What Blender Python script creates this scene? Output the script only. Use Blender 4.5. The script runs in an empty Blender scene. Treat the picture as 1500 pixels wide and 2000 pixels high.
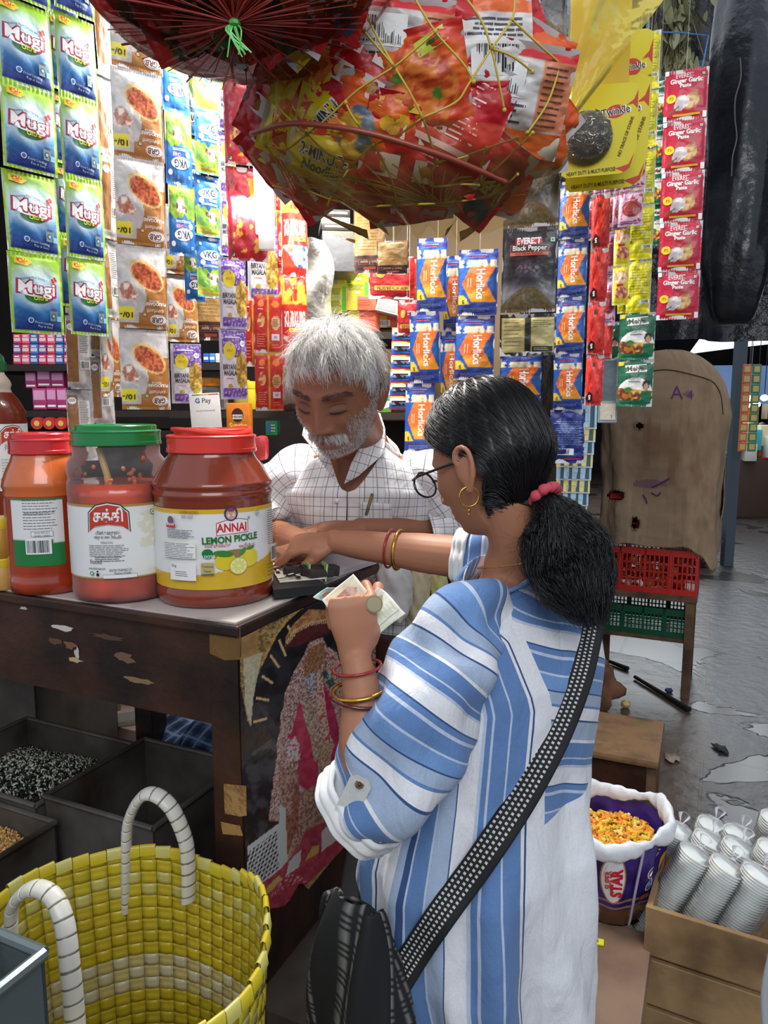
import bpy,bmesh,math,random
import numpy as np
from mathutils import Vector,Matrix,Euler,noise as mn
random.seed(7);rng=np.random.default_rng(7)
S=bpy.context.scene;C=S.collection;R=math.radians
FPX,CZ,PITCH=1444.0,1.5,R(8)
cd=bpy.data.cameras.new('camera');cam=bpy.data.objects.new('camera',cd);C.objects.link(cam)
cam.location=(0,0,CZ);cam.rotation_euler=(R(90)-PITCH,0,0)
cd.sensor_fit='VERTICAL';cd.sensor_height=36;cd.sensor_width=27;cd.lens=FPX*36/2000;cd.clip_start=.05;cd.clip_end=100
S.camera=cam
S.view_settings.view_transform='Standard';S.view_settings.look='None'
S.view_settings.gamma=1;S.view_settings.use_curve_mapping=False
S.view_settings.exposure=0.40
W=bpy.data.worlds.new('world');S.world=W;W.use_nodes=True
W.node_tree.nodes['Background'].inputs[0].default_value=(.80,.88,1,1)
W.node_tree.nodes['Background'].inputs[1].default_value=0.56
def area(name,loc,target,size,power,col=(1,1,1),sizey=None):
 l=bpy.data.lights.new(name,'AREA');l.energy=power;l.color=col;l.size=size
 if sizey:l.shape='RECTANGLE';l.size_y=sizey
 o=bpy.data.objects.new(name,l);C.objects.link(o);o.location=loc
 o.rotation_euler=(Vector(target)-Vector(loc)).to_track_quat('-Z','Y').to_euler();return o
area('skylight_behind',(.3,-1.7,3.2),(0.1,1.4,1.0),2.2,38,(.95,.98,1),1.4)
area('skylight_aisle',(2.4,5.2,3.6),(2.0,4.4,0),2.0,18,(.85,.92,1),4.0)
area('skylight_far',(4.2,10.5,3.4),(3.8,9.0,0),3.0,130,(.88,.95,1),4.0)
area('stall_tube_light',(-.10,1.62,2.30),(-.06,1.55,1.1),.5,22,(1,.97,.92),.08)
_c,_s=math.cos(PITCH),math.sin(PITCH)
def ray(px,py):
 x=(px-750)/FPX;y=-(py-1000)/FPX
 return Vector((x,_c+y*_s,-_s+y*_c))
def P(px,py,Y):
 r=ray(px,py);return Vector((0,0,CZ))+r*(Y/r.y)
def PZ(px,py,z):
 r=ray(px,py);return Vector((0,0,CZ))+r*((z-CZ)/r.z)
def proj(p):
 d=p[1]*_c-(p[2]-CZ)*_s;u=p[1]*_s+(p[2]-CZ)*_c
 return 750+p[0]/d*FPX,1000-u/d*FPX,d
def c(r,g=None,b=None):
 if g is None:h=r.lstrip('#');r,g,b=(int(h[i:i+2],16)for i in(0,2,4))
 f=lambda v:(v/255/12.92 if v/255<=.04045 else((v/255+.055)/1.055)**2.4)
 return(f(r),f(g),f(b))
def mix(a,b,t):
 return tuple(a[i]*(1-t)+b[i]*t for i in range(3))
WHITE=c(240,240,238);BLACK=c(20,20,22)
_perm=rng.random((64,64,8))
def vnoise(x,y,s=0):
 x=np.asarray(x,float);y=np.asarray(y,float)
 xi=np.floor(x).astype(int);yi=np.floor(y).astype(int);fx=x-xi;fy=y-yi
 fx=fx*fx*(3-2*fx);fy=fy*fy*(3-2*fy);t=_perm[:,:,s%8];k=(s//8)*17
 a=t[(xi+k)%64,yi%64];b=t[(xi+1+k)%64,yi%64];d=t[(xi+k)%64,(yi+1)%64];e=t[(xi+1+k)%64,(yi+1)%64]
 return(a*(1-fx)+b*fx)*(1-fy)+(d*(1-fx)+e*fx)*fy
def fbm(x,y,s=0,o=4):
 v=0;a=.5
 for i in range(o):v=v+a*vnoise(np.asarray(x)*2**i,np.asarray(y)*2**i,s+i);a/=2
 return v/.94
def sst(a,b,x):
 t=np.clip((np.asarray(x,float)-a)/(b-a),0,1);return t*t*(3-2*t)
MATS={}
def mat(name,col=None,rough=.5,metal=0,coat=0,trans=0,alpha=1,bump=None,sub=0,vary=None,spec=.5,emit=None,sheen=0,coatrough=.05,ior=1.45,thin=False):
 """principled; col None -> 'Col' attribute; bump=(scale, strength[, dist]); vary=(scale, colour2, lo, hi)"""
 if name in MATS:return MATS[name]
 m=bpy.data.materials.new(name);m.use_nodes=True;nt=m.node_tree;N=nt.nodes;L=nt.links
 b=N['Principled BSDF'];MATS[name]=m
 if col is None:
  a=N.new('ShaderNodeAttribute');a.attribute_name='Col';L.new(a.outputs['Color'],b.inputs['Base Color']);src=a.outputs['Color']
 else:b.inputs['Base Color'].default_value=(*col,1);src=None
 if vary:
  tc=N.new('ShaderNodeTexCoord');n=N.new('ShaderNodeTexNoise');n.inputs['Scale'].default_value=vary[0];n.inputs['Detail'].default_value=6
  L.new(tc.outputs['Object'],n.inputs['Vector'])
  r=N.new('ShaderNodeMapRange');r.inputs[1].default_value=vary[2];r.inputs[2].default_value=vary[3];L.new(n.outputs[0],r.inputs[0])
  mx=N.new('ShaderNodeMix');mx.data_type='RGBA';L.new(r.outputs[0],mx.inputs[0])
  if src:L.new(src,mx.inputs[6])
  else:mx.inputs[6].default_value=(*col,1)
  mx.inputs[7].default_value=(*vary[1],1);L.new(mx.outputs[2],b.inputs['Base Color'])
 b.inputs['Roughness'].default_value=rough;b.inputs['Metallic'].default_value=metal
 b.inputs['Coat Weight'].default_value=coat;b.inputs['Coat Roughness'].default_value=coatrough
 b.inputs['Transmission Weight'].default_value=trans;b.inputs['Alpha'].default_value=alpha
 b.inputs['Specular IOR Level'].default_value=spec;b.inputs['IOR'].default_value=ior;b.inputs['Sheen Weight'].default_value=sheen
 if sub:b.inputs['Subsurface Weight'].default_value=sub;b.inputs['Subsurface Radius'].default_value=(.012,.005,.003);b.inputs['Subsurface Scale'].default_value=1
 if emit:b.inputs['Emission Color'].default_value=(*emit[0],1);b.inputs['Emission Strength'].default_value=emit[1]
 if bump:
  tc=N.new('ShaderNodeTexCoord');n=N.new('ShaderNodeTexNoise');n.inputs['Scale'].default_value=bump[0];n.inputs['Detail'].default_value=5
  L.new(tc.outputs['Object'],n.inputs['Vector']);bp=N.new('ShaderNodeBump');bp.inputs['Strength'].default_value=bump[1]
  bp.inputs['Distance'].default_value=bump[2]if len(bump)>2 else.002
  L.new(n.outputs[0],bp.inputs['Height']);L.new(bp.outputs[0],b.inputs['Normal'])
  if coat:L.new(bp.outputs[0],b.inputs['Coat Normal'])
 return m
def film(name,col,opac=.12,rough=.08,tint=None,bump=(40,.3,.004)):
 """thin clear plastic: transparent + gloss"""
 if name in MATS:return MATS[name]
 m=bpy.data.materials.new(name);m.use_nodes=True;nt=m.node_tree;N=nt.nodes;L=nt.links;MATS[name]=m
 N.remove(N['Principled BSDF']);out=N['Material Output']
 tr=N.new('ShaderNodeBsdfTransparent');tr.inputs[0].default_value=(*(tint or(1,1,1)),1)
 gl=N.new('ShaderNodeBsdfPrincipled');gl.inputs['Base Color'].default_value=(*col,1);gl.inputs['Roughness'].default_value=rough
 fr=N.new('ShaderNodeFresnel');fr.inputs[0].default_value=1.4
 ad=N.new('ShaderNodeMath');ad.inputs[1].default_value=opac;L.new(fr.outputs[0],ad.inputs[0]);ad.use_clamp=True
 mx=N.new('ShaderNodeMixShader');L.new(ad.outputs[0],mx.inputs[0]);L.new(tr.outputs[0],mx.inputs[1]);L.new(gl.outputs[0],mx.inputs[2]);L.new(mx.outputs[0],out.inputs[0])
 if bump:
  tc=N.new('ShaderNodeTexCoord');n=N.new('ShaderNodeTexNoise');n.inputs['Scale'].default_value=bump[0];n.inputs['Detail'].default_value=3
  L.new(tc.outputs['Object'],n.inputs['Vector']);bp=N.new('ShaderNodeBump');bp.inputs['Strength'].default_value=bump[1];bp.inputs['Distance'].default_value=bump[2]
  L.new(n.outputs[0],bp.inputs['Height']);L.new(bp.outputs[0],gl.inputs['Normal']);L.new(bp.outputs[0],fr.inputs['Normal'])
 return m
PRINT=mat('printed_foil',None,rough=.45,coat=.30,coatrough=.14,bump=(28,.35,.006))
PAPER=mat('printed_paper',None,rough=.55,bump=(60,.15,.002))
LABEL=mat('printed_label',None,rough=.35,coat=.25)
CLOTH=mat('cloth',None,rough=.9,bump=(220,.25,.001))
PLAS=mat('moulded_plastic',None,rough=.32,coat=.3)
MATT=mat('matt_paint',None,rough=.7,bump=(50,.2,.002))
class B:
 def __init__(s):s.v=[];s.f=[];s.c=[];s.m=[];s.n=0
 def add(s,verts,faces,col=(.8,.8,.8),mi=0):
  verts=np.asarray(verts,float).reshape(-1,3);s.v.append(verts);n=s.n
  if isinstance(faces,np.ndarray):faces=faces.tolist()
  s.f+=[[i+n for i in f]for f in faces]
  cc=np.asarray(col,float);tot=sum(map(len,faces))
  s.c.append(np.tile(cc[:3],(tot,1))if cc.ndim==1 else cc if len(cc)==tot and len(cc)!=len(faces)else np.repeat(cc,[len(f)for f in faces],axis=0))
  s.m+=[mi]*len(faces);s.n+=len(verts);return s
 def box(s,ctr,size,col=(.8,.8,.8),rot=None,bev=0,mi=0):
  x,y,z=(d/2 for d in size)
  if bev:
   bm=bmesh.new();bmesh.ops.create_cube(bm,size=1)
   for v in bm.verts:v.co=Vector((v.co.x*size[0],v.co.y*size[1],v.co.z*size[2]))
   bmesh.ops.bevel(bm,geom=bm.edges[:],offset=min(bev,x*.98,y*.98,z*.98),segments=2,profile=.6,affect='EDGES')
   vs=np.array([v.co[:]for v in bm.verts]);fs=[[v.index for v in f.verts]for f in bm.faces];bm.free()
  else:
   vs=np.array([(a,b_,d)for a in(-x,x)for b_ in(-y,y)for d in(-z,z)])
   fs=[[0,1,3,2],[4,6,7,5],[0,4,5,1],[2,3,7,6],[0,2,6,4],[1,5,7,3]]
  if rot is not None:
   M=np.array((Euler(rot).to_matrix()if not isinstance(rot,Matrix)else rot.to_3x3()));vs=vs@M.T
  return s.add(vs+np.array(ctr[:]),fs,col,mi)
 def tube(s,path,rad,n=8,col=(.8,.8,.8),closed=False,cap=True,flat=1.0,up=None,mi=0):
  pts=[Vector(p)for p in path];k=len(pts);rad=[rad]*k if np.isscalar(rad)else list(rad)
  vs=[];nrm=None
  for i in range(k):
   if closed:t=pts[(i+1)%k]-pts[i-1]
   else:t=pts[min(i+1,k-1)]-pts[max(i-1,0)]
   t=t.normalized()if t.length>1e-9 else Vector((0,0,1))
   if nrm is None:
    a=Vector(up)if up else(Vector((0,0,1))if abs(t.z)<.9 else Vector((1,0,0)))
    nrm=(a-t*a.dot(t)).normalized()
   else:
    nrm=nrm-t*nrm.dot(t);nrm=nrm.normalized()if nrm.length>1e-6 else t.orthogonal().normalized()
   bi=t.cross(nrm)
   r=rad[i];ra,rb=(r if not np.isscalar(r)else(r,r*flat))
   for j in range(n):
    a=2*math.pi*j/n;vs.append(pts[i]+bi*math.cos(a)*ra+nrm*math.sin(a)*rb)
  fs=[]
  for i in range(k if closed else k-1):
   for j in range(n):
    a=i*n+j;b_=i*n+(j+1)%n;d=((i+1)%k)*n+(j+1)%n;e=((i+1)%k)*n+j;fs.append([a,b_,d,e])
  if cap and not closed:fs.append(list(range(n))[::-1]);fs.append(list(range((k-1)*n,k*n)))
  if not np.isscalar(col[0])if hasattr(col,'__len__')else False:
   cc=[col[min(i//n,len(col)-1)]for i in range(len(fs))];col=np.array(cc)
  return s.add([v[:]for v in vs],fs,col,mi)
 def lathe(s,prof,n=32,ctr=(0,0,0),col=(.8,.8,.8),mi=0,rfun=None,capb=True,capt=True):
  """prof: list of (r, z[, colour])"""
  vs=[];fs=[];cc=[]
  base=np.asarray(col,float)
  for(p)in prof:
   for j in range(n):
    a=2*math.pi*j/n;r=p[0]*(rfun(a,p[1])if rfun else 1);vs.append((ctr[0]+r*math.cos(a),ctr[1]+r*math.sin(a),ctr[2]+p[1]))
  for i in range(len(prof)-1):
   for j in range(n):
    fs.append([i*n+j,i*n+(j+1)%n,(i+1)*n+(j+1)%n,(i+1)*n+j]);cc.append(prof[i][2]if len(prof[i])>2 else base)
  if capb:fs.append(list(range(n))[::-1]);cc.append(prof[0][2]if len(prof[0])>2 else base)
  if capt:fs.append(list(range((len(prof)-1)*n,len(prof)*n)));cc.append(prof[-1][2]if len(prof[-1])>2 else base)
  return s.add(vs,fs,np.array(cc),mi)
 def grid(s,fn,nu,nv,col=None,closed_u=False,mi=0,thick=0):
  """fn(u,v)->(x,y,z) arrays ; col(u,v)->rgb arrays for face centres, or a triple"""
  u,v=np.meshgrid(np.linspace(0,1,nu+1),np.linspace(0,1,nv+1));X=np.stack(fn(u,v),-1).reshape(-1,3)
  idx=np.arange((nu+1)*(nv+1)).reshape(nv+1,nu+1)
  F=np.stack([idx[:-1,:-1],idx[:-1,1:],idx[1:,1:],idx[1:,:-1]],-1).reshape(-1,4)
  if callable(col):cc=np.stack([np.broadcast_to(q,u.shape)for q in col(u,v)],-1).reshape(-1,3)[F.ravel()]
  else:cc=col if col is not None else(.8,.8,.8)
  return s.add(X,F,cc,mi)
 def blob(s,ctr,rad,col=(.8,.8,.8),n=12,rot=None,amp=0,seed=0,mi=0):
  bm=bmesh.new();bmesh.ops.create_uvsphere(bm,u_segments=n,v_segments=max(4,n*2//3),radius=1)
  vs=np.array([v.co[:]for v in bm.verts]);fs=[[v.index for v in f.verts]for f in bm.faces];bm.free()
  if amp:
   k=np.array([1+amp*(mn.noise(Vector(v)*1.7+Vector((seed,0,0))))for v in vs]);vs=vs*k[:,None]
  vs=vs*np.array(rad if hasattr(rad,'__len__')else(rad,)*3)
  if rot is not None:vs=vs@np.array(Euler(rot).to_matrix()).T
  return s.add(vs+np.array(ctr[:]),fs,col,mi)
 def mesh(s,name,mats,smooth=True):
  me=bpy.data.meshes.new(name);V=np.concatenate(s.v)if s.v else np.zeros((0,3))
  me.from_pydata(V.tolist(),[],s.f);cols=np.concatenate(s.c)if s.c else np.zeros((0,3))
  at=me.color_attributes.new('Col','FLOAT_COLOR','CORNER')
  cc=cols
  at.data.foreach_set('color',np.hstack([cc,np.ones((len(cc),1))]).astype(np.float32).ravel())
  for m in(mats if isinstance(mats,(list,tuple))else[mats]):me.materials.append(m)
  if len(s.m):me.polygons.foreach_set('material_index',s.m)
  if smooth:
   me.polygons.foreach_set('use_smooth',[True]*len(s.f))
   if smooth!='all':me.set_sharp_from_angle(angle=R(35 if smooth is True else smooth))
  me.update();return me
 def build(s,name,mats,parent=None,smooth=True,loc=None,**kw):
  return link(name,s.mesh(name,mats,smooth),parent,loc,**kw)
def link(name,data,parent=None,loc=None,label=None,cat=None,group=None,kind=None,rot=None,scale=None):
 o=bpy.data.objects.new(name,data);C.objects.link(o)
 if parent is not None:o.parent=parent
 if loc is not None:o.location=loc
 if rot is not None:o.rotation_euler=rot
 if scale is not None:o.scale=scale
 return tag(o,label,cat,group,kind)
def tag(o,label=None,cat=None,group=None,kind=None):
 if label:o['label']=label
 if cat:o['category']=cat
 if group:o['group']=group
 if kind:o['kind']=kind
 return o
def thing(name,label,cat,loc=(0,0,0),rot=None,group=None):
 return link(name,None,None,loc,label,cat,group,rot=rot)
def copy_tree(o,parent=None):
 d=o.copy();C.objects.link(d)
 if parent is not None:d.parent=parent
 for ch in[x for x in o.children]:copy_tree(ch,d)
 return d
def smoothpath(pts,n=8,closed=False):
 """Catmull-Rom through points"""
 P_=[np.array(p[:],float)for p in pts];k=len(P_);out=[]
 seg=k if closed else k-1
 for i in range(seg):
  if closed:a,b_,d,e=P_[(i-1)%k],P_[i],P_[(i+1)%k],P_[(i+2)%k]
  else:a,b_,d,e=P_[max(i-1,0)],P_[i],P_[i+1],P_[min(i+2,k-1)]
  for j in range(n):
   t=j/n;out.append(.5*((2*b_)+(-a+d)*t+(2*a-5*b_+4*d-e)*t*t+(-a+3*b_-3*d+e)*t**3))
 if not closed:out.append(P_[-1])
 return[tuple(p)for p in out]
_T={}
def text2d(s,bold=0.0,shear=0.0,align='CENTER'):
 k=(s,bold,shear,align)
 if k in _T:return _T[k]
 cu=bpy.data.curves.new('t','FONT');cu.body=s;cu.size=1;cu.resolution_u=3;cu.offset=bold;cu.shear=shear
 cu.align_x=align;cu.align_y='CENTER';cu.fill_mode='FRONT'
 o=bpy.data.objects.new('t',cu);C.objects.link(o)
 dg=bpy.context.evaluated_depsgraph_get();me=bpy.data.meshes.new_from_object(o.evaluated_get(dg))
 v=np.array([x.co[:2]for x in me.vertices]).reshape(-1,2);f=[list(p.vertices)for p in me.polygons]
 bpy.data.objects.remove(o);bpy.data.curves.remove(cu);bpy.data.meshes.remove(me)
 _T[k]=(v,f);return _T[k]
class Art:
 def __init__(s,w,h,fmap,b=None):s.w,s.h,s.f=w,h,fmap;s.b=b or B();s.k=1
 def _add(s,v,f,col,lay=None,mi=0):
  v=np.asarray(v,float)
  if lay is None:lay=s.k;s.k+=1
  if len(v)and mi==0 and np.ptp(v[:,0])>.010 and len(f)<60:
   bm=bmesh.new();bv=[bm.verts.new((p[0],p[1],0))for p in v]
   for q in f:
    try:bm.faces.new([bv[i]for i in q])
    except ValueError:pass
   for x in np.arange(v[:,0].min()+.005,v[:,0].max(),.005):bmesh.ops.bisect_plane(bm,geom=bm.verts[:]+bm.edges[:]+bm.faces[:],plane_co=(x,0,0),plane_no=(1,0,0))
   bm.verts.index_update();v=np.array([p.co[:2]for p in bm.verts]);f=[[p.index for p in q.verts]for q in bm.faces];bm.free()
  x,y,z=s.f(v[:,0],v[:,1],.00035*lay*.5+.0002)
  s.b.add(np.stack([x,y,z],-1),f,col,mi);return s
 def base(s,paint,nx=40,ny=60,mi=0):
  s.b.grid(lambda u,v:s.f(u*s.w,v*s.h,0),nx,ny,(lambda u,v:paint(u,v))if callable(paint)else paint,mi=mi);return s
 def text(s,t,x,y,size,col,w=None,rot=0,bold=0.0,shear=0,align='CENTER',lay=None,sy=1,mi=0,arc=0):
  v,f=text2d(t,bold,shear,align)
  if not len(v):return s
  v=v.copy()*size;v[:,1]*=sy
  if w:
   ww=v[:,0].max()-v[:,0].min();v[:,0]*=w/max(ww,1e-6)
  if arc:v[:,1]+=arc*(v[:,0]/max(abs(v[:,0]).max(),1e-6))**2
  a=R(rot);v=v@np.array([[math.cos(a),math.sin(a)],[-math.sin(a),math.cos(a)]])
  return s._add(v+np.array([x,y]),f,col,lay,mi)
 def poly(s,pts,col,lay=None,mi=0):
  return s._add(pts,[list(range(len(pts)))],col,lay,mi)
 def rect(s,x0,y0,x1,y1,col,lay=None,rot=0,n=1,mi=0):
  nx=max(n,1);xs=np.linspace(x0,x1,nx+1);v=[(x,y0)for x in xs]+[(x,y1)for x in xs]
  f=[[i,i+1,nx+2+i,nx+1+i]for i in range(nx)]
  v=np.array(v,float)
  if rot:
   m=v.mean(0);a=R(rot);v=(v-m)@np.array([[math.cos(a),math.sin(a)],[-math.sin(a),math.cos(a)]])+m
  return s._add(v,f,col,lay,mi)
 def ell(s,x,y,rx,ry,col,rot=0,n=24,lay=None,rings=1,noise=0,seed=0,mi=0):
  a=np.linspace(0,2*math.pi,n,endpoint=False);k=1+noise*(vnoise(np.cos(a)*3+9+seed,np.sin(a)*3+9)-.5)
  vs=[(0,0)];f=[]
  for q in range(1,rings+1):vs+=list(zip(np.cos(a)*rx*k*q/rings,np.sin(a)*ry*k*q/rings))
  for j in range(n):
   f.append([0,1+j,1+(j+1)%n])
   for q in range(1,rings):f.append([1+(q-1)*n+j,1+q*n+j,1+q*n+(j+1)%n,1+(q-1)*n+(j+1)%n])
  v=np.array(vs);r_=R(rot);v=v@np.array([[math.cos(r_),math.sin(r_)],[-math.sin(r_),math.cos(r_)]])
  return s._add(v+np.array([x,y]),f,col,lay,mi)
 def lines(s,x0,y0,x1,y1,n,th,col,lay=None,seed=0,breaks=6):
  """small print too fine to read: rows of short dashes"""
  r=random.Random(seed);v=[];f=[]
  for i in range(n):
   y=y1-(y1-y0)*(i+.5)/n;x=x0;end=x1-(x1-x0)*r.random()*.25
   while x<end:
    l=(x1-x0)/breaks*r.uniform(.3,1);e=min(x+l,end);k=len(v);v+=[(x,y-th/2),(e,y-th/2),(e,y+th/2),(x,y+th/2)];f.append([k,k+1,k+2,k+3]);x=e+(x1-x0)*.02
  return s._add(v,f,col,lay)
 def barcode(s,x0,y0,x1,y1,seed=1,col=BLACK,bg=WHITE):
  if bg:s.rect(x0,y0,x1,y1,bg)
  r=random.Random(seed);v=[];f=[];x=x0+(x1-x0)*.06;e=x1-(x1-x0)*.06;h=(y1-y0)*.1;st=(e-x)/46
  while x<e-st*2:
   w=st*r.choice((.7,.7,1.4,2));k=len(v);v+=[(x,y0+h),(x+w,y0+h),(x+w,y1-h),(x,y1-h)];f.append([k,k+1,k+2,k+3]);x+=w+st*r.choice((.7,1,1.6))
  return s._add(v,f,col)
 def veg(s,x,y,q,col=c(20,120,60)):
  s.rect(x-q,y-q,x+q,y+q,col);s.rect(x-q*.75,y-q*.75,x+q*.75,y+q*.75,WHITE);s.ell(x,y,q*.4,q*.4,col,n=10);return s
def pillow(w,h,puff=.006,seal=.007,wr=.0012,seed=0,k=1.0):
 """surface of a filled sachet, front towards -y, z up, x centred"""
 def f(x,y,off):
  u=np.clip(np.asarray(x)/w,0,1);v=np.clip(np.asarray(y)/h,0,1);sl=seal/h
  vv=np.clip((v-sl)/(1-2*sl),0,1);uu=np.clip((u-.04)/.92,0,1)
  d=puff*(np.clip(4*uu*(1-uu),0,1)**.6)*(np.clip(4*vv*(1-vv),0,1)**.55)
  wrk=wr*(fbm(u*5+seed*3,v*7+seed,seed)-.5)*2+wr*.8*np.sin(u*9+v*5+seed)*np.sin(v*11)*(uu*(1-uu)*4)
  edge=.0006*np.sin(x*2200)*((v<sl)|(v>1-sl))
  return(x-w/2,-(d+wrk+edge+off),y+0*x)
 return f
def sachet_mesh(name,w,h,paint,decals,nx=44,ny=64,puff=.006,wr=.0012,seed=0,back=c(200,200,200),seal=.007,mat_=None,nodes=None):
 f=pillow(w,h,puff,seal,wr,seed);a=Art(w,h,f);a.base(paint,nx,ny)
 g=lambda u,v:(lambda q:(q[0],-q[1]*.7+.0003,q[2]))(f(u*w,v*h,0))
 b=a.b;n0=len(b.f);b.grid(g,10,14,back)
 decals(a)
 return b.mesh(name,mat_ or PRINT,smooth='all')
 # ================================================================ the place: everything is squared to the counter, 24 degrees off the view axis
ANG=R(-24.5)
U=Vector((-math.cos(ANG),-math.sin(ANG),0));Vd=Vector((-math.sin(ANG),math.cos(ANG),0))
ZT=1.17
CORNER=PZ(462,1218,ZT)
def struct(name,b,m,smooth=False):return b.build(name,m,smooth=smooth,kind='structure')
def node_mat(name,build):
 m=bpy.data.materials.new(name);m.use_nodes=True;build(m.node_tree,m.node_tree.nodes,m.node_tree.links,m.node_tree.nodes['Principled BSDF']);MATS[name]=m;return m
def floor_nodes(nt,N,L,b):
 tc=N.new('ShaderNodeTexCoord');mp=N.new('ShaderNodeMapping');mp.inputs['Rotation'].default_value=(0,0,-ANG);mp.inputs['Location'].default_value=(0,0,7.3);L.new(tc.outputs['Object'],mp.inputs[0])
 br=N.new('ShaderNodeTexBrick');br.inputs['Scale'].default_value=1;br.inputs['Brick Width'].default_value=1.0;br.inputs['Row Height'].default_value=.62
 br.inputs['Mortar Size'].default_value=.006;br.inputs['Color1'].default_value=(*c(66,62,62),1);br.inputs['Color2'].default_value=(*c(46,43,43),1);br.inputs['Mortar'].default_value=(*c(44,40,38),1)
 L.new(mp.outputs[0],br.inputs[0])
 n1=N.new('ShaderNodeTexNoise');n1.inputs['Scale'].default_value=3.2;n1.inputs['Detail'].default_value=8;n1.inputs['Roughness'].default_value=.65;L.new(mp.outputs[0],n1.inputs['Vector'])
 r1=N.new('ShaderNodeMapRange');r1.inputs[1].default_value=.35;r1.inputs[2].default_value=.7;L.new(n1.outputs[0],r1.inputs[0])
 mx=N.new('ShaderNodeMix');mx.data_type='RGBA';mx.blend_type='MIX';L.new(r1.outputs[0],mx.inputs[0]);L.new(br.outputs[0],mx.inputs[6]);mx.inputs[7].default_value=(*c(56,48,44),1)
 sp=N.new('ShaderNodeSeparateXYZ');L.new(mp.outputs[0],sp.inputs[0])
 rg=N.new('ShaderNodeMapRange');rg.inputs[1].default_value=.02;rg.inputs[2].default_value=-.02
 ad=N.new('ShaderNodeMath');ad.operation='SUBTRACT';ad.inputs[1].default_value=0.02;L.new(sp.outputs[0],ad.inputs[0]);L.new(ad.outputs[0],rg.inputs[0])
 mx2=N.new('ShaderNodeMix');mx2.data_type='RGBA';L.new(rg.outputs[0],mx2.inputs[0]);L.new(mx.outputs[2],mx2.inputs[6])
 n3=N.new('ShaderNodeTexNoise');n3.inputs['Scale'].default_value=5;n3.inputs['Detail'].default_value=8;L.new(mp.outputs[0],n3.inputs['Vector'])
 cr=N.new('ShaderNodeMix');cr.data_type='RGBA';cr.inputs[6].default_value=(*c(60,50,44),1);cr.inputs[7].default_value=(*c(98,84,72),1);L.new(n3.outputs[0],cr.inputs[0]);L.new(cr.outputs[2],mx2.inputs[7])
 n2=N.new('ShaderNodeTexNoise');n2.inputs['Scale'].default_value=1.7;n2.inputs['Detail'].default_value=4;n2.inputs['Distortion'].default_value=.6;L.new(mp.outputs[0],n2.inputs['Vector'])
 pu=N.new('ShaderNodeMapRange');pu.inputs[1].default_value=.575;pu.inputs[2].default_value=.59;L.new(n2.outputs[0],pu.inputs[0])
 mx3=N.new('ShaderNodeMix');mx3.data_type='RGBA';L.new(pu.outputs[0],mx3.inputs[0]);L.new(mx2.outputs[2],mx3.inputs[6]);mx3.inputs[7].default_value=(*c(50,40,34),1)
 L.new(mx3.outputs[2],b.inputs['Base Color'])
 rr=N.new('ShaderNodeMapRange');rr.inputs[3].default_value=.36;rr.inputs[4].default_value=.24;L.new(pu.outputs[0],rr.inputs[0]);L.new(rr.outputs[0],b.inputs['Roughness'])
 bp=N.new('ShaderNodeBump');bp.inputs['Distance'].default_value=.012;bp.inputs['Strength'].default_value=.5
 vo=N.new('ShaderNodeTexNoise');vo.inputs['Scale'].default_value=14;vo.inputs['Detail'].default_value=5;L.new(mp.outputs[0],vo.inputs['Vector'])
 mu=N.new('ShaderNodeMath');mu.operation='MULTIPLY';iv=N.new('ShaderNodeMath');iv.operation='SUBTRACT';iv.inputs[0].default_value=1;L.new(pu.outputs[0],iv.inputs[1]);L.new(vo.outputs[0],mu.inputs[0]);L.new(iv.outputs[0],mu.inputs[1])
 sb=N.new('ShaderNodeMath');sb.operation='SUBTRACT';L.new(mu.outputs[0],sb.inputs[0]);L.new(br.outputs[1],sb.inputs[1]);L.new(sb.outputs[0],bp.inputs['Height']);L.new(bp.outputs[0],b.inputs['Normal'])
FLOOR_O=PZ(1372,1480,0)
fm=node_mat('stone_slabs',floor_nodes)
b=B();b.grid(lambda u,v:((u-.5)*24,(v-.5)*40,0*u),4,4)
fl=struct('floor',b,fm);fl.location=(FLOOR_O.x,FLOOR_O.y,0)
DARKW=mat('dark_brown_plaster',c(46,38,34),rough=.9,vary=(2.2,c(22,18,17),.35,.7),bump=(20,.4,.01))  # dark brown, mottled near-black by noise
DARK=mat('near_black_mottled',c(20,19,20),rough=.8,vary=(3,c(38,36,38),.4,.7),bump=(15,.5,.01))  # near-black, mottled dark grey by noise
TARP=mat('black_tarpaulin',c(34,36,40),rough=.28,coat=.3,vary=(4,c(70,70,76),.5,.8),bump=(9,.9,.03))
def L3(u,v,z,o=None):
 return(o or Vector((CORNER.x,CORNER.y,0)))+U*u+Vd*v+Vector((0,0,z))
RZ=Matrix.Rotation(ANG,3,'Z')
def slab(b,u0,u1,v0,v1,z0,z1,col=(.8,.8,.8),bev=0):
 ctr=L3((u0+u1)/2,(v0+v1)/2,(z0+z1)/2);b.box(ctr,(abs(u1-u0),abs(v1-v0),abs(z1-z0)),col,RZ,bev);return b
struct('wall_back',slab(B(),-.10,2.6,1.45,1.55,0,3.1),DARKW)
struct('wall_left',slab(B(),2.5,2.6,-.2,1.5,0,3.1),DARKW)
struct('ceiling',slab(B(),-.1,2.6,.30,1.6,2.75,2.82),DARK)
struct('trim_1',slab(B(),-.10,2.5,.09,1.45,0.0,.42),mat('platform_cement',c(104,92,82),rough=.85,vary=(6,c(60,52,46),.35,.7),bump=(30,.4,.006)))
struct('wall_rear',B().box((3.0,17.1,2.6),(16,.2,5.2)),DARK)
struct('wall_right',B().box((8.6,9,2.6),(.2,18,5.2)),DARK)
b=B();b.box((4.2,12.4,4.75),(10,9,.08))
struct('trim_2',b,mat('rusty_roof_sheet',c(52,46,48),rough=.7,vary=(3,c(28,26,28),.4,.6)))
b=B()
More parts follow.
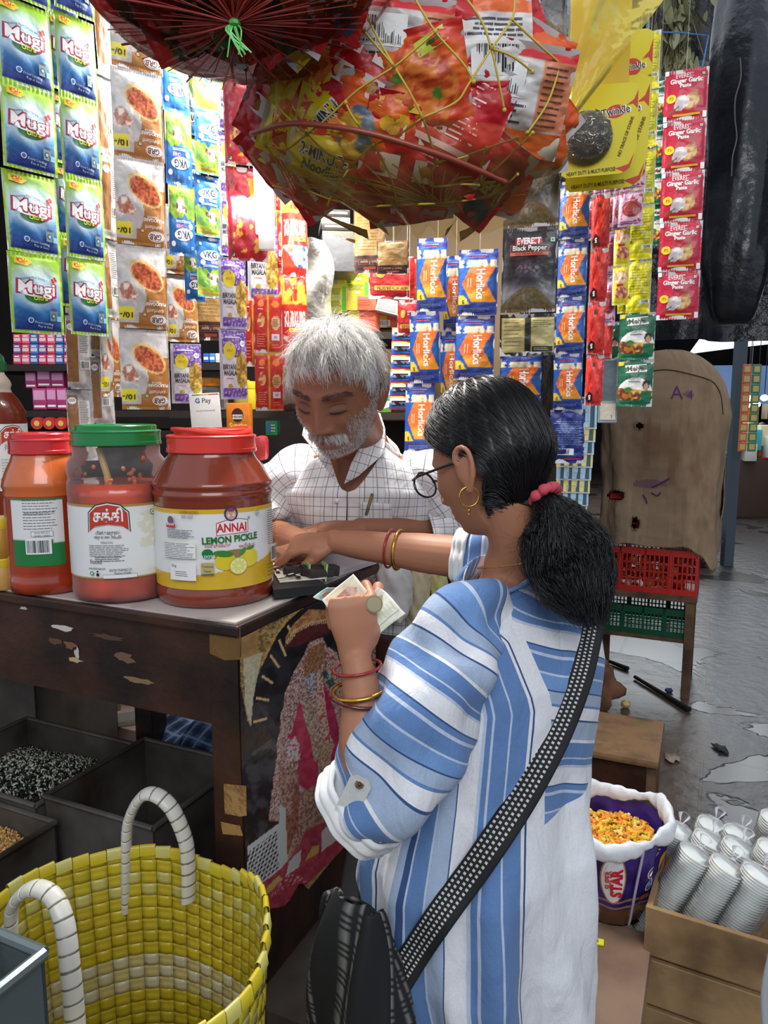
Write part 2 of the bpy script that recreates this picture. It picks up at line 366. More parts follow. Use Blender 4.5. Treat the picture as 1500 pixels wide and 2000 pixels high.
for k in range(4):b.box((4.2,8.6+k*2.1,4.3),(9,.09,.12));b.tube([(1.2,8.6+k*2.1,3.7),(3.4,8.6+k*2.1,4.3)],.035);b.tube([(5.4,8.6+k*2.1,3.6),(3.6,8.6+k*2.1,4.3)],.035)
struct('trim_3',b,mat('roof_steel',c(70,72,76),rough=.5,metal=.6))
def tarpfn(p0,p1,z0,z1,amp,seed=0):
 p0=Vector(p0);p1=Vector(p1);d=(p1-p0);n=Vector((-d.y,d.x)).normalized()
 def f(u,v):
  k=amp*(np.sin(u*17+3*fbm(u*3,v*2,seed))*.5+fbm(u*6,v*3,seed)-.5)*2
  return(p0.x+d.x*u+n.x*k,p0.y+d.y*u+n.y*k,z0+(z1-z0)*v)
 return f
b=B();b.grid(tarpfn((.56,2.66),(1.12,4.9),.0,3.9,.05,1),60,60)
b.build('tarpaulin',TARP,smooth='all',label='black plastic tarpaulin hung as a partition behind the hanging sachet strips',cat='tarpaulin')
b=B();b.grid(tarpfn((1.10,4.95),(2.75,5.2),1.95,4.4,.08,4),40,40)
b.build('tarpaulin',TARP,smooth='all',label='crumpled black tarpaulin bundled above the sack-covered crates beside the column',cat='tarpaulin')
cc=P(1438,500,4.4);b=B()
def colf(a,z):return 1+.05*math.sin(3*a+z*2)+.035*math.sin(7*a-z*5)+.03*mn.noise(Vector((math.cos(a)*2,math.sin(a)*2,z*2.2)))
b.lathe([((.180+.01*math.sin(z*4))*(1 if z>2.35 else.45+.55*((z-1.98)/.37)**.6),z)for z in np.linspace(1.98,4.4,50)],40,(cc.x,cc.y,0),rfun=colf)
COLM=mat('wrap_plastic',c(30,32,38),rough=.3,coat=.35,vary=(2.5,c(80,82,92),.52,.85),bump=(7,.7,.02))
o=b.build('plastic_roll',COLM,smooth='all',label='thick roll of shiny black plastic hanging beside the aisle',cat='plastic roll')
b=B();b.tube(smoothpath([(cc.x-.12+.012*math.sin(k*2),cc.y-.155-.005*math.cos(k),3.35-k*.10)for k in range(7)]),.004,5);b.build('drip',mat('grey_drip',c(110,106,104),rough=.6),o)
pc=P(1400,700,5.2)
b=B();q=P(1452,600,7.0);b.box((q.x,q.y,2.1),(.09,.09,4.2),c(84,96,106));b.build('post',MATT,smooth=False,label='grey-blue steel post in the far aisle behind the sack-covered crates',cat='post')
EM=mat('daylight_opening',c(240,245,255),rough=.5,emit=((.9,.95,1),4.0))
q0=P(1478,705,11.0)
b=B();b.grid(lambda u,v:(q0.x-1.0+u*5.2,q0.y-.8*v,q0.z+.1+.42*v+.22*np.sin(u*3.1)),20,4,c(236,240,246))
b.build('canopy',mat('self_lit_canopy',c(236,240,246),rough=.6,trans=0,emit=((.85,.92,1),1.6)),smooth='all',label='white daylit canopy sheet over the far stalls',cat='canopy')  # emission stands in for daylight on the sheet
b=B();b.grid(lambda u,v:(q0.x-1.0+u*5.2,q0.y-.1+.04*np.sin(u*40),q0.z-.62+.55*v),60,4,c(120,150,200))
b.build('awning',mat('blue_awning_cloth',c(120,148,196),rough=.7),smooth='all',label='pale blue awning cloth hanging below the white canopy',cat='awning')
far=[(1490,860,12.5,2.4,1.1,c(60,56,60),'dark grey far market stall with goods on its counter behind the person in red'),(1420,890,10.5,.9,.8,c(84,66,54),'brown far market stall just right of the sack cover')]
for px,py,Y,w,h,col,lab in far:
 p=P(px,py,Y);t=thing('market_stall',lab,'stall',(p.x,Y,0),group='far market stalls')
 b=B();b.box((0,0,h/2),(w,.8,h),col,bev=.02);b.build('counter',MATT,t)
 r_=random.Random(int(px))
 for k in range(26):b=B();b.box((r_.uniform(-w/2,w/2),-.3+r_.uniform(-.1,.3),h+.1+r_.random()*.3),(.16,.14,.2+.1*r_.random()),random.Random(k).choice([c(230,230,220),c(210,120,60),c(80,190,200),c(240,220,180),c(60,50,60)]),bev=.01);b.build('goods',MATT,t)
LAMP=mat('lamp_glow',c(255,255,250),emit=((1,.98,.92),14))
for k,(px,py,Y)in enumerate([(1462,778,9.6),(1478,790,10.4),(1493,777,9.9),(1497,852,12.2),(1459,792,11.2)]):
 p=P(px,py,Y);t=thing('hanging_bulb','small glowing bulb over the far market stalls, '+['second from the left','third from the left','second from the right','lowest, beside the person in red','leftmost'][k],'light bulb',p,group='bulbs over the far stalls')
 b=B();b.blob((0,0,0),(.05,.05,.04),n=10);b.build('bulb',LAMP,t);b=B();b.tube([(0,0,.03),(0,0,4.72-p.z)],.006,5,BLACK);b.build('cord',MATT,t)
 # ================================================================ counter
WOOD=mat('old_dark_wood',c(66,36,22),rough=.5,coat=.15,vary=(7,c(30,17,12),.38,.62),bump=(18,.5,.006))
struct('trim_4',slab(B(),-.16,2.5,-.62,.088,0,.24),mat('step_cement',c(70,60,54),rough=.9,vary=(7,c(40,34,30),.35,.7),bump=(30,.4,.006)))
table=thing('counter_table','dark worn wooden shop counter carrying the big pickle jars','table',L3(.5,.25,.24))
tb=table.location.copy()
def tadd(name,b,m,smooth=False):o=b.build(name,m,smooth=smooth);o.parent=table;o.matrix_parent_inverse=Matrix.Translation(-tb);return o
b=B();slab(b,-.006,1.5,-.006,.515,ZT-.022,ZT-.003,bev=.004);tadd('tabletop',b,WOOD)
b=B();slab(b,0.004,1.49,.004,.505,ZT-.004,ZT)
tadd('laminate_sheet',b,mat('worn_laminate',c(196,186,180),rough=.35,vary=(9,c(120,104,94),.52,.8)))
b=B();slab(b,.055,1.2,.004,.026,ZT-.175,ZT-.022);
ap=tadd('apron',b,WOOD)
b=B();r_=random.Random(4)
def patch(cu,cz,su,sz,col,n=14,seed=1):
 rr=random.Random(seed);pts=[]
 for k in range(n):
  a=2*math.pi*k/n;q=.55+.6*rr.random();p=L3(cu+math.cos(a)*su*q,.0032,cz+math.sin(a)*sz*q);pts.append(p[:])
 b.add(pts,[list(range(n))[::-1]],col)
for k,(cu,cz,su,sz,col)in enumerate([(.375,ZT-.055,.028,.006,c(205,196,188)),(.36,ZT-.085,.018,.008,c(120,84,60)),(.345,ZT-.098,.006,.013,c(196,186,176)),(.35,ZT-.11,.02,.005,c(190,160,110)),(.40,ZT-.082,.02,.008,c(98,66,48)),(.235,ZT-.09,.025,.009,c(112,84,68)),(.205,ZT-.125,.034,.006,c(132,108,74)),(.47,ZT-.03,.012,.004,c(200,196,190)),(.27,ZT-.058,.04,.006,c(84,60,46))]):patch(cu,cz,su,sz,col,seed=k)
b.build('paint_chips',MATT,ap,smooth=False)
for(u0,v0)in((0,0),(0,.455),(1.14,0),(1.14,.455),(.60,.455)):
 b=B();slab(b,u0,u0+.056,v0,v0+.056,.24 if v0<.1 else.42,ZT-.022,bev=.004);tadd('leg',b,WOOD)
b=B();slab(b,.004,.02,.056,.455,.5,ZT-.022);tadd('side_panel',b,WOOD)
b=B();slab(b,.056,1.14,.47,.49,ZT-.12,ZT-.022);tadd('rear_rail',b,WOOD)
def facepatch(name,pix,o,n,m,parent=None,off=.0012,col=(.8,.8,.8)):
 vs=[]
 for(px,py)in pix:
  r=ray(px,py);t=(o-Vector((0,0,CZ))).dot(n)/r.dot(n);vs.append((Vector((0,0,CZ))+r*t+n*off)[:])
 b=B();b.add(vs,[list(range(len(vs)))],col);return b.build(name,m,parent,smooth=False)
TAPE=film('brown_tape',c(170,130,80),opac=.30,rough=.2,tint=(.9,.75,.5))
def side_hit(px,py,off=0):
 o=L3(0,0,0)-U*off;n=-U;r=ray(px,py);t=(o-Vector((0,0,CZ))).dot(n)/r.dot(n);p=Vector((0,0,CZ))+r*t
 return(p-L3(0,0,0)).dot(Vd),p.z
def inpoly(X,Y,pts):
 r=np.zeros(X.shape,bool);n=len(pts)
 for i in range(n):
  x1,y1=pts[i];x2,y2=pts[(i+1)%n]
  if y1==y2:continue
  k=((Y<y1)!=(Y<y2))&(X<(x2-x1)*(Y-y1)/(y2-y1)+x1);r^=k
 return r
def paint_poster():
 nt,nz=190,340;t0,t1,z0,z1=0.0,.50,.60,1.147
 f=lambda u,v:tuple(L3(0,0,0)[i]+Vd[i]*(t0+(t1-t0)*u)-U[i]*.0035-U[i]*(.0012*np.sin(u*19+v*7))for i in(0,1))+(z0+(z1-z0)*v,)
 uc,vc=np.meshgrid(np.linspace(0,1,nt+1),np.linspace(0,1,nz+1));X,Y,Z=f(uc,vc)
 d=Y*_c-(Z-CZ)*_s;PX=750+X/d*FPX;PY=1000-(Y*_s+(Z-CZ)*_c)/d*FPX
 wob=(fbm(PX/9,PY/9,3)-.5)*5;jx=PX+wob;jy=PY+(fbm(PX/9,PY/9,9)-.5)*5
 col=np.zeros(PX.shape+(3,));col[:]=c(30,28,32)
 def put(mask,a,b_=None,sc=6,seed=0,thr=None):
  a=np.array(a)
  if b_ is None:col[mask]=a;return
  n=fbm(PX/sc,PY/sc,seed)[mask];n=sst(.35,.65,n)if thr is None else(n>thr).astype(float)
  col[mask]=a*(1-n[:,None])+np.array(b_)*n[:,None]
 z1p=lambda L_:[(470+x/6,1170+y/6)for x,y in L_]
 z2p=lambda L_:[(470+x/5.716,1450+y/5.716)for x,y in L_]
 put(inpoly(PX,PY,[(480,1230),(800,1100),(800,1500),(480,1500)]),c(24,22,26),c(44,44,50),22,1)
 put(inpoly(PX,PY,[(480,1480),(560,1420),(560,1600),(480,1660)]),c(28,26,28),c(70,68,70),16,2)
 arch=z1p([(0,260),(800,60),(700,130),(560,250),(430,420),(330,620),(240,800),(200,900),(150,1150),(120,1500),(80,1420),(0,1000)])
 put(inpoly(PX,PY,arch),c(176,148,96),c(112,84,44),3,4)
 put(inpoly(PX,PY,z1p([(0,300),(200,290),(200,640),(0,720)])),c(166,130,78),c(146,112,66),12,5)
 put(inpoly(PX,PY,z1p([(30,700),(200,640),(260,620),(200,900),(150,1150),(120,1500),(60,1300)])),c(196,186,158),c(176,166,132),5,6)
 put(inpoly(PX,PY,z1p([(800,60),(700,130),(560,250),(430,420),(330,620),(250,790),(235,740),(320,560),(410,390),(540,220),(690,100)])),c(196,160,96),c(150,112,58),2,7)
 for q in[((450,480),(530,670)),((350,660),(450,800)),((250,900),(380,990)),((180,1160),(335,1185)),((150,1440),(310,1400)),((550,310),(590,380))]:
  (xa,ya),(xb,yb)=z1p(q);dx,dy=xb-xa,yb-ya;l=math.hypot(dx,dy);nx_,ny_=-dy/l*2.2,dx/l*2.2
  put(inpoly(PX,PY,[(xa+nx_,ya+ny_),(xb+nx_,yb+ny_),(xb-nx_,yb-ny_),(xa-nx_,ya-ny_)]),c(214,178,124))
 put(inpoly(PX,PY,z1p([(520,560),(530,440),(620,290),(800,120),(1050,130),(1130,230),(1000,250),(700,340),(560,470)])),c(150,96,60),c(196,140,84),5,8)
 put(inpoly(PX,PY,z1p([(530,560),(600,420),(800,290),(1130,240),(1060,380),(820,500),(620,560)])),c(78,30,32),c(96,40,40),8,9)
 put(inpoly(PX,PY,z1p([(530,500),(640,350),(820,260),(1130,210),(1130,260),(830,310),(660,400),(545,540)]))&((PX*1.0+PY*.2)%3.4<1.5),c(230,200,150))
 sur=z1p([(800,500),(960,450),(1010,560),(1120,620),(1200,860),(1250,1300),(1300,1900),(1300,2600),(330,2600),(420,1800),(470,1400),(520,1100),(620,860),(750,640)])
 put(inpoly(jx,jy,sur),c(190,152,138),c(130,84,76),3.4,10)
 put(inpoly(jx,jy,sur)&(fbm(PX/1.6,PY/1.6,14)>.6),c(226,200,186))
 put(inpoly(PX,PY,z1p([(740,930),(740,760),(800,580),(960,500),(1000,620),(940,800),(890,850),(800,870)])),c(176,128,88),c(128,84,52),2.5,11)
 put(inpoly(PX,PY,z1p([(750,940),(800,880),(890,860),(890,1000),(850,1100),(800,1090),(765,1010)])),c(206,200,208),c(120,112,120),2.2,12)
 put(inpoly(PX,PY,z1p([(940,860),(1000,840),(1060,920),(1130,1000),(1120,1120),(1070,1200),(1040,1050)])),c(52,84,80),c(150,180,170),3,13,.62)
 robe=[z1p([(690,1190),(720,1500),(850,1900)])[0],*z1p([(760,1400),(850,1900)]),*z2p([(800,330),(860,640),(920,690),(640,470),(640,300),(560,100)]),*z1p([(540,1620),(620,1500),(660,1250)])]
 put(inpoly(PX,PY,z1p([(690,1190),(640,1400),(600,1560),(540,1620),(690,1680),(700,1900),(640,2050),(650,2240),(930,2420),(950,2400),(860,1900),(800,1500)])),c(182,30,72),c(206,60,96),12,15)
 put(inpoly(PX,PY,z1p([(970,950),(1030,1100),(1100,1300),(1150,1500),(1130,2150),(1020,2250),(1000,1700),(985,1300)])),c(176,36,78),c(200,60,100),12,16)
 put(inpoly(PX,PY,z2p([(640,200),(860,200),(880,640),(930,690),(1050,380),(1060,200),(1000,480),(880,580),(870,640),(650,450)])),c(178,40,70),c(196,60,84),9,17)
 put(inpoly(PX,PY,z2p([(650,470),(860,650),(950,690),(1055,380),(1055,470),(960,740),(870,700),(650,540)])),c(196,168,190))
 put(inpoly(PX,PY,z1p([(700,1080),(760,1020),(800,1200),(900,1500),(960,1760),(940,1900),(860,1900),(820,1640),(740,1380)])),c(206,184,158),c(140,100,84),2.4,18)
 put(inpoly(PX,PY,z1p([(890,860),(960,880),(1000,1300),(1050,1600),(1100,1700),(1040,1900),(960,1900),(960,1650),(900,1300)])),c(216,190,160),c(190,60,70),3.2,19,.58)
 put(inpoly(PX,PY,z2p([(860,0),(1010,0),(1000,480),(870,580),(890,300)])),c(206,176,146),c(150,104,76),2.5,20)
 put(inpoly(PX,PY,z1p([(550,1720),(640,1600),(690,1740),(690,1900),(560,1900)])),c(216,200,200),c(190,60,80),4,21,.6)
 put(inpoly(jx,jy,z2p([(420,300),(640,330),(640,560),(1060,400),(1060,800),(620,1300),(520,1310),(500,760),(440,560)])),c(200,160,136),c(138,88,76),3,22)
 put(inpoly(PX,PY,z2p([(600,470),(650,470),(640,1000),(600,1030),(520,1280),(500,820),(570,800)])),c(132,66,54),c(176,116,92),3,23)
 put(inpoly(PX,PY,z2p([(80,1160),(430,900),(440,690),(500,740),(525,1330),(430,1440),(100,1680),(70,1700)])),c(206,208,206))
 lat=inpoly(PX,PY,z2p([(80,1230),(405,985),(425,1400),(90,1670)]))
 q=((PX+PY*.3)%6.2<3.9)&((PY-PX*-.75)%8.2<5.2);put(lat&q,c(26,24,26))
 put(inpoly(jx,jy,z2p([(100,1680),(430,1430),(530,1320),(640,1200),(720,980),(1060,840),(1220,930),(1220,1400),(400,2000),(90,1800)])),c(168,40,66),c(186,70,84),8,24)
 put(inpoly(jx,jy,z2p([(900,980),(1060,860),(1110,1000),(1050,1100),(900,1220)])),c(214,204,204))
 put(inpoly(jx,jy,z2p([(500,1500),(540,1330),(680,1200),(660,1380)])),c(206,206,200))
 put(inpoly(jx,jy,z2p([(720,1330),(800,1160),(880,1150),(870,1230)]))|inpoly(jx,jy,z2p([(290,1700),(280,1640),(430,1480),(470,1520)])),c(214,172,90))
 put(inpoly(jx,jy,z2p([(160,1700),(270,1590),(240,1680),(300,1850),(180,1800)])),c(196,190,186))
 put(inpoly(jx,jy,z2p([(400,1560),(620,1440),(760,1560),(640,1560),(470,1650),(330,1760)]))&(fbm(PX/3,PY/3,30)>.62),c(230,190,196))
 put(inpoly(PX,PY,z2p([(700,1620),(1210,1140),(1170,1420),(960,1640),(730,1760)])),c(196,170,110),c(150,118,66),3.2,25)
 put(inpoly(PX,PY,z2p([(560,1800),(640,1590),(720,1640),(780,1820),(700,2000),(500,2000)])),c(20,14,12))
 put(PX>700,c(190,150,130),c(120,76,66),3,26)
 keep=inpoly(PX,PY,[(440,1200),(470,1200),(790,1080),(790,1560),(690,1655),(673,1708),(640,1742),(612,1752),(606,1742),(596,1733),(590,1727),(584,1727),(577,1738),(566,1760),(553,1772),(527,1777),(520,1768),(510,1765),(503,1752),(486,1746),(440,1746)])
 b=B();b.grid(f,nt,nz);kf=keep[:-1,:-1].ravel();fa=[f_ for f_,k in zip(b.f,kf)if k]
 b.f=fa;b.c=[col.reshape(-1,3)[np.array(fa).ravel()]];b.m=[0]*len(fa);return b
PAPG=mat('glossy_poster_paper',None,rough=.3,coat=.2,bump=(12,.35,.006))
pb=paint_poster();pb.build('poster',PAPG,smooth='all',label="torn devotional poster of a figure in a pink robe on the side of the counter",cat='poster')
for i,(pix)in enumerate([[(410,1222),(470,1222),(471,1240),(470,1288),(440,1289),(411,1276)],[(438,1530),(482,1534),(483,1592),(470,1594),(440,1588)],[(432,1604),(470,1612),(476,1632),(436,1628)]]):
 o=facepatch('parcel_tape',pix,L3(0,0,0),-Vd,TAPE,off=.0015)
 tag(o,['large patch of brown parcel tape wrapped round the top of the counter leg','brown parcel tape patch halfway down the counter leg','lowest small strip of parcel tape on the counter leg'][i],'tape')
TIN=mat('grimy_sheet_metal',c(104,98,92),rough=.5,metal=.25,vary=(6,c(56,46,40),.35,.65),bump=(14,.4,.004))
TIN2=mat('galvanised_tin',c(120,132,132),rough=.35,metal=.6,vary=(9,c(62,50,42),.46,.68),bump=(14,.4,.004))
def bin_(name,label,u0,u1,v0,v1,z0,z1,m,th=.004,rim=.010):
 t=thing(name,label,'bin',L3((u0+u1)/2,(v0+v1)/2,z0),(0,0,ANG));w,d,h=u1-u0,v1-v0,z1-z0
 b=B();b.box((0,0,.003),(w,d,.006))
 for sx in(-1,1):b.box((sx*(w/2-th/2),0,h/2),(th,d,h));b.box((0,sx*(d/2-th/2),h/2),(w,th,h))
 b.build('body',m,t,smooth=False)
 b=B();pts=[(w/2,d/2,h),(-w/2,d/2,h),(-w/2,-d/2,h),(w/2,-d/2,h)]
 for i in range(4):b.tube([pts[i],pts[(i+1)%4]],rim*.6,8)
 b.build('rolled_rim',m,t);return t
bin_('grain_bin','empty dark sheet-metal bin behind the basket handle, under the counter',.285,.575,.105,.40,.42,.70,TIN)
s1=bin_('grain_bin','dark sheet-metal bin heaped with black and white sunflower seeds',.59,.98,.095,.40,.42,.68,TIN)
s2=bin_('grain_bin','rusty sheet-metal bin of golden brown grain at the left edge',.523,.83,-.15,.085,.24,.665,TIN)
s3=bin_('grain_bin','galvanised tin bin with bright worn rim in the bottom left corner',.30,.60,-.62,-.36,.58,.86,TIN2)
q=PZ(86,1862,1.0);s3.location=q+U*.15-Vd*.13-Vector((0,0,.28))
b=B();b.box((s3.location.x,s3.location.y,.48),(.30,.26,.478),bev=.01,rot=RZ);b.build('wooden_crate',WOOD,smooth=False,label='dark wooden box hidden under the galvanised tin bin',cat='crate')
bin_('grain_bin','dark sheet-metal bin set far back behind the black and white seeds',.98,1.40,.43,.72,.42,.80,TIN)
def seeds(name,label,cat,t,w,d,z,cols,size,n,seed,hfun,amp=.5):
 """uncountable grain: one object"""
 b=B();r=np.random.default_rng(seed)
 g=lambda u,v:((u-.5)*w,(v-.5)*d,z+hfun(u,v)-.004)
 b.grid(g,30,30,cols[-1])
 bm=bmesh.new();bmesh.ops.create_icosphere(bm,subdivisions=1,radius=1);V0=np.array([v.co[:]for v in bm.verts]);F0=np.array([[v.index for v in f.verts]for f in bm.faces]);bm.free()
 u=r.random(n);v=r.random(n);pos=np.stack([(u-.5)*w,(v-.5)*d,z+hfun(u,v)+r.random(n)*size*.3],-1)
 M=np.array([np.array(Euler(tuple(r.random(3)*6.28*np.array([amp,amp,1]))).to_matrix())for _ in range(n)])
 sc=np.array([size,size*.5,size*.3]);VV=np.einsum('nij,kj->nki',M,V0*sc)+pos[:,None,:]
 FF=F0[None]+(np.arange(n)*len(V0))[:,None,None];ci=r.integers(0,len(cols),n);cc=np.repeat(np.array([cols[i]for i in ci]),len(F0),0)
 b.add(VV.reshape(-1,3),FF.reshape(-1,3),cc)
 o=b.build(name,mat('dry_grain',None,rough=.55),smooth='all');o.location=t.location;o.rotation_euler=t.rotation_euler;return tag(o,label,cat,kind='stuff')
seeds('sunflower_seeds','black and white seeds heaped in the dark bin','seeds',s1,.38,.29,.18,[c(196,196,176),c(150,150,132),c(26,26,24),c(34,34,30),c(210,210,196),c(60,58,48),c(22,22,20)],.0055,5200,1,lambda u,v:.055*np.sin(np.clip(u,0,1)*3.14)*np.sin(v*3.14)+.015*vnoise(u*5,v*5,2))
seeds('brown_grain','golden brown grain filling the bin at the left edge','grain',s2,.29,.22,.35,[c(206,160,96),c(184,136,78),c(222,180,116),c(160,114,62)],.006,3500,2,lambda u,v:.022*np.sin(u*3.14)+.012*vnoise(u*5,v*5,3))
STONE=mat('pale_floor_tile',c(206,176,160),rough=.7,vary=(8,c(150,126,112),.45,.7))
b=B();slab(b,.80,1.8,.76,1.40,.42,.50);struct('trim_5',b,STONE)
b=B();q=P(185,1408,2.35);b.box((q.x,q.y,.52),(.16,.08,.04),c(120,104,90),rot=(0,0,.5),bev=.005);b.box((q.x+.12,q.y-.1,.511),(.14,.07,.02),c(150,146,140),rot=(0,0,.4),bev=.004)
b.build('stone_block',MATT,smooth=False,label='rough grey stone block on the pale floor under the counter',cat='stone')
b=B();q=P(150,1330,2.45);b.box((q.x,q.y,.76),(.09,.09,.52),c(74,48,34),rot=RZ,bev=.005);b.build('wooden_post',MATT,smooth=False,label='short brown wooden post standing on the pale floor under the counter',cat='post')
bc=Vector((-.355,.905,.345))
b=B();b.box((bc.x,bc.y,.291),(.30,.30,.102),bev=.008,rot=RZ);b.build('wooden_crate',WOOD,smooth=False,label='low dark wooden block under the yellow basket',cat='crate')
def basket():
 t=thing('shopping_basket','large yellow and cream woven plastic shopping basket with white looped handles','basket',bc)
 N_,Rr,H=50,23,.455
 def rad(a,z):return(.165+.033*(z/H)**.8)*(1+.035*math.cos(2*(a-2.3))*(z/H))
 def wav(a):return.012*math.sin(3*a+.6)+.008*math.sin(5*a)
 yel,pale,cr=c(198,178,44),c(196,188,104),c(200,192,166)
 b=B();r=random.Random(2);vs=[];fs=[];cc=[]
 for i in range(N_):
  for j in range(Rr):
   chk=(i+j)%2;a0,a1=2*math.pi*i/N_,2*math.pi*(i+1)/N_;zt=H
   z0,z1=H*j/Rr,H*(j+1)/Rr
   vert=mix(yel,pale,.12*r.random())
   horiz=pale if j in(19,20)else(cr if j in(12,11,13)else mix(yel,c(170,158,40),.6*r.random()))
   if j in(11,12,13):vert=mix(yel,cr,.5)
   col=vert if chk else horiz;col=mix(col,c(150,130,40),.18*r.random())
   n0=len(vs)
   for q in range(4):
    for p in range(4):
     fa,fz=p/3,q/3;a=a0+(a1-a0)*(fa*.96+.02);z=z0+(z1-z0)*(fz*.96+.02);zz=z+wav(a)*(z/H)
     bulge=math.sin(fz*math.pi)*.0026 if chk else math.sin(fa*math.pi)*.0026
     rr=rad(a,z)+(bulge-.0008 if chk else-bulge+.0008);vs.append((rr*math.cos(a),rr*math.sin(a),zz))
   for q in range(3):
    for p in range(3):
     k=n0+q*4+p;fs.append([k,k+1,k+5,k+4]);cc.append(col)
 b.add(vs,fs,np.array(cc));b.box((0,0,.004),(.28,.28,.006),yel)
 m=mat('woven_strap_plastic',None,rough=.33,coat=.25)
 o=b.build('woven_wall',m,t,smooth='all')
 md=o.modifiers.new('s','SOLIDIFY');md.thickness=.0022;md.offset=0
 b=B()
 for i in range(N_):
  a=2*math.pi*(i+.5)/N_;w=.012
  ca,sa=math.cos(a),math.sin(a);r0=rad(a,H);zt=H+wav(a)
  pr=[(r0-.0045,zt-.014),(r0-.0045,zt+.001),(r0-.001,zt+.0045),(r0+.003,zt+.0025),(r0+.0052,zt-.016)]
  v=[]
  for(rr,z)in pr:
   for s_ in(-1,1):v.append((rr*ca-sa*s_*w,rr*sa+ca*s_*w,z+(0.0015 if i%2 else 0)))
  b.add(v,[[k*2,k*2+1,k*2+3,k*2+2]for k in range(4)],yel if i%3 else pale)
 b.build('folded_rim',m,t,smooth='all')
 return t,rad,wav,H
bk,brad,bwav,bH=basket()
HND=mat('wrapped_handle',None,rough=.35,coat=.2)
def handle(pix,Ys,r=.0145):
 pts=[P(x,y,Y)-bc for(x,y),Y in zip(pix,Ys)];path=smoothpath(pts,12);n=len(path);L_=0;b=B();rad=[];cols=[]
 for i in range(n):
  if i:L_+=(Vector(path[i])-Vector(path[i-1])).length
  k=(L_%.017)/.017;rad.append((r*(1 if k>.18 else.86),r*.62*(1 if k>.18 else.86)));cols.append(c(206,202,192)if k>.18 else c(120,112,100))
 p2=smoothpath(pts,60);L_=0;rad=[];cols=[]
 for i in range(len(p2)):
  if i:L_+=(Vector(p2[i])-Vector(p2[i-1])).length
  k=(L_%.018)/.018;e=1 if k>.12 else.9;rad.append((r*e,r*.6*e));cols.append(c(204,200,190)if k>.12 else c(110,102,90))
 b.tube(p2,rad,12,cols);b.build('handle',HND,bk,smooth='all')
handle([(247,1780),(247,1680),(252,1600),(285,1551),(330,1572),(362,1640),(368,1700),(368,1760)],[1.10,1.10,1.10,1.09,1.08,1.075,1.07,1.065],.0135)
handle([(22,1830),(25,1770),(60,1736),(100,1748),(125,1800),(138,1900),(146,1985),(150,2050)],[.80,.80,.79,.78,.765,.75,.745,.74],.0115)
# ================================================================ pickle jars
JARLID=mat('jar_lid_plastic',None,rough=.3,coat=.35)
PICK=mat('pickle_behind_plastic',None,rough=.28,coat=.9,coatrough=.06,bump=(10,.25,.006),vary=(9,c(90,24,8),.5,.9))
PETC=film('clear_jar_plastic',c(235,235,235),opac=.04,rough=.06,bump=(16,.3,.006))
def jar_place(px,ybot,w,z=ZT):
 q=PZ(px,ybot,z);D=proj(q)[2]
 for _ in range(4):
  r=w/2*D/FPX;dv=Vector((q.x,q.y,0)).normalized();ctr=q+dv*r;D=proj(ctr)[2]
 return ctr,r
class CylLabel:
 """label lying on a jar wall; X(px,py) gives label coordinates of the photo point"""
 def __init__(s,ctr,r):s.c,s.r,s.b=ctr,r,B();s.a0=math.atan2(-ctr.y,-ctr.x)
 def X(s,px,py):
  d=ray(px,py);o=Vector((0,0,CZ));ox,oy=o.x-s.c.x,o.y-s.c.y
  A_=d.x**2+d.y**2;B_=2*(ox*d.x+oy*d.y);C_=ox*ox+oy*oy-s.r**2;disc=B_*B_-4*A_*C_
  t=(-B_-math.sqrt(max(disc,0)))/(2*A_);p=o+d*t
  a=math.atan2(p.y-s.c.y,p.x-s.c.x)-s.a0;a=(a+math.pi)%(2*math.pi)-math.pi
  return a*s.r,p.z-s.c.z
 def art(s,x0,z0,w,h):
  f=lambda x,y,off:(np.cos(s.a0+(x0+x)/s.r)*(s.r+off),np.sin(s.a0+(x0+x)/s.r)*(s.r+off),z0+y+0*x)
  a=Art(w,h,f,s.b);a.q=lambda px,py:(s.X(px,py)[0]-x0,s.X(px,py)[1]-z0);return a
def screwlid(b,r,z0,z1,col,top=.82):
 h=z1-z0;pr=[(r*.98,z0),(r,z0+h*.04),(r,z0+h*.18),(r*.985,z0+h*.2),(r*.985,z0+h*.62),(r,z0+h*.64),(r,z0+h*.70),(r*.97,z0+h*.74),(r*top,z0+h*.76),(r*top,z0+h*.95),(r*top*.97,z1),(r*top*.8,z1),(r*top*.78,z0+h*.88)]
 b.lathe([(a,z,col)for a,z in pr],56,rfun=lambda a,z:1+(.004*math.cos(60*a)if z0+h*.2<z<z0+h*.62 else 0))
def ribprof(r,pts,zt):
 out=[]
 for(a,z),(a2,z2)in zip(pts,pts[1:]):
  for k in range(4):t=k/4;out.append((r*(a+(a2-a)*t),zt*(z+(z2-z)*t)))
 out.append((r*pts[-1][0],zt*pts[-1][1]));return out
ctr,r=jar_place(424,1191,222);HJ=P(424,836,ctr.y).z-ZT
t=thing('pickle_jar','red-lidded jar of dark brown lemon pickle with yellow and white label, rightmost jar','jar',ctr)
prof=[(.84,0),(.95,.008),(1,.04),(1.0,.09),(.965,.115),(.965,.13),(.985,.14),(.985,.60),(1,.62),(1.02,.635),(1,.65),(.985,.66),(1.01,.675),(1.02,.69),(.99,.705),(.96,.72),(.86,.785),(.76,.83),(.72,.855),(.72,.88)]
b=B();b.lathe([(a*r,z*HJ)for a,z in prof],64,col=c(132,52,30));b.build('jar_body',PICK,t,smooth='all')
b=B();screwlid(b,r*.755,HJ*.862,HJ,c(222,58,46));b.build('lid',JARLID,t)
b=B();b.tube(smoothpath([(r*.66*math.cos(a),r*.66*math.sin(a),HJ*.985+.004*math.sin(a*2))for a in np.linspace(-2.6,1.2,12)]),.004,6,c(226,66,52));b.build('carry_handle',JARLID,t)
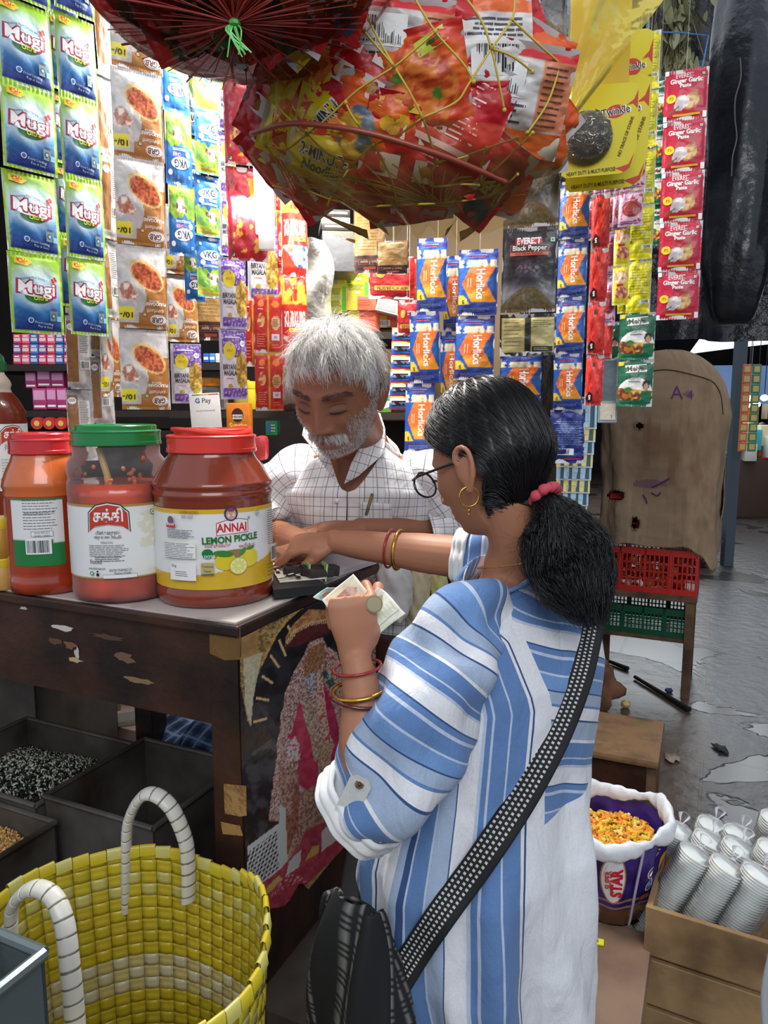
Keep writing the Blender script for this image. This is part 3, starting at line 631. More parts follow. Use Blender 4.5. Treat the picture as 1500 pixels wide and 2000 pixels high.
L=CylLabel(ctr,r*.99+.0006);L.c=Vector((ctr.x,ctr.y,ZT));x0,z0=L.X(316,1128);x1,z1=L.X(534,1119)
zb=L.X(424,1152)[1];zt=L.X(424,995)[1];hw=r*1.62;yel=c(218,176,44)
a=L.art(-hw,zb,2*hw,zt-zb);k=proj(ctr)[2]/FPX*.93
def lpaint(u,v):
 lo=.19+.07*sst(.42,.62,u)+.12*sst(.62,.95,u);y=(v<lo)|(v>.945)
 wv=fbm(u*18,v*8,2)
 return tuple(np.where(y,yel[i]*(.9+.2*wv),WHITE[i]*.93)for i in range(3))
a.base(lpaint,90,60)
X=a.q
def T(art,s,px,py,sz,col,w=None,**kw):
 x,y=art.q(px,py);art.text(s,x,y,sz*k,col,w=w*k if w else None,**kw)
x,y=X(455,1032);a.poly([(x-.0275,y-.011),(x+.0275,y-.008),(x+.0275,y+.013),(x+.010,y+.0165),(x-.012,y+.0145),(x-.0275,y+.010)],c(196,52,50));a.poly([(x-.0262,y-.0098),(x+.0262,y-.0068),(x+.0262,y+.012),(x+.010,y+.0152),(x-.012,y+.0132),(x-.0262,y+.0088)],WHITE)
T(a,'ANNAI',454,1031,23,c(204,34,48),w=60,bold=.03)
x,y=X(451,1003);a.ell(x,y,.0115,.0125,c(54,60,110));a.ell(x,y-.001,.0085,.0090,c(206,160,130));a.ell(x,y+.006,.006,.003,c(160,60,60));a.ell(x-.004,y-.003,.0022,.0028,c(236,214,196));a.ell(x+.004,y-.002,.0022,.0028,c(236,214,196))
T(a,'®',485,1011,8,c(40,40,40));T(a,'LEMON PICKLE',452,1053,18,c(30,112,40),w=112,bold=.035,rot=2)
T(a,'ಉಪ್ಪಿನಕಾಯಿ',425,1066,9,c(200,40,60),w=48);T(a,'అచ్చారు',482,1064,9,c(200,40,60),w=36)
x,y=X(460,1092);a.ell(x,y+.004,.034,.013,c(150,120,78));a.ell(x-.017,y-.002,.017,.0145,c(222,200,40));a.ell(x+.024,y+.001,.017,.0155,c(228,206,50));a.ell(x-.020,y+.011,.016,.0055,c(60,130,40),rot=-8);a.ell(x+.012,y+.012,.008,.004,c(70,140,50),rot=50);a.ell(x+.026,y+.017,.008,.003,c(60,130,40),rot=10)
a.ell(x+.004,y-.011,.0155,.0145,c(206,190,50),n=30);a.ell(x+.004,y-.011,.0138,.0128,c(240,236,180),n=30)
for q in range(9):
 an=2*math.pi*q/9;a.ell(x+.004+.0075*math.cos(an),y-.011+.007*math.sin(an),.0052,.0024,c(226,222,120),rot=math.degrees(an),n=10,lay=a.k)
x,y=X(406,1086);a.ell(x,y+.004,.009,.008,c(20,120,60));T(a,'100%',406,1087,8,WHITE,w=22);T(a,'QUALITY',406,1095,5,WHITE,w=22);x,y=X(406,1108);a.rect(x-.010,y-.010,x+.010,y+.008,c(190,170,110));T(a,'Traditional',406,1106,6,c(60,40,20),w=20);T(a,'Taste',406,1115,6,c(60,40,20));a.rect(x-.010,y-.013,x+.010,y-.011,c(30,120,50))
x,y=X(328,1030);x2,_=X(346,1030);xx,yy=X(337,1015)
a.ell(xx,yy,.006,.007,c(120,90,110));a.rect(xx-.009,yy-.012,xx+.009,yy-.006,c(206,40,60));T(a,'ANNAI',337,1023,7,WHITE,w=17,bold=.02)
T(a,'எலுமிச்சை ஊறுகாய்',371,1000,8,c(30,30,30),w=36);T(a,'నిమ్మ పచ్చడి',368,1009,8,c(30,30,30),w=22)
xa,ya=X(330,1024);xb,yb=X(382,1052);a.lines(xa+.002,yb,xb,ya-.006,6,.0011,c(110,110,115),seed=3,breaks=4)
xa,ya=X(326,1055);xb,yb=X(385,1090);a.rect(xa,yb,xb,ya,c(230,226,190));a.rect(xa+.0008,yb+.0008,xb-.0008,ya-.0008,WHITE);a.lines(xa+.002,yb+.001,xb-.002,ya-.001,9,.0009,c(90,90,95),seed=5,breaks=2)
xa,ya=X(338,1096);xb,yb=X(386,1133);a.rect(xa,yb,xb,ya,c(240,236,234));T(a,'5kg',345,1103,8,c(30,30,30));a.lines(xa+.010,yb+.006,xb-.01,yb+.016,3,.0012,c(120,120,130),seed=2,breaks=3)
x,y=X(497,1000);a.veg(x,y,.0034)
xa,ya=X(514,995);xb,yb=X(531,1056);a.lines(xa,yb,xb,ya,16,.0011,c(70,70,75),seed=8,breaks=3)
xa,ya=X(521,1064);xb,yb=X(531,1090);a.barcode(xa,yb,xb,ya)
xa,ya=X(514,1098);xb,yb=X(530,1118);a.lines(xa,yb,xb,ya,4,.0012,c(110,90,30),seed=9,breaks=2)
b=L.b;o=b.build('label',LABEL,t,smooth='all');o.location=(-ctr.x+ctr.x,0,0)
o.data.transform(Matrix.Identity(4))
def fix_label(o,L):
 pass
RED_=c(196,62,40)
def sakthi(b_,a,px,py,s,k):
 x,y=a.q(px,py);P_=lambda q:[(x+i*s,y+j*s)for i,j in q]
 sh=[(-.052,-.03),(-.05,.018),(-.03,.036),(0,.042),(.03,.036),(.05,.018),(.052,-.03),(.035,-.017),(0,-.012),(-.035,-.017)]
 a.poly(P_([(i*1.10,j*1.16)for i,j in sh]),c(24,60,40));a.poly(P_([(i*1.04,j*1.08)for i,j in sh]),WHITE);a.poly(P_(sh),RED_)
 a.text('சக்தி',x,y+.009*s,.042*s,WHITE,w=.078*s,bold=.03,lay=a.k+1)
ctr,r=jar_place(243,1181,184);HJ=P(243,829,ctr.y).z-ZT
t=thing('pickle_jar','green-lidded clear jar of orange-red pickle with a spoon inside, middle of the jars','jar',ctr)
prof=[(.84,0),(.96,.01),(1,.05),(.99,.09),(.99,.56),(1,.60),(1.0,.67),(.965,.70),(.99,.73),(1,.75),(.97,.79),(.86,.83),(.86,.88)]
b=B();b.lathe([(a_*r,z*HJ)for a_,z in prof],64,capt=False,col=c(236,230,224));b.build('clear_jar',PETC,t,smooth='all')
b=B();b.lathe([(a_*r*.975,z*HJ+.002)for a_,z in prof if z<=.67]+[(r*.9,.672*HJ),(r*.5,.668*HJ)],64,col=c(222,74,14),rfun=lambda a_,z:1+.006*math.cos(110*a_));b.build('pickle',PICK,t,smooth='all')
b=B()
for q in range(26):
 an=-1.57+rng.normal()*.8;b.blob((r*.955*math.cos(an),r*.955*math.sin(an),HJ*(.69+abs(rng.normal())*.045)),(.004,.0015,.003+.003*rng.random()),c(214,96,40),6,rot=(0,0,an+1.57))
b.build('pickle_smears',PICK,t)
b=B();screwlid(b,r*.90,HJ*.885,HJ,c(20,128,62),.9);b.build('lid',JARLID,t)
b=B();b.tube([(.0,-.03,HJ*.50),(-.006,-.035,HJ*.72),(-.020,-.03,HJ*.87)],[.0065,.006,.0055],8,c(196,158,84));b.build('wooden_spoon',JARLID,t)
L=CylLabel(Vector((ctr.x,ctr.y,ZT)),r*.997+.0006);zb=L.X(243,1130)[1];zt=L.X(243,985)[1];hw=r*1.6;a=L.art(-hw,zb,2*hw,zt-zb);k=proj(ctr)[2]/FPX*.93
def lp2(u,v):
 st=fbm(u*30,v*14,5)*sst(.55,.62,u)*sst(.86,.7,u)*sst(.25,.45,v)*sst(.98,.85,v);e=(v<.028)|(v>.965)
 return tuple(np.where(e,c(176,140,70)[i],WHITE[i]*.94*(1-.5*(st>.46)*(1-(.8,.72,.4)[i])))for i in range(3))
a.base(lp2,110,70)
sakthi(b,a,211,1016,1.0*.62,k)
T(a,'®',240,996,9,c(40,40,40));T(a,'பூண்டு ஊறுகாய்',210,1041,10,c(30,30,30),w=46);T(a,'लहसुन का अचार  వెల్లుల్లి',210,1050,8,c(60,60,60),w=52);T(a,'PICKLE 5.5 KG',209,1060,6,c(60,60,60),w=22)
xa,ya=a.q(175,1063);xb,yb=a.q(252,1086);a.lines(xa,yb,xb,ya,7,.0010,c(130,130,135),seed=11,breaks=5)
xa,ya=a.q(186,1086);xb,yb=a.q(245,1096);a.lines(xa,yb,xb,ya,3,.0012,c(110,110,115),seed=12,breaks=4)
T(a,'food',188,1097,13,c(90,90,90));T(a,'www.sakthimasala.com',190,1110,7,c(50,50,50),w=34);T(a,'Product of India',240,1119,8,c(30,30,30),w=30);T(a,'SAKTHI TRADING CO.',236,1113,7,c(30,30,30),w=42)
xa,ya=a.q(202,1122);xb,yb=a.q(268,1126);a.rect(xa,yb,xb,ya,c(90,90,90));a.rect(xa+.0005,yb+.0005,xb-.0005,ya-.0005,WHITE)
x,y=a.q(296,998);a.veg(x,y,.004);x,y=a.q(182,1119);a.ell(x,y,.0035,.0035,c(40,140,60));a.ell(x,y,.0018,.0018,WHITE);x,y=a.q(193,1120);a.rect(x-.0022,y-.004,x+.0022,y+.001,BLACK);a.ell(x,y+.004,.0016,.0016,BLACK)
L.b.build('label',LABEL,t,smooth='all')
ctr,r=jar_place(100,1164,146);HJ=P(92,845,ctr.y).z-ZT
t=thing('pickle_jar','red-lidded jar of orange-brown pickle with green and white label, left of the green-lidded jar','jar',ctr)
prof=[(.84,0),(.95,.01),(1,.05),(1.0,.09),(.97,.11),(.985,.14),(.985,.60),(1.01,.62),(.98,.65),(1.02,.67),(1.0,.70),(.92,.76),(.78,.83),(.74,.86),(.74,.89)]
b=B();b.lathe([(a_*r,z*HJ,c(176,60,26)if z<.62 else c(212,106,50))for a_,z in prof],64);b.build('jar_body',PICK,t,smooth='all')
b=B();screwlid(b,r*.80,HJ*.87,HJ,c(206,44,48),.93);b.build('lid',JARLID,t)
L=CylLabel(Vector((ctr.x,ctr.y,ZT)),r*.99+.0006);k=proj(ctr)[2]/FPX*.93;xl,zt=L.X(20,972);xr,_=L.X(125,1030);zb=L.X(80,1106)[1];a=L.art(xl,zb,xr-xl,zt-zb)
def lp3(u,v):
 g=(v<.33+.06*(u<.8))&(v>0)|(v>.965)|(v<.20);return tuple(np.where(g,c(34,124,62)[i],WHITE[i]*.92)for i in range(3))
a.base(lp3,50,40);xa,ya=a.q(42,975);xb,yb=a.q(116,1033);a.lines(xa,yb,xb,ya,11,.0011,c(60,60,64),seed=21,breaks=6)
T(a,'ANNAI FOOD PRODUCTS PVT. LTD.,',76,1003,7,c(50,50,55),w=58);x,y=a.q(82,1043);a.rect(x-.018,y-.005,x+.018,y+.005,c(80,80,80));a.rect(x-.0173,y-.0043,x+.0173,y+.0043,WHITE);T(a,'AN ISO 9001:2015',82,1041,5.5,c(40,40,40),w=28);T(a,'CERTIFIED COMPANY',82,1047,5.5,c(40,40,40),w=30)
xa,ya=a.q(50,1053);xb,yb=a.q(102,1081);a.barcode(xa,yb,xb,ya,5)
L.b.build('label',LABEL,t,smooth='all')
ctr,r=jar_place(-2,1092,132);HJ=P(-2,690,ctr.y).z-ZT
t=thing('pickle_bottle','tall green-capped bottle of dark red pickle with white label at the left edge','bottle',ctr)
prof=[(.86,0),(.98,.02),(1,.06),(1,.58),(.98,.62),(1,.66),(.97,.72),(.80,.78),(.66,.81),(.62,.83),(.66,.85),(.62,.87),(.50,.90),(.48,.93)]
b=B();b.lathe([(a_*r,z*HJ,c(120,44,26)if z<.80 else c(196,186,170))for a_,z in prof],56);b.build('bottle_body',PICK,t,smooth='all')
b=B();b.lathe([(r*.55,HJ*.915),(r*.56,HJ*.955),(r*.52,HJ*.96),(r*.50,HJ*.985),(r*.42,HJ)],40,col=c(24,92,48),rfun=lambda a_,z:1+.02*math.cos(30*a_));b.build('cap',JARLID,t)
L=CylLabel(Vector((ctr.x,ctr.y,ZT)),r*1.005);k=proj(ctr)[2]/FPX*.93;zb=L.X(20,958)[1];zt=L.X(20,828)[1];a=L.art(-r*1.5,zb,r*3,zt-zb)
a.base(lambda u,v:tuple(WHITE[i]*.88+0*u for i in range(3)),60,2);sakthi(b,a,26,853,.9*.60,k)
T(a,'இஞ்சி ஊறுகாய்',30,873,11,c(40,40,40),w=44);T(a,'MADE IN INDIA',30,884,6,c(50,50,50),w=30);T(a,'food',14,938,13,c(80,80,80));xa,ya=a.q(2,895);xb,yb=a.q(56,930);a.lines(xa,yb,xb,ya,7,.0012,c(140,140,145),seed=31,breaks=6)
x,y=a.q(6,950);a.ell(x,y,.005,.005,c(50,140,70));a.ell(x,y,.0025,.0025,WHITE)
L.b.build('label',LABEL,t,smooth='all')
for i,(px,yb,w,yt,lab)in enumerate([(6,1154,50,1088,'small yellow-lidded tub at the left edge of the counter, lower of the stack of two'),(12,1087,40,1010,'small yellow-lidded clear tub at the left edge, upper of the stack of two')]):
 if i==0:ctr,r=jar_place(px,yb,w);zb=ZT
 H_=P(px,yt,ctr.y).z-zb;t=thing('plastic_tub',lab,'tub',(ctr.x,ctr.y,zb),group='stacked yellow tubs')
 b=B();b.lathe([(r*.9,0),(r*1.0,.005),(r*1.02,H_*.75),(r*.95,H_*.8)],32,col=c(206,160,90)if i==0 else c(196,150,60));b.build('tub',PICK if i else PLAS,t)
 b=B();b.lathe([(r*1.04,H_*.74),(r*1.06,H_*.78),(r*1.06,H_*.96),(r*.98,H_)],32,col=c(224,196,50));b.build('lid',JARLID,t);zb=zb+H_
 # ================================================================ hanging sachets
def lerpc(a,b,t):return tuple(a[i]*(1-t)+b[i]*t for i in range(3))
def stack3(cols,masks,base):
 out=[base[i]+0*masks[0]if len(masks)else base[i]for i in range(3)]
 for cc_,m in zip(cols,masks):out=[np.where(m,cc_[i],out[i])for i in range(3)]
 return tuple(out)
def over(base,items,shape):
 """items: (mask 0..1 array, colour triple or arrays)"""
 out=[np.broadcast_to(base[i],shape).astype(float)for i in range(3)]
 for m,cc_ in items:
  m=np.asarray(m,float);out=[out[i]*(1-m)+np.asarray(cc_[i])*m for i in range(3)]
 return tuple(out)
def nz(u,v,a,b_,s,sx,sy,lo=.4,hi=.6):
 n=sst(lo,hi,fbm(u*sx,v*sy,s));return tuple(a[i]*(1-n)+b_[i]*n for i in range(3))
def el(u,v,cx,cy,rx,ry,soft=.0,rot=0):
 a=R(rot);x=(u-cx)*math.cos(a)+(v-cy)*math.sin(a);y=-(u-cx)*math.sin(a)+(v-cy)*math.cos(a)
 d=(x/rx)**2+(y/ry)**2;return(d<1)if not soft else sst(1+soft,1-soft,d)
KIND={}
def kind(name,w,h,paint,dec,**kw):KIND[name]=(w,h,kw);KIND[name]=(w,h,sachet_mesh('sachet_'+name,w,h,paint,dec,**kw))
def p_mugi(u,v):
 g=fbm(u*4,v*5,3);lime=c(140,188,30);t=sst(.62,.85,v+.12*(g-.5)+.10*(np.abs(u-.5)*2)**2);blue=lerpc(c(18,48,126),c(30,130,186),sst(.05,.55,v+.05*g))
 base=tuple(blue[i]*(1-t)+lime[i]*t for i in range(3));glow=el(u,v,.47,.60,.46,.26,.75)
 edge=(u<.055)|(u>.945)|(v<.035)|(v>.955)
 return over(base,[(glow*.80,c(206,228,232)),(edge,c(150,196,40))],u.shape)
def d_mugi(a):
 w,h=a.w,a.h
 a.ell(w*.50,h*.465,w*.25,h*.085,c(30,96,40));a.ell(w*.5,h*.52,w*.34,h*.06,c(226,240,240))
 a.text('Mugi',w*.48,h*.565,w*.38,c(160,20,60),w=w*.76,bold=.07,rot=-3);a.text('Mugi',w*.48,h*.568,w*.36,WHITE,w=w*.68,bold=.015,rot=-3)
 a.text('Ultra',w*.54,h*.448,w*.14,c(206,214,60),w=w*.26,bold=.02);a.text('Washing Made Simple !!!',w*.44,h*.70,w*.07,c(30,60,120),w=w*.52,arc=-.006)
 for q in((.80,.665),(.85,.69),(.83,.715),(.78,.69)):a.ell(w*q[0],h*q[1],w*.028,h*.018,c(206,40,50),n=10)
 a.rect(w*.70,h*.17,w*.86,h*.30,c(110,130,140));a.rect(w*.72,h*.30,w*.84,h*.325,c(70,84,96));a.ell(w*.77,h*.235,w*.045,h*.032,c(40,60,90));a.ell(w*.77,h*.235,w*.028,h*.02,c(140,190,210));a.rect(w*.84,h*.17,w*.93,h*.235,c(140,190,220))
 a.ell(w*.34,h*.165,w*.055,h*.035,c(200,220,240));a.ell(w*.34,h*.165,w*.035,h*.024,c(60,90,160));a.text('Front Loading',w*.58,h*.135,w*.07,c(200,220,240),w=w*.34,rot=-6);a.text('Top & Semi',w*.60,h*.09,w*.06,c(200,220,240),w=w*.28,rot=-6)
 a.poly([(w*.10,h*.93),(w*.34,h*.93),(w*.42,h*.885),(w*.32,h*.835),(w*.10,h*.86)],c(240,200,50));a.text('₹5/-',w*.24,h*.90,w*.12,c(200,40,40),bold=.02);a.text('Only',w*.23,h*.865,w*.06,c(200,40,40))
kind('detergent',.09,.15,p_mugi,d_mugi,puff=.007,seed=1)
def p_gpb(u,v):
 br=c(158,104,42);sil=nz(u,v,c(206,204,200),c(176,174,172),2,5,8,.3,.7)
 brown=(u<.56+.10*np.sin(v*7+.4))&(v>.34)|(u<.62)&(v>.80)|(v>.93)
 bowl=el(u,v,.42,.36,.36,.165,0,-18);food=el(u,v,.42,.37,.31,.135,0,-18)
 fc=nz(u,v,c(206,110,60),c(150,60,34),5,26,38);gar=el(u,v,.84,.52,.13,.075)|el(u,v,.74,.60,.12,.06)|el(u,v,.90,.62,.10,.05)
 yl=(u>.70)&(v>.745)&(v<.90)
 return over(sil,[(brown,br),(bowl,c(206,176,110)),(food,fc),(gar,nz(u,v,c(170,96,70),c(226,214,200),4,12,16)),(yl,c(228,214,50))],u.shape)
def d_gpb(a):
 w,h=a.w,a.h
 a.ell(w*.22,h*.885,w*.17,h*.062,WHITE,rot=0);a.ell(w*.22,h*.885,w*.155,h*.052,c(120,60,30));a.ell(w*.22,h*.885,w*.145,h*.046,WHITE);a.text('GRB',w*.22,h*.885,w*.15,c(90,40,20),w=w*.24,bold=.03,shear=.2)
 a.text('PULIOGARE',w*.26,h*.695,w*.09,WHITE,w=w*.42,bold=.02);a.text('POWDER',w*.30,h*.66,w*.06,WHITE,w=w*.2);a.text('ಪುಳಿಯೋಗರೆ',w*.28,h*.775,w*.09,WHITE,w=w*.34)
 a.veg(w*.50,h*.83,w*.028);a.text('10/-',w*.85,h*.84,w*.15,c(40,30,20),w=w*.25,bold=.02)
kind('puliogare',.095,.165,p_gpb,d_gpb,puff=.006,seed=2,nx=56,ny=80)
def p_gpbb(u,v):
 sil=nz(u,v,c(196,194,190),c(150,148,146),2,4,7,.3,.7)
 return over(sil,[((u<.40)&(v>.1)&(v<.93),c(140,92,44)),((u>.42)&(u<.80)&(v>.45)&(v<.85),c(206,204,200))],u.shape)
def d_gpbb(a):
 w,h=a.w,a.h;a.lines(w*.44,h*.5,w*.78,h*.84,14,h*.008,c(70,70,70),seed=2,breaks=3);a.ell(w*.2,h*.85,w*.15,h*.05,WHITE);a.text('GRB',w*.2,h*.85,w*.12,c(90,40,20),w=w*.2);a.barcode(w*.46,h*.28,w*.8,h*.40);a.rect(w*.0,h*.0,w*.1,h*.03,c(40,40,40))
kind('puliogare_back',.075,.165,p_gpbb,d_gpbb,puff=.005,seed=3)
def p_vkg(u,v):
 blue=nz(u,v,c(10,88,158),c(16,104,176),3,3,5);wave=v<.46+.03*np.sin(u*11)+.02*np.sin(u*25)
 fld=nz(u,v,c(112,156,36),c(166,172,50),6,4,14);gr=(v<.34)&(v>.16)&(fbm(u*9,v*12,4)>.52)
 cow=el(u,v,.58,.30,.17,.095)|el(u,v,.42,.36,.09,.05)|((np.abs(u-.50)<.02)|(np.abs(u-.68)<.02))&(v<.28)&(v>.13)
 cc_=nz(u,v,c(226,226,216),c(90,60,44),7,14,16,.5,.56)
 return over(blue,[(wave,fld),(gr&wave,c(90,140,50)),(((v<.10)&(v>.04)),c(180,172,60)),(cow,cc_),(v<.03,c(30,120,180))],u.shape)
def d_vkg(a):
 w,h=a.w,a.h;a.ell(w*.47,h*.70,w*.37,h*.095,c(20,60,120),rot=4);a.ell(w*.47,h*.70,w*.355,h*.088,WHITE,rot=4);a.text('VKG',w*.47,h*.70,w*.28,c(24,50,84),w=w*.50,bold=.03,rot=4)
 a.text('GHEE',w*.62,h*.585,w*.12,c(230,160,190),w=w*.3,bold=.03);a.ell(w*.20,h*.575,w*.085,h*.045,c(226,236,240));a.ell(w*.86,h*.84,w*.075,h*.04,c(226,236,240));a.rect(w*.10,h*.86,w*.17,h*.90,WHITE);a.rect(w*.115,h*.868,w*.155,h*.892,c(20,112,180));a.lines(w*.2,h*.5,w*.8,h*.54,2,h*.01,WHITE,seed=4)
kind('ghee',.075,.135,p_vkg,d_vkg,puff=.006,seed=4)
def p_bir(u,v):
 pur=nz(u,v,c(104,66,160),c(128,90,180),3,6,9);wht=nz(u,v,c(226,224,228),c(196,194,204),2,3,5)
 mid=(v>.16)&(v<.66-.10*u);rice=el(u,v,.80,.42,.23,.27,0,0);grid_=((u*9+v*2)%1<.09)|((v*14-u*1.5)%1<.10)
 return over(pur,[(grid_,c(200,186,226)),(mid,wht),(u<.10,c(190,188,196)),(rice&(v>.17),nz(u,v,c(206,176,70),c(150,110,40),5,18,30)),((v<.04)|(v>.97),c(176,160,210))],u.shape)
def d_bir(a):
 w,h=a.w,a.h;a.ell(w*.36,h*.70,w*.22,h*.125,c(228,206,30));a.lines(w*.24,h*.68,w*.48,h*.72,2,h*.008,c(150,110,20),seed=3,breaks=2);a.text('BIRYANI',w*.34,h*.46,w*.15,c(50,50,56),w=w*.46,bold=.03,sy=1.6);a.text('MASALA',w*.36,h*.375,w*.15,c(50,50,56),w=w*.46,bold=.03,sy=1.6)
 a.rect(w*.2,h*.875,w*.75,h*.90,c(214,206,230));a.ell(w*.84,h*.80,w*.09,h*.045,WHITE);a.text('10',w*.84,h*.80,w*.12,c(104,66,160),bold=.02);a.lines(w*.2,h*.29,w*.55,h*.31,1,h*.008,c(190,60,60));a.ell(w*.35,h*.19,w*.08,h*.035,c(190,160,60))
kind('biryani',.065,.155,p_bir,d_bir,puff=.006,seed=5)
def p_nut(u,v):
 red=nz(u,v,c(186,36,48),c(160,20,36),3,3,4);nuts=(fbm(u*7,v*11,6)>.66)&(v<.55)&(v>.08)
 sl=(v>.60)&(v<.88)&(u>.60-.3*(v-.6))&(((u-.8)*3)**2+((v-.78)*5)**2>.12)
 return over(red,[(nuts,c(226,170,50)),(sl&(u<.96),c(224,150,40)),((v>.97)|(v<.03),c(150,20,30))],u.shape)
def d_nut(a):w,h=a.w,a.h;a.veg(w*.12,h*.06,w*.04)
kind('peanuts',.085,.18,p_nut,d_nut,puff=.010,wr=.003,seed=6)
def p_crisp(u,v):
 o_=nz(u,v,c(232,70,36),c(214,40,30),3,3,4);y=(v>.70)&(fbm(u*4,v*6,3)>.42);bl=(v<.34)&(v>.34-.42*u)&(u>.05)
 return over(o_,[(y,c(244,190,60)),(bl&(v>.10),nz(u,v,c(56,104,180),c(236,220,220),5,6,20)),((v<.10),c(220,44,34))],u.shape)
def d_crisp(a):w,h=a.w,a.h;a.text('KURKURE',w*.5,h*.52,w*.22,WHITE,w=w*.8,bold=.05,sy=2.0);a.rect(w*.25,h*.385,w*.9,h*.43,c(244,214,60));a.lines(w*.3,h*.395,w*.85,h*.42,1,h*.01,c(200,40,30),seed=2);a.ell(w*.3,h*.30,w*.1,h*.04,c(240,120,90))
kind('crisps',.085,.165,p_crisp,d_crisp,puff=.013,wr=.004,seed=7)
def p_rg(u,v):
 red=nz(u,v,c(182,32,28),c(200,44,36),3,4,8);lx=np.where(u<.5,u*2,(u-.5)*2)
 seam=(np.abs(u-.5)<.045)|(v>.955)|(v<.03);txt=el(u,v,.77,.52,.16,.12);pic=el(u,v,.25,.56,.13,.12)
 return over(red,[(seam,c(196,150,40)),(txt,c(206,170,120)),(pic,nz(u,v,c(226,190,120),c(200,60,40),4,14,20)),(el(u,v,.25,.84,.11,.06)|el(u,v,.76,.84,.13,.06),c(214,120,40))],u.shape)
def d_rg(a):
 w,h=a.w,a.h;a.lines(w*.10,h*.10,w*.40,h*.34,6,h*.012,c(226,150,110),seed=3,breaks=2);a.rect(w*.62,h*.22,w*.9,h*.33,c(220,216,226));a.text('₹5',w*.76,h*.27,w*.1,c(80,40,110));a.lines(w*.66,h*.45,w*.88,h*.59,4,h*.014,c(140,70,50),seed=5,breaks=2);a.lines(w*.14,h*.74,w*.37,h*.76,1,h*.012,WHITE,seed=2);a.lines(w*.62,h*.08,w*.92,h*.16,2,h*.012,c(226,150,110),seed=6)
kind('spice',.075,.135,p_rg,d_rg,puff=.004,seed=8)
def p_hor(u,v):
 nav=nz(u,v,c(24,44,120),c(34,58,140),3,4,6);lb=(v>.16)&(v<.86);art=nz(u,v,c(30,96,176),c(24,80,160),3,3,4)
 x=u;y=v;orange=(np.abs(y-.48)<.30)&(np.where(x<.55,np.abs(y-.48)<(x-.12)*.72+.0,np.abs(y-.48)*1.0>(x-.62)*.62))&(x>.12)&(x<.95)
 arrow=(np.abs(y-.48)<.29)&(x>.10+np.abs(y-.48)*.9)&(x<.72+np.abs(y-.48)*.9)&(x<.97)
 oc=tuple(c(232,110,34)[i]*(1-sst(.45,.25,y))+c(240,160,40)[i]*sst(.45,.25,y)for i in range(3))
 milk=(y>.72)&(y<.84)&(fbm(x*9,y*6,3)+.10*np.sin(x*30)>.40);corner=(y<.30)&(x+(y-.16)*1.2<.32)&(y>.16)
 return over(nav,[(lb,art),(arrow&lb,oc),(milk,c(220,206,176)),(corner,c(232,196,50)),(((x>.985)|(x<.02))&lb,c(30,50,120))],u.shape)
def d_hor(a):
 w,h=a.w,a.h;a.text('Horlicks',w*.57,h*.47,w*.30,WHITE,w=h*.46,bold=.025,rot=-90);[a.rect(w*x,h*.42,w*(x+.035),h*.56,c(246,190,140))for x in(.24,.31)]
 a.text('5',w*.14,h*.205,w*.14,c(40,40,60),bold=.03,rot=180);a.veg(w*.12,h*.80,w*.04,c(30,60,120));a.lines(w*.25,h*.9,w*.75,h*.92,1,h*.012,c(110,130,190),seed=4);a.lines(w*.25,h*.87,w*.75,h*.885,1,h*.012,c(206,60,70),seed=5);a.lines(w*.15,h*.05,w*.85,h*.11,3,h*.008,c(120,140,190),seed=3)
kind('malt',.075,.14,p_hor,d_hor,puff=.007,wr=.0018,seed=9)
def p_horb(u,v):return nz(u,v,c(32,52,130),c(24,40,112),3,4,6)
def d_horb(a):w,h=a.w,a.h;a.barcode(w*.30,h*.72,w*.92,h*.84,4);a.lines(w*.1,h*.2,w*.9,h*.66,14,h*.009,c(140,160,206),seed=7,breaks=4);a.rect(w*.1,h*.90,w*.6,h*.93,c(190,40,60));a.lines(w*.05,h*.3,w*.2,h*.68,6,h*.01,c(150,170,220),seed=2)
kind('malt_back',.075,.14,p_horb,d_horb,puff=.006,wr=.003,seed=10)
def p_pep(u,v):
 blk=nz(u,v,c(24,24,28),c(40,40,46),3,5,6);pile=nz(u,v,c(120,106,72),c(96,84,54),6,30,40);hill=(v<.30)&(v<.34-.62*np.abs(u-.5)**1.25)|(v<.08)
 grey=((v<.42)&(v>.05));bowl=el(u,v,.5,.50,.24,.105)&(v<.52);corns=el(u,v,.5,.515,.21,.06)
 sweep=(np.abs(v-(.40+.08*np.sin(u*2.6-.2)))<.012)&(u>.1)
 return over(blk,[(grey*sst(.42,.2,v)*.75,c(150,150,154)),(hill,pile),(bowl,c(60,56,66)),(corns,nz(u,v,c(30,26,32),c(96,84,96),7,34,50)),((v>.965),c(50,50,54))],u.shape)
def d_pep(a):
 w,h=a.w,a.h;a.text('EVEREST',w*.48,h*.835,w*.13,WHITE,w=w*.44,bold=.05,sy=1.25);a.rect(w*.24,h*.805,w*.72,h*.865,c(196,50,60),lay=1);a.text('EVEREST',w*.48,h*.835,w*.13,WHITE,w=w*.42,bold=.02,sy=1.2)
 a.rect(w*.15,h*.715,w*.85,h*.79,c(206,120,90));a.rect(w*.16,h*.719,w*.84,h*.786,c(26,26,30));a.text('Black Pepper',w*.50,h*.752,w*.13,WHITE,w=w*.62,bold=.015);a.rect(w*.15,h*.665,w*.85,h*.705,c(222,110,84));a.text('Kali Mirch Powder',w*.5,h*.685,w*.06,c(90,30,30),w=w*.5);a.veg(w*.91,h*.845,w*.045,c(60,150,120))
kind('pepper',.105,.165,p_pep,d_pep,puff=.008,wr=.002,seed=11,nx=60,ny=80)
def p_pepb(u,v):return over(c(26,24,22),[(((u<.44)&(u>.04)|(u>.56)&(u<.96))&(v>.08)&(v<.92),nz(u,v,c(196,184,120),c(176,164,104),3,4,5))],u.shape)
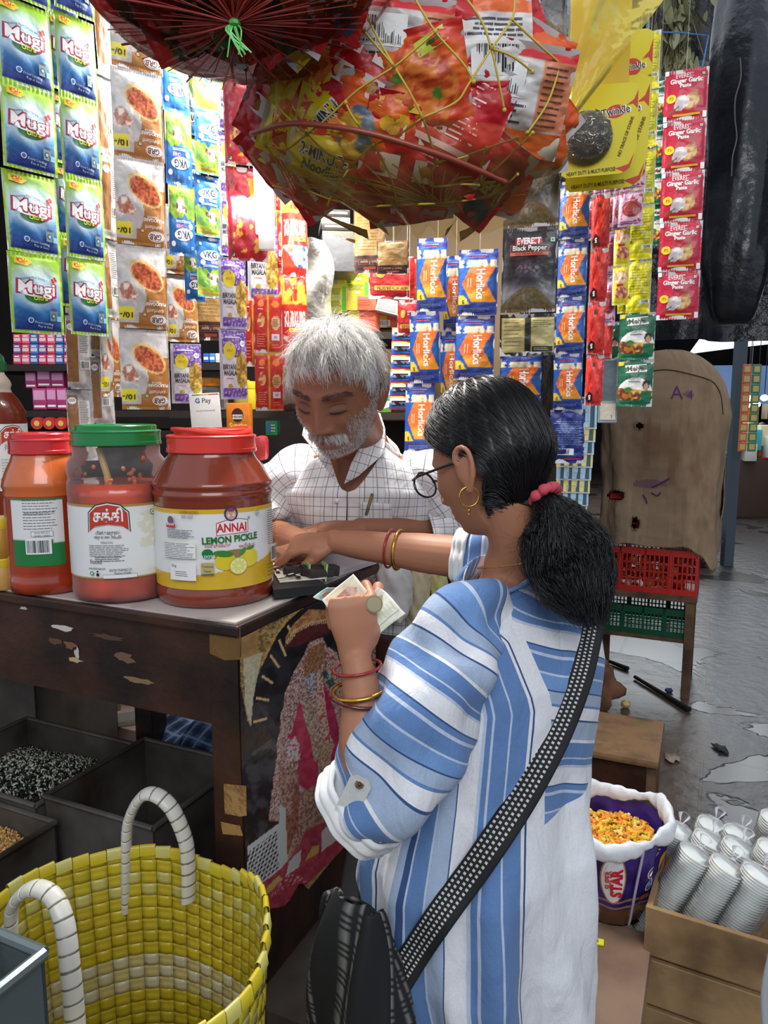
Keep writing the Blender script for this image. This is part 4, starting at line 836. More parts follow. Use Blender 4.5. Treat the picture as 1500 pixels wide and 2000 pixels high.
def d_pepb(a):w,h=a.w,a.h;a.lines(w*.07,h*.2,w*.42,h*.85,7,h*.014,c(90,84,60),seed=2,breaks=3);a.lines(w*.59,h*.66,w*.93,h*.86,4,h*.014,c(90,84,60),seed=4,breaks=3);a.rect(w*.58,h*.10,w*.94,h*.22,c(26,24,24));a.lines(w*.61,h*.12,w*.9,h*.2,2,h*.02,c(180,176,150),seed=6)
kind('pepper_back',.105,.075,p_pepb,d_pepb,puff=.004,seed=12)
def p_gg(u,v):
 red=nz(u,v,c(196,22,62),c(182,14,52),3,4,4);gar=(el(u,v,.42,.36,.17,.12)|el(u,v,.35,.27,.12,.08));gin=(el(u,v,.66,.38,.15,.15)|el(u,v,.58,.28,.14,.08)|el(u,v,.72,.50,.05,.06))
 leaf=(np.abs(u-.72-.02*np.sin(v*30))<.018)&(v>.5)&(v<.64)|(np.abs((v-.22)-(u-.25)*.5)<.018)&(u>.1)&(u<.35)
 return over(red,[(gin,nz(u,v,c(222,184,120),c(170,120,66),5,16,16)),(gar,nz(u,v,c(240,236,232),c(206,190,200),4,9,9)),(leaf,c(90,110,50)),((v<.03)|(v>.97),c(170,12,48))],u.shape)
def d_gg(a):
 w,h=a.w,a.h;a.text('EVEREST',w*.46,h*.87,w*.13,c(120,10,30),w=w*.44,bold=.05,sy=1.3);a.text('EVEREST',w*.46,h*.87,w*.13,c(240,200,206),w=w*.42,bold=.02,sy=1.25);a.text('Ginger Garlic',w*.50,h*.765,w*.15,WHITE,w=w*.74,bold=.03);a.text('Paste',w*.48,h*.665,w*.12,WHITE,bold=.03)
 a.ell(w*.17,h*.43,w*.11,h*.085,c(240,214,40));a.text('₹5',w*.17,h*.43,w*.1,c(190,40,40));a.rect(w*.22,h*.085,w*.84,h*.125,c(236,190,50));a.veg(w*.88,h*.87,w*.035);a.rect(0,h*.90,w*.09,h*.99,WHITE);a.rect(w*.90,h*.02,w*.99,h*.14,WHITE);a.rect(0,0,w*.08,h*.1,WHITE)
kind('ginger',.08,.095,p_gg,d_gg,puff=.006,seed=13)
def p_mei(u,v):
 g=nz(u,v,c(16,104,74),c(12,90,62),3,4,4);w_=el(u,v,.5,.30,.49,.32)&(v>.12);food=w_&(v<.40-.06*u)&(v>.14);fc=nz(u,v,c(206,130,50),c(120,60,40),6,9,9,.45,.55)
 fc2=tuple(np.where(fbm(u*11,v*11,1)>.62,c(226,190,60)[i],fc[i])for i in range(3));hair=el(u,v,.80,.46,.10,.11);face=el(u,v,.80,.42,.07,.085);bod=(u>.66)&(v<.33)&(v>.12)&(u<.97)
 return over(g,[(w_,c(240,238,230)),(food,fc2),(bod&w_,c(20,110,70)),(hair,c(40,26,24)),(face,c(206,150,120)),((v<.13),c(20,112,78)),(el(u,v,.30,.36,.12,.05),c(60,130,50))],u.shape)
def d_mei(a):
 w,h=a.w,a.h;a.rect(w*.20,h*.735,w*.80,h*.90,c(226,220,206),rot=4);a.text('Meiyal',w*.50,h*.815,w*.22,c(40,60,50),w=w*.50,bold=.02,rot=4);a.text('Kulambu',w*.48,h*.60,w*.11,c(80,90,90),w=w*.34);a.lines(w*.3,h*.52,w*.66,h*.55,2,h*.009,c(80,90,90),seed=3);a.poly([(0,h*.96),(w*.20,h*.97),(w*.14,h*.88),(0,h*.87)],c(236,214,40));a.veg(w*.93,h*.93,w*.03)
kind('green_spice',.085,.115,p_mei,d_mei,puff=.007,seed=14)
def p_red5(u,v):return over(nz(u,v,c(176,26,26),c(206,44,34),3,4,6),[(((u+v*.8)%.5<.04)&(v>.2),c(214,70,50))],u.shape)
def d_red5(a):w,h=a.w,a.h;a.veg(w*.45,h*.80,w*.07,c(60,20,20));a.poly([(w*.05,h*.14),(w*.25,h*.28),(w*.46,h*.22),(w*.46,h*.09),(w*.16,h*.06)],c(40,14,20));a.text('5',w*.28,h*.165,w*.26,WHITE,bold=.05,rot=180)
kind('redfive',.05,.11,p_red5,d_red5,puff=.006,wr=.0018,seed=15,nx=24,ny=40)
def p_yel(u,v):return over(nz(u,v,c(222,214,20),c(190,184,20),3,5,7),[((v<.12)&(v>.02),c(236,226,40)),(((u*14)%1<.25)&(v>.3)&(v<.9)&(fbm(u*4,v*20,2)>.45),c(160,156,20))],u.shape)
def d_yel(a):w,h=a.w,a.h;a.barcode(w*.55,h*.20,w*.95,h*.27,3);a.lines(w*.1,h*.35,w*.9,h*.85,10,h*.008,c(120,116,20),seed=5,breaks=5);a.rect(0,h*.30,w*.16,h*.35,c(110,100,20))
kind('yellow',.07,.15,p_yel,d_yel,puff=.006,wr=.003,seed=16)
def p_lil(u,v):
 base=nz(u,v,c(196,150,190),c(214,176,196),3,4,5);sw=el(u,v,.55,.48,.40,.24);rr=np.hypot((u-.55)/.4,(v-.48)/.24);th=np.arctan2(v-.48,u-.55)
 return over(base,[(sw,c(150,40,44)),(sw&(((rr*3+th/6.28)%1)<.35),c(110,24,34)),(v>.93,c(176,120,176)),((fbm(u*7,v*7,5)>.63)&~sw,c(150,60,70))],u.shape)
kind('lilac',.06,.105,p_lil,lambda a:a.lines(a.w*.1,a.h*.05,a.w*.9,a.h*.15,2,a.h*.02,c(120,60,120)),puff=.005,seed=17,nx=34,ny=50)
def p_ylf(u,v):return over(nz(u,v,c(232,220,30),c(222,206,30),3,4,5),[(el(u,v,.5,.70,.46,.17),nz(u,v,c(214,130,60),c(240,214,180),4,9,9)),(el(u,v,.6,.30,.42,.15),nz(u,v,c(170,60,80),c(236,190,120),6,9,9)),((u<.1),c(200,196,206))],u.shape)
kind('yellow_food',.055,.12,p_ylf,lambda a:a.rect(a.w*.3,a.h*.47,a.w*.7,a.h*.53,c(200,40,40)),puff=.006,seed=18,nx=30,ny=50)
def p_brn(u,v):return over(nz(u,v,c(176,140,84),c(160,124,72),3,4,5),[((v<.26),c(60,26,22)),((u<.04)|(u>.96),c(90,60,40))],u.shape)
def d_brn(a):w,h=a.w,a.h;a.rect(w*.15,h*.12,w*.85,h*.20,c(150,110,80));a.rect(w*.16,h*.125,w*.84,h*.195,c(60,26,22));a.text('Black Pepper',w*.5,h*.16,w*.12,c(196,170,130),w=w*.6,rot=180);a.rect(w*.3,h*.05,w*.7,h*.09,c(176,80,60));a.lines(w*.1,h*.32,w*.9,h*.9,12,h*.008,c(110,84,44),seed=3)
kind('brown',.075,.14,p_brn,d_brn,puff=.005,seed=19)
def p_rex(u,v):return over(nz(u,v,c(170,26,26),c(150,20,22),3,4,4),[((v<.06)|(v>.95),c(130,14,18))],u.shape)
def d_rex(a):w,h=a.w,a.h;a.rect(w*.12,h*.20,w*.88,h*.31,c(206,160,70));a.text('NOW WITH 25% EXTRA',w*.5,h*.255,h*.10,c(120,30,20),w=w*.66,bold=.02,rot=180);a.lines(w*.45,h*.55,w*.8,h*.7,2,h*.04,c(230,170,160),seed=3);a.ell(w*.25,h*.6,w*.1,h*.12,c(206,130,40))
kind('redpack',.12,.10,p_rex,d_rex,puff=.006,seed=20)
def p_raz(u,v):return over(nz(u,v,c(40,84,190),c(60,120,220),3,3,4),[((v>.55),c(226,226,240)),((v>.82),c(236,176,60)),((v<.12),c(200,40,60))],u.shape)
def d_raz(a):w,h=a.w,a.h;a.rect(w*.08,h*.28,w*.62,h*.66,c(30,30,36));a.rect(w*.10,h*.36,w*.60,h*.56,c(130,136,146));a.rect(w*.70,h*.2,w*.80,h*.9,c(90,130,230));a.rect(w*.85,h*.28,w*.98,h*.66,c(90,94,104))
kind('razor',.06,.034,p_raz,d_raz,puff=.003,seed=21,nx=24,ny=16,seal=.002)
def card_kind(nm,colr):
 kind(nm,.085,.11,lambda u,v:over(colr,[],u.shape),lambda a:[a.rect(a.w*.06,a.h*.05,a.w*.94,a.h*.95,c(60,90,110)),a.rect(a.w*.07,a.h*.058,a.w*.93,a.h*.942,colr),a.lines(a.w*.3,a.h*.08,a.w*.85,a.h*.30,5,a.h*.01,c(80,100,120),seed=2),a.ell(a.w*.6,a.h*.7,a.w*.12,a.h*.1,c(160,190,206)),a.lines(a.w*.2,a.h*.5,a.w*.9,a.h*.55,1,a.h*.02,c(50,70,90))],puff=.0005,wr=.0002,seed=22,nx=10,ny=12,mat_=PAPER)
card_kind('blue_card',c(176,208,226));card_kind('yellow_card',c(226,214,130))
_k=0
def strip(kd,label,xt,yt,xb,yb,Y,n,wpx,yaw=0,flip=False,group=None,cat='sachet strip',sway=4,part='sachet',wr_off=0,seed=None):
 """a hanging strip of n joined sachets. (xt,yt)-(xb,yb): photo position of its centre line at depth Y; wpx apparent width"""
 global _k;_k+=1
 w,h,me=KIND[kd];top=P(xt,yt,Y);bot=P(xb,yb,Y);Dm=(proj(top)[2]+proj(bot)[2])/2
 W_=wpx*Dm/FPX/max(math.cos(yaw+math.atan((xt-750)/FPX)),.3);v=bot-top;hh=v.length/n;t=thing('sachet_strip',label,cat,top,(0,0,yaw),group)
 M=Matrix.Rotation(-yaw,3,'Z');r_=random.Random(seed or _k);rl=(0,0)
 if top.z<2.42:q_=B();q_.tube([(0,-.001,-.004),(0,-.001,2.45-top.z)],.0005,4,c(170,166,160));q_.build('string',MATT,t)
 for i in range(n):
  p=M@(v*((i+1)/n));o=link(part,me,t);a=R(sway)*r_.uniform(-1,1)
  sx,sz=W_/w,hh/h*.995
  if flip:o.location=M@(v*(i/n));o.rotation_euler=(a,math.pi,0);o.scale=(sx,-1 if False else 1,sz)
  else:o.location=p;o.rotation_euler=(a,r_.uniform(-.012,.012),0);o.scale=(sx,1,sz)
  if flip:o.rotation_euler=(a*.3,math.pi,math.pi*0)
  o.location.y+=-.002*i*0+r_.uniform(-.001,.001)
 return t
def turned(kd,new):
 w,h,me=KIND[kd];m2=me.copy();M=Matrix.Translation((0,0,h))@Matrix.Rotation(math.pi,4,'Y');m2.transform(M);KIND[new]=(w,h,m2)
for a_,b_ in(('puliogare','puliogare_down'),('ghee','ghee_down'),('redfive','redfive_up'),('malt','malt_down'),('malt_back','malt_back_down')):turned(a_,b_)
G1='strips hanging along the left side of the shop';G2='strips hanging in front of the shop on the right'
YL=R(48)
strip('detergent','blue and green detergent sachet strip hanging at the far left, nearest to the camera',38,-175,76,652,1.27,5,98,YL,group='detergent strips')
strip('detergent','blue and green detergent sachet strip hanging second from the left',138,-140,177,655,1.36,5,72,YL,group='detergent strips',sway=3)
strip('detergent','blue detergent strip hidden behind the two front detergent strips',112,-120,152,600,1.43,5,60,YL,group='detergent strips')
strip('puliogare_back','silver and brown backs of a spice mix strip just right of the detergent strips',208,-20,222,620,1.50,4,36,R(60),group=G1)
strip('puliogare_back','silver backs of a spice mix strip hanging down behind the green-lidded jar',152,470,165,900,1.60,3,52,R(30),group=G1)
strip('puliogare_back','narrow grey and brown strip seen edge-on between two silver spice strips',195,560,205,830,1.52,2,40,R(20),group=G1)
strip('puliogare_down','silver puliogare spice strip half hidden behind the long brown and silver one',205,140,218,775,1.53,4,38,R(62),group=G1,seed=5)
strip('puliogare_down','long brown and silver puliogare spice strip with five packets hanging upside down',264,-40,287,800,1.44,5,94,R(32),group=G1,sway=3)
strip('ghee_down','blue ghee sachet strip with cow pictures hanging upside down beside the puliogare strip',338,75,357,500,1.56,3,50,R(38),group='ghee strips')
strip('ghee_down','blue ghee strip behind, its lowest sachet ending beside a brown spice packet',366,150,382,588,1.62,4,38,R(38),group='ghee strips')
strip('ghee','blue and green ghee strip hanging right way up, rightmost of the ghee strips',404,90,413,582,1.60,4,52,R(38),group='ghee strips',seed=3)
strip('puliogare_down','brown and silver puliogare packet hanging behind the long puliogare strip',345,400,358,668,1.66,2,62,R(30),group=G1)
strip('brown','dark red and brown masala packets behind the ghee strips',412,520,412,665,1.75,1,60,R(10),group=G1)
strip('biryani','white and purple biryani masala packet standing out below the puliogare packet',362,670,366,788,1.62,1,58,R(15),group='biryani masala strips')
strip('biryani','long white and purple biryani masala strip partly behind the peanut packets',442,130,447,500,1.56,3,34,R(40),group='biryani masala strips')
strip('biryani','white and purple biryani masala strip of two packets with yellow ovals',456,502,458,780,1.50,2,52,R(24),group='biryani masala strips')
strip('biryani','biryani masala packet tucked under the peanut packet',512,440,514,588,1.60,1,58,R(15),group='biryani masala strips')
strip('peanuts','red masala peanut packets hanging above the keeper at the left, brightly lit',474,130,486,510,1.46,2,78,R(20),group='snack packet strips',sway=6)
strip('spice','thin red spice strip just right of the peanut packets',538,410,542,640,1.66,2,32,R(20),group='red and gold spice strips')
strip('spice','twin red and gold spice sachets hanging left of the keeper',521,575,527,802,1.56,2,54,R(15),group='red and gold spice strips')
strip('crisps','orange-red crisp packets hanging above the keeper\'s shoulder',576,360,577,716,1.58,2,50,R(18),group='snack packet strips',sway=5)
strip('peanuts','orange and red snack packets hanging under the net bag near the lamp',560,290,556,560,1.74,2,44,R(10),group='snack packet strips')
strip('spice','red sachets glimpsed behind the biryani strip, low beside the red and gold sachets',492,560,494,716,1.7,1,34,R(15),group='red and gold spice strips')
YR=R(-22)
strip('malt','blue and orange malt drink strip directly right of the keeper\'s head',856,466,818,884,1.72,3,58,R(-14),group='malt drink strips')
strip('malt','blue and orange malt drink strip second from the left, tops hidden by brown sachets',938,486,925,742,1.66,2,76,R(-14),group='malt drink strips')
strip('malt','blue malt drink strip partly hidden between the first two malt strips',892,500,880,790,1.74,2,40,R(-14),group='malt drink strips')
strip('malt','short blue malt drink sachet pair just above the woman\'s hair',1022,690,1015,790,1.60,1,80,R(-10),group='malt drink strips')
strip('malt','long blue and orange malt drink strip right of the black pepper packets',1124,350,1108,800,1.50,4,56,R(-24),group='malt drink strips')
strip('malt_back_down','dark blue backs of malt sachets beside the woman\'s hair',1108,800,1106,905,1.52,1,66,R(-10),group='malt drink strips',sway=6)
strip('pepper','black and olive black pepper packets with a long strip hanging beside the net bag',1056,-90,1030,610,1.42,4,108,R(-16),group='black pepper strips',sway=3)
strip('pepper_back','pair of pale yellow-backed pepper sachets below the black pepper packets',1034,612,1030,695,1.50,1,108,R(-10),group='black pepper strips')
strip('brown','brown pepper sachet hanging upside down, left of the pair above the keeper',724,400,722,533,1.60,1,62,R(-5),group='brown pepper sachets')
strip('brown','brown pepper sachet hanging upside down, right of the pair above the keeper',770,470,767,535,1.59,1,62,R(-5),group='brown pepper sachets')
strip('redpack','dark red chocolate pack reading NOW WITH 25% EXTRA beside the boxes',768,500,766,584,1.80,1,92,R(4),group='red packs')
strip('redpack','orange-red pack hanging crooked under the NOW WITH 25% EXTRA pack',800,586,798,655,1.76,1,44,R(-5),group='red packs')
strip('razor','hanging card of blue and silver disposable razors right of the keeper\'s head',795,640,788,800,1.80,6,56,R(4),part='razor',sway=2)
strip('redfive','upper red snack sachet strip with 5 marks beside the malt strip',1176,380,1158,792,1.54,4,34,R(-22),group='red five rupee strips')
strip('redfive','thin red sachet strip behind the red five rupee strip',1190,470,1180,700,1.60,2,28,R(-22),group='red five rupee strips')
for i in range(5):strip('lilac',['first','second','third','fourth','fifth'][i]+' lilac and maroon sachet strip from the left, under the yellow scrubber cards',1158+i*21,300,1150+i*20,470-i*7,1.60-.022*i,2,46 if i==4 else 30,YR,group='lilac sachet strips',seed=7)
strip('yellow','bright yellow sachet strip hanging beside the scrubber cards, backs showing',1266,60,1245,614,1.56,5,46,YR,group='yellow sachet strips')
strip('yellow','second bright yellow sachet strip, lower and left of the first',1232,420,1226,612,1.59,2,40,YR,group='yellow sachet strips')
strip('yellow_food','yellow sachets with food pictures between the lilac and plain yellow strips',1216,440,1210,596,1.55,2,30,YR,group='yellow sachet strips')
strip('lilac','grey-lilac sachet backs hanging left of the yellow food sachets',1194,450,1186,636,1.58,2,28,YR,group='lilac sachet strips')
strip('green_spice','green sachet strip of two below the yellow strips',1247,610,1238,794,1.56,2,66,R(-14),group='green sachet strips')
strip('green_spice','green sachet partly hidden to the left of the front green strip',1190,628,1184,702,1.64,1,46,R(-14),group='green sachet strips')
strip('green_spice','dim green sachets behind the ginger garlic strip',1290,150,1284,480,1.74,4,38,R(-14),group='green sachet strips')
strip('ginger','crimson ginger garlic paste strip, rightmost of the hanging strips',1341,134,1322,624,1.62,5,78,R(-20),group=G2,sway=2)
for i in range(9):strip('blue_card' if i%2==0 else 'yellow_card',('pale blue' if i%2==0 else 'pale yellow')+' printed card, '+['topmost','second','third','fourth','fifth','sixth','seventh','eighth','lowest'][i]+' in the staggered hanging stack',1128-i*1.5,775+i*27,1126-i*1.5,838+i*25,1.62+i*.003,1,76-i*2.4,R(-12),group='staggered printed cards',cat='card',part='card',sway=1)
# ================================================================ goods on the rear shelves
SHELF=mat('dark_shelf_board',c(46,34,28),rough=.7,vary=(5,c(26,20,18),.4,.65))
ARTP=PLAS
def pbox(name,label,cat,x0,y0,x1,y1,Y,dep,col,art=None,yaw=0,group=None,tilt=0,m=None,bev=.002):
 p0=P((x0+x1)/2,y1,Y);D=proj(p0)[2];w=(x1-x0)*D/FPX;h=P((x0+x1)/2,y0,Y).z-p0.z
 b=B();b.box((0,dep/2,h/2),(w,dep,h),col,bev=bev)
 a=Art(w,h,lambda x,y,off:(x-w/2,-off-.0002+0*x,y+0*x),b)
 if art:art(a)
 o=b.build(name,m or PRINT,smooth=30,loc=p0,rot=(0,tilt,yaw));return tag(o,label,cat,group)
def board(x0,x1,y,Y,dep=.28,name='shelf_board',label='',th=.018):
 p=P((x0+x1)/2,y,Y);D=proj(p)[2];w=(x1-x0)*D/FPX;b=B();b.box((0,dep/2,-th/2),(w,dep,th));return b.build(name,SHELF,smooth=False,loc=p,label=label,cat='shelf')
board(-60,340,712,2.15,label='dark shelf board carrying the small pink and blue soap packets, behind the left strips')
board(-60,340,802,2.15,label='dark shelf board carrying the stack of pink packets, behind the left strips')
board(-60,345,842,2.12,label='lowest dark shelf board on the left, carrying the round red boxes')
r_=random.Random(5)
cols=[c(206,50,90),c(60,120,190),c(220,90,130),c(120,60,130),c(40,90,160),c(196,60,70)]
k=0
rown=['top','middle','bottom']
coln=['first','second','third','fourth','fifth','sixth','seventh']
for j in range(3):
 for i in range(7):
  cc_=cols[(i*2+j*3)%6];x0=26+i*16.5;y0=652+j*20
  pbox('soap_box','small soap packet in the '+rown[j]+' row on the left rear shelf, '+coln[i]+' from the left','box',x0,y0,x0+15.5,y0+19.3,2.16,.05,cc_,lambda a,cc_=cc_:(a.rect(a.w*.1,a.h*.25,a.w*.9,a.h*.6,mix(cc_,WHITE,.6)),a.rect(a.w*.2,a.h*.7,a.w*.8,a.h*.85,c(240,210,220))),group='small soap packets')
k=0
for(x0,y0,x1,y1)in[(50,726,72,758),(73,722,100,756),(100,726,126,756),(65,758,92,800),(92,757,112,799),(112,757,132,800)]:
 k+=1;pbox('pink_carton','magenta and white carton, '+['top left','top middle','top right','bottom left','bottom middle','bottom right'][k-1]+' of the small stack on the left rear shelf','box',x0,y0,x1-.6,y1,2.18,.06,c(170,50,110),lambda a:(a.rect(a.w*.08,a.h*.45,a.w*.92,a.h*.9,c(214,150,190)),a.rect(a.w*.1,a.h*.1,a.w*.9,a.h*.2,WHITE)),group='magenta cartons')
for i,x in enumerate((82,105,128)):
 p=P(x,838,2.16);b=B();b.tube([(0,0,.017),(0,-.03,.017)],[.018,.0175],20,c(196,40,34));b.tube([(0,-.0305,.017),(0,-.031,.017)],[.008,.008],14,c(230,190,80))
 b.build('round_tin',PLAS,loc=p,label='small round red tin lying on its side, '+['left','middle','right'][i]+' of three on the left rear shelf',cat='tin',group='round red tins')
for i in range(4):pbox('blue_box','tiny blue and white box, '+coln[i]+' from the left behind the biryani strip','box',397+i*12,690,408+i*12,708,2.0,.04,[c(40,90,180),c(60,130,200),c(220,224,230),c(230,190,190)][i],lambda a:a.rect(a.w*.1,a.h*.3,a.w*.9,a.h*.6,WHITE),group='tiny boxes behind the biryani strip')
board(385,470,709,1.99,.1,label='thin shelf edge under the tiny blue and white boxes')
board(330,575,803,1.98,.2,label='shelf board above the dark recess left of the keeper')
p=P(425,803,2.05)
for(px,y1,w,y0,lidc,bodyc,lab)in[(417,800,58,738,c(230,140,30),c(190,186,180),'clear plastic jar with an orange lid behind the payment card'),(474,802,34,742,c(196,176,50),c(170,150,60),'yellow-green bottle between the biryani strip and the red and gold sachets'),(492,800,24,745,c(226,206,40),c(220,200,30),'small yellow bottle with a brown band beside the red and gold sachets')]:
 q=P(px,y1,2.05);D=proj(q)[2];r=w/2*D/FPX;H_=P(px,y0,2.05).z-q.z;t=thing('plastic_jar',lab,'jar',q)
 b=B();b.lathe([(r*.9,0),(r,.005),(r,H_*.62),(r*.85,H_*.72),(r*.8,H_*.76)],28,col=bodyc);b.build('body',PETC if 'clear' in lab else PLAS,t)
 b=B();b.lathe([(r*.9,H_*.74),(r*.92,H_*.78),(r*.92,H_*.97),(r*.85,H_)],28,col=lidc);b.build('lid',JARLID,t)
q=P(345,860,1.72);t=thing('bottle_stack','large ribbed clear plastic water bottle behind the green-lidded jar','bottle',(q.x+.04,q.y,ZT));b=B();b.lathe([(.055,0),(.06,.01)]+[(.06-(.003 if i%2 else 0),.02+i*.012)for i in range(14)]+[(.05,.2),(.02,.23),(.015,.25)],32,col=c(220,224,228));b.build('bottle_body',PETC,t);b=B();b.lathe([(.017,.25),(.017,.27)],20,col=WHITE);b.build('cap',JARLID,t)
t.location=P(352,900,1.72);t.location.z=ZT
def gp(a):
 w,h=a.w,a.h;a.text('G',w*.27,h*.86,w*.22,c(40,100,160),bold=.03);a.text('Pay',w*.56,h*.86,w*.22,c(70,70,76),bold=.01);a.rect(w*.1,h*.965,w*.35,h*.985,c(40,140,80));a.rect(w*.35,h*.965,w*.65,h*.985,c(230,180,40));a.rect(w*.65,h*.965,w*.98,h*.985,c(206,60,50));a.lines(w*.2,h*.66,w*.85,h*.69,1,h*.01,c(110,110,110),seed=1)
pbox('payment_card','white upright payment card behind the red-lidded jar','sign',378,768,436,872,1.62,.003,c(236,236,230),gp,yaw=R(6),tilt=R(-3),m=PAPER)
bpy.context.view_layer.update()
def sun(a):
 w,h=a.w,a.h;a.ell(w*.5,h*.62,w*.26,h*.22,c(60,30,20));a.rect(w*.28,h*.50,w*.72,h*.64,c(240,236,226));a.text('NESCAFE',w*.5,h*.57,w*.14,c(40,24,20),w=w*.4,bold=.03);a.text('Sunrise',w*.5,h*.30,w*.3,c(250,226,90),w=w*.8,bold=.04,shear=.2)
pbox('coffee_carton','orange coffee carton with a dark oval right of the payment card','box',443,787,487,850,1.70,.05,c(226,130,30),sun)
pbox('medicine_box','small green box beside the keeper\'s shoulder','box',519,822,542,850,1.9,.05,c(20,140,80),lambda a:(a.rect(a.w*.1,a.h*.2,a.w*.4,a.h*.85,c(60,110,170)),a.lines(a.w*.45,a.h*.2,a.w*.9,a.h*.8,3,a.h*.06,WHITE)))
pbox('red_bag','crumpled red packet behind the red jar lid at the keeper\'s arm','packet',497,852,520,900,1.66,.05,c(186,50,56),bev=.01)
board(590,850,648,1.98,.34,label='dark shelf board above the keeper\'s head')
board(600,850,806,2.02,.3,label='dark shelf board behind the keeper\'s neck')
b=B();slab(b,-.10,.42,1.30,1.44,1.46,2.6);b.build('cardboard_panel',mat('kraft_cardboard',c(120,100,74),rough=.85,vary=(5,c(110,92,66),.4,.65)),smooth=False,label='tall brown cardboard panel behind the shelf boxes above the keeper',cat='cardboard')
def ybox(g):
 def f(a):
  w,h=a.w,a.h;a.rect(w*(.82 if g else 0),0,w*(1 if g else.18),h,c(90,200,50));a.lines(w*.12,h*.45,w*.8,h*.9,4,h*.06,c(120,140,30),seed=int(w*1e5)%9);a.rect(w*.42,h*.2,w*.62,h*.42,c(176,196,206));
 return f
yb=[(636,531,674,561,0),(637,560,676,589,1),(634,584,676,612,1),(674,476,706,503,0),(672,505,722,530,0),(677,528,722,553,0),(676,552,720,580,1)]
nm=['left column, upper box','left column, middle box with a round mark','left column, lowest box','topmost box of the right column','second box of the right column','third box of the right column','fourth box of the right column']
def stackz(i):return 0
for i,(x0,y0,x1,y1,g)in enumerate(yb):pbox('incense_box','yellow and green box above the keeper, '+nm[i],'box',x0,y0,x1,y1-.4,1.98+(.03 if i>2 else 0),.11,c(224,220,50),ybox(g),yaw=R(-6 if i<3 else 5),group='yellow and green boxes')
for i,(x0,y0,x1,y1)in enumerate([(678,578,735,606),(680,606,742,648),(727,610,785,640)]):pbox('incense_box',['orange and yellow box under the right column of green boxes','large salmon and yellow box resting on the shelf above the keeper','salmon box with a barcode at its corner, right of the large one'][i],'box',x0,y0,x1,y1,2.0+.01*i,.11,c(228,104,74),(lambda a:(a.rect(0,0,a.w*.35,a.h,c(228,200,50)),a.lines(a.w*.4,a.h*.3,a.w*.9,a.h*.8,3,a.h*.05,c(190,70,50))))if i<2 else(lambda a:(a.rect(0,0,a.w*.5,a.h*.8,c(226,190,50)),a.barcode(a.w*.1,a.h*.1,a.w*.6,a.h*.5))),yaw=R(4),group='salmon and yellow boxes')
pbox('sachet_bundle','bundle of silver and white packs lying on the salmon boxes','packet',732,585,787,612,1.96,.05,c(200,198,196),lambda a:(a.rect(a.w*.05,a.h*.15,a.w*.7,a.h*.7,c(150,150,152)),a.rect(a.w*.75,a.h*.1,a.w*.95,a.h*.8,c(226,206,90))),tilt=R(14))
for i,(x0,y0,x1,y1,cc_)in enumerate([(628,409,684,424,c(40,40,44)),(628,424,684,438,c(220,214,210)),(628,436,690,450,c(52,50,54))]):pbox('book',['dark topmost book of the pile','white-edged middle book of the pile','dark lowest book of the pile'][i]+' above the keeper','book',x0,y0,x1,y1-.3,1.86,.14,cc_,lambda a:a.rect(a.w*.1,a.h*.4,a.w*.9,a.h*.7,c(170,166,170)),yaw=R(8),group='pile of books')
pbox('dark_carton','grey-black carton under the pile of books above the keeper','box',630,451,702,530,1.86,.13,c(92,92,94),None,yaw=R(8))
for i,(x0,y0,x1,y1,ca)in enumerate([(735,740,764,760,c(226,240,236)),(735,760,764,781,c(60,190,160)),(735,781,764,806,c(90,150,60)),(718,740,734,772,c(30,160,80)),(718,772,734,806,c(60,110,150))]):pbox('soap_carton',['pale mint carton, top of the stack','turquoise and white carton, middle of the stack','leaf-green and white carton, bottom of the stack','bright green carton left of the stack, upper','blue-grey carton left of the stack, lower'][i]+', right of the keeper\'s face','box',x0,y0,x1,y1-.4,2.04,.07,ca,(lambda a:(a.poly([(0,a.h*.1),(a.w,a.h*.5),(a.w,a.h*.95),(0,a.h*.7)],WHITE),a.lines(a.w*.1,a.h*.5,a.w*.6,a.h*.7,1,a.h*.08,c(60,140,100))))if i<3 else None,group='cartons beside the keeper')
q=P(612,470,1.84);b=B()
b.grid(lambda u,v:(q.x+(u-.5)*(.05+.05*np.sin(v*3))+.01*np.sin(v*9),q.y-.03*np.sin(u*3.14)*(1+.4*np.sin(v*11+u*5)),q.z-.27*v),14,24)
b.build('plastic_bag',film('cloudy_film',c(200,196,186),opac=.38,rough=.25,bump=(25,.8,.01)),smooth='all',label='cloudy clear plastic bag hanging above the keeper\'s left temple',cat='bag')
b=B();q=P(592,700,1.86);b.blob((q.x-.05,q.y,q.z-.02),(.055,.05,.10),c(120,106,92),16,amp=.3,seed=3);b.build('plastic_bag',film('cloudy_film2',c(150,136,118),opac=.6,rough=.25,bump=(25,.8,.01)),smooth='all',label='greyish filled plastic bag hanging just left of the keeper\'s hair',cat='bag')
pbox('dark_jar','dark reddish jar in shadow left of the keeper\'s face','jar',553,745,592,806,2.0,.07,c(60,34,32),None,bev=.02)
pbox('tray_calendar','grey-blue pocket tray hanging beside the red strip','tray',1168,700,1204,826,1.60,.012,c(150,160,166),lambda a:(a.rect(a.w*.06,a.h*.35,a.w*.86,a.h*.97,c(84,96,106)),a.rect(a.w*.1,a.h*.05,a.w*.9,a.h*.3,c(206,196,176)),a.text('5',a.w*.7,a.h*.1,a.w*.2,BLACK)),yaw=R(-14))
TUBE=mat('glare_tube_glow',c(255,255,255),emit=((1,.98,.94),2.6))  # added glowing tube, stands in for the white glare on the packets
q=P(512,395,1.43);t=thing('glare_tube','bright white vertical tube lamp glowing between the hanging snack packets','lamp',q)
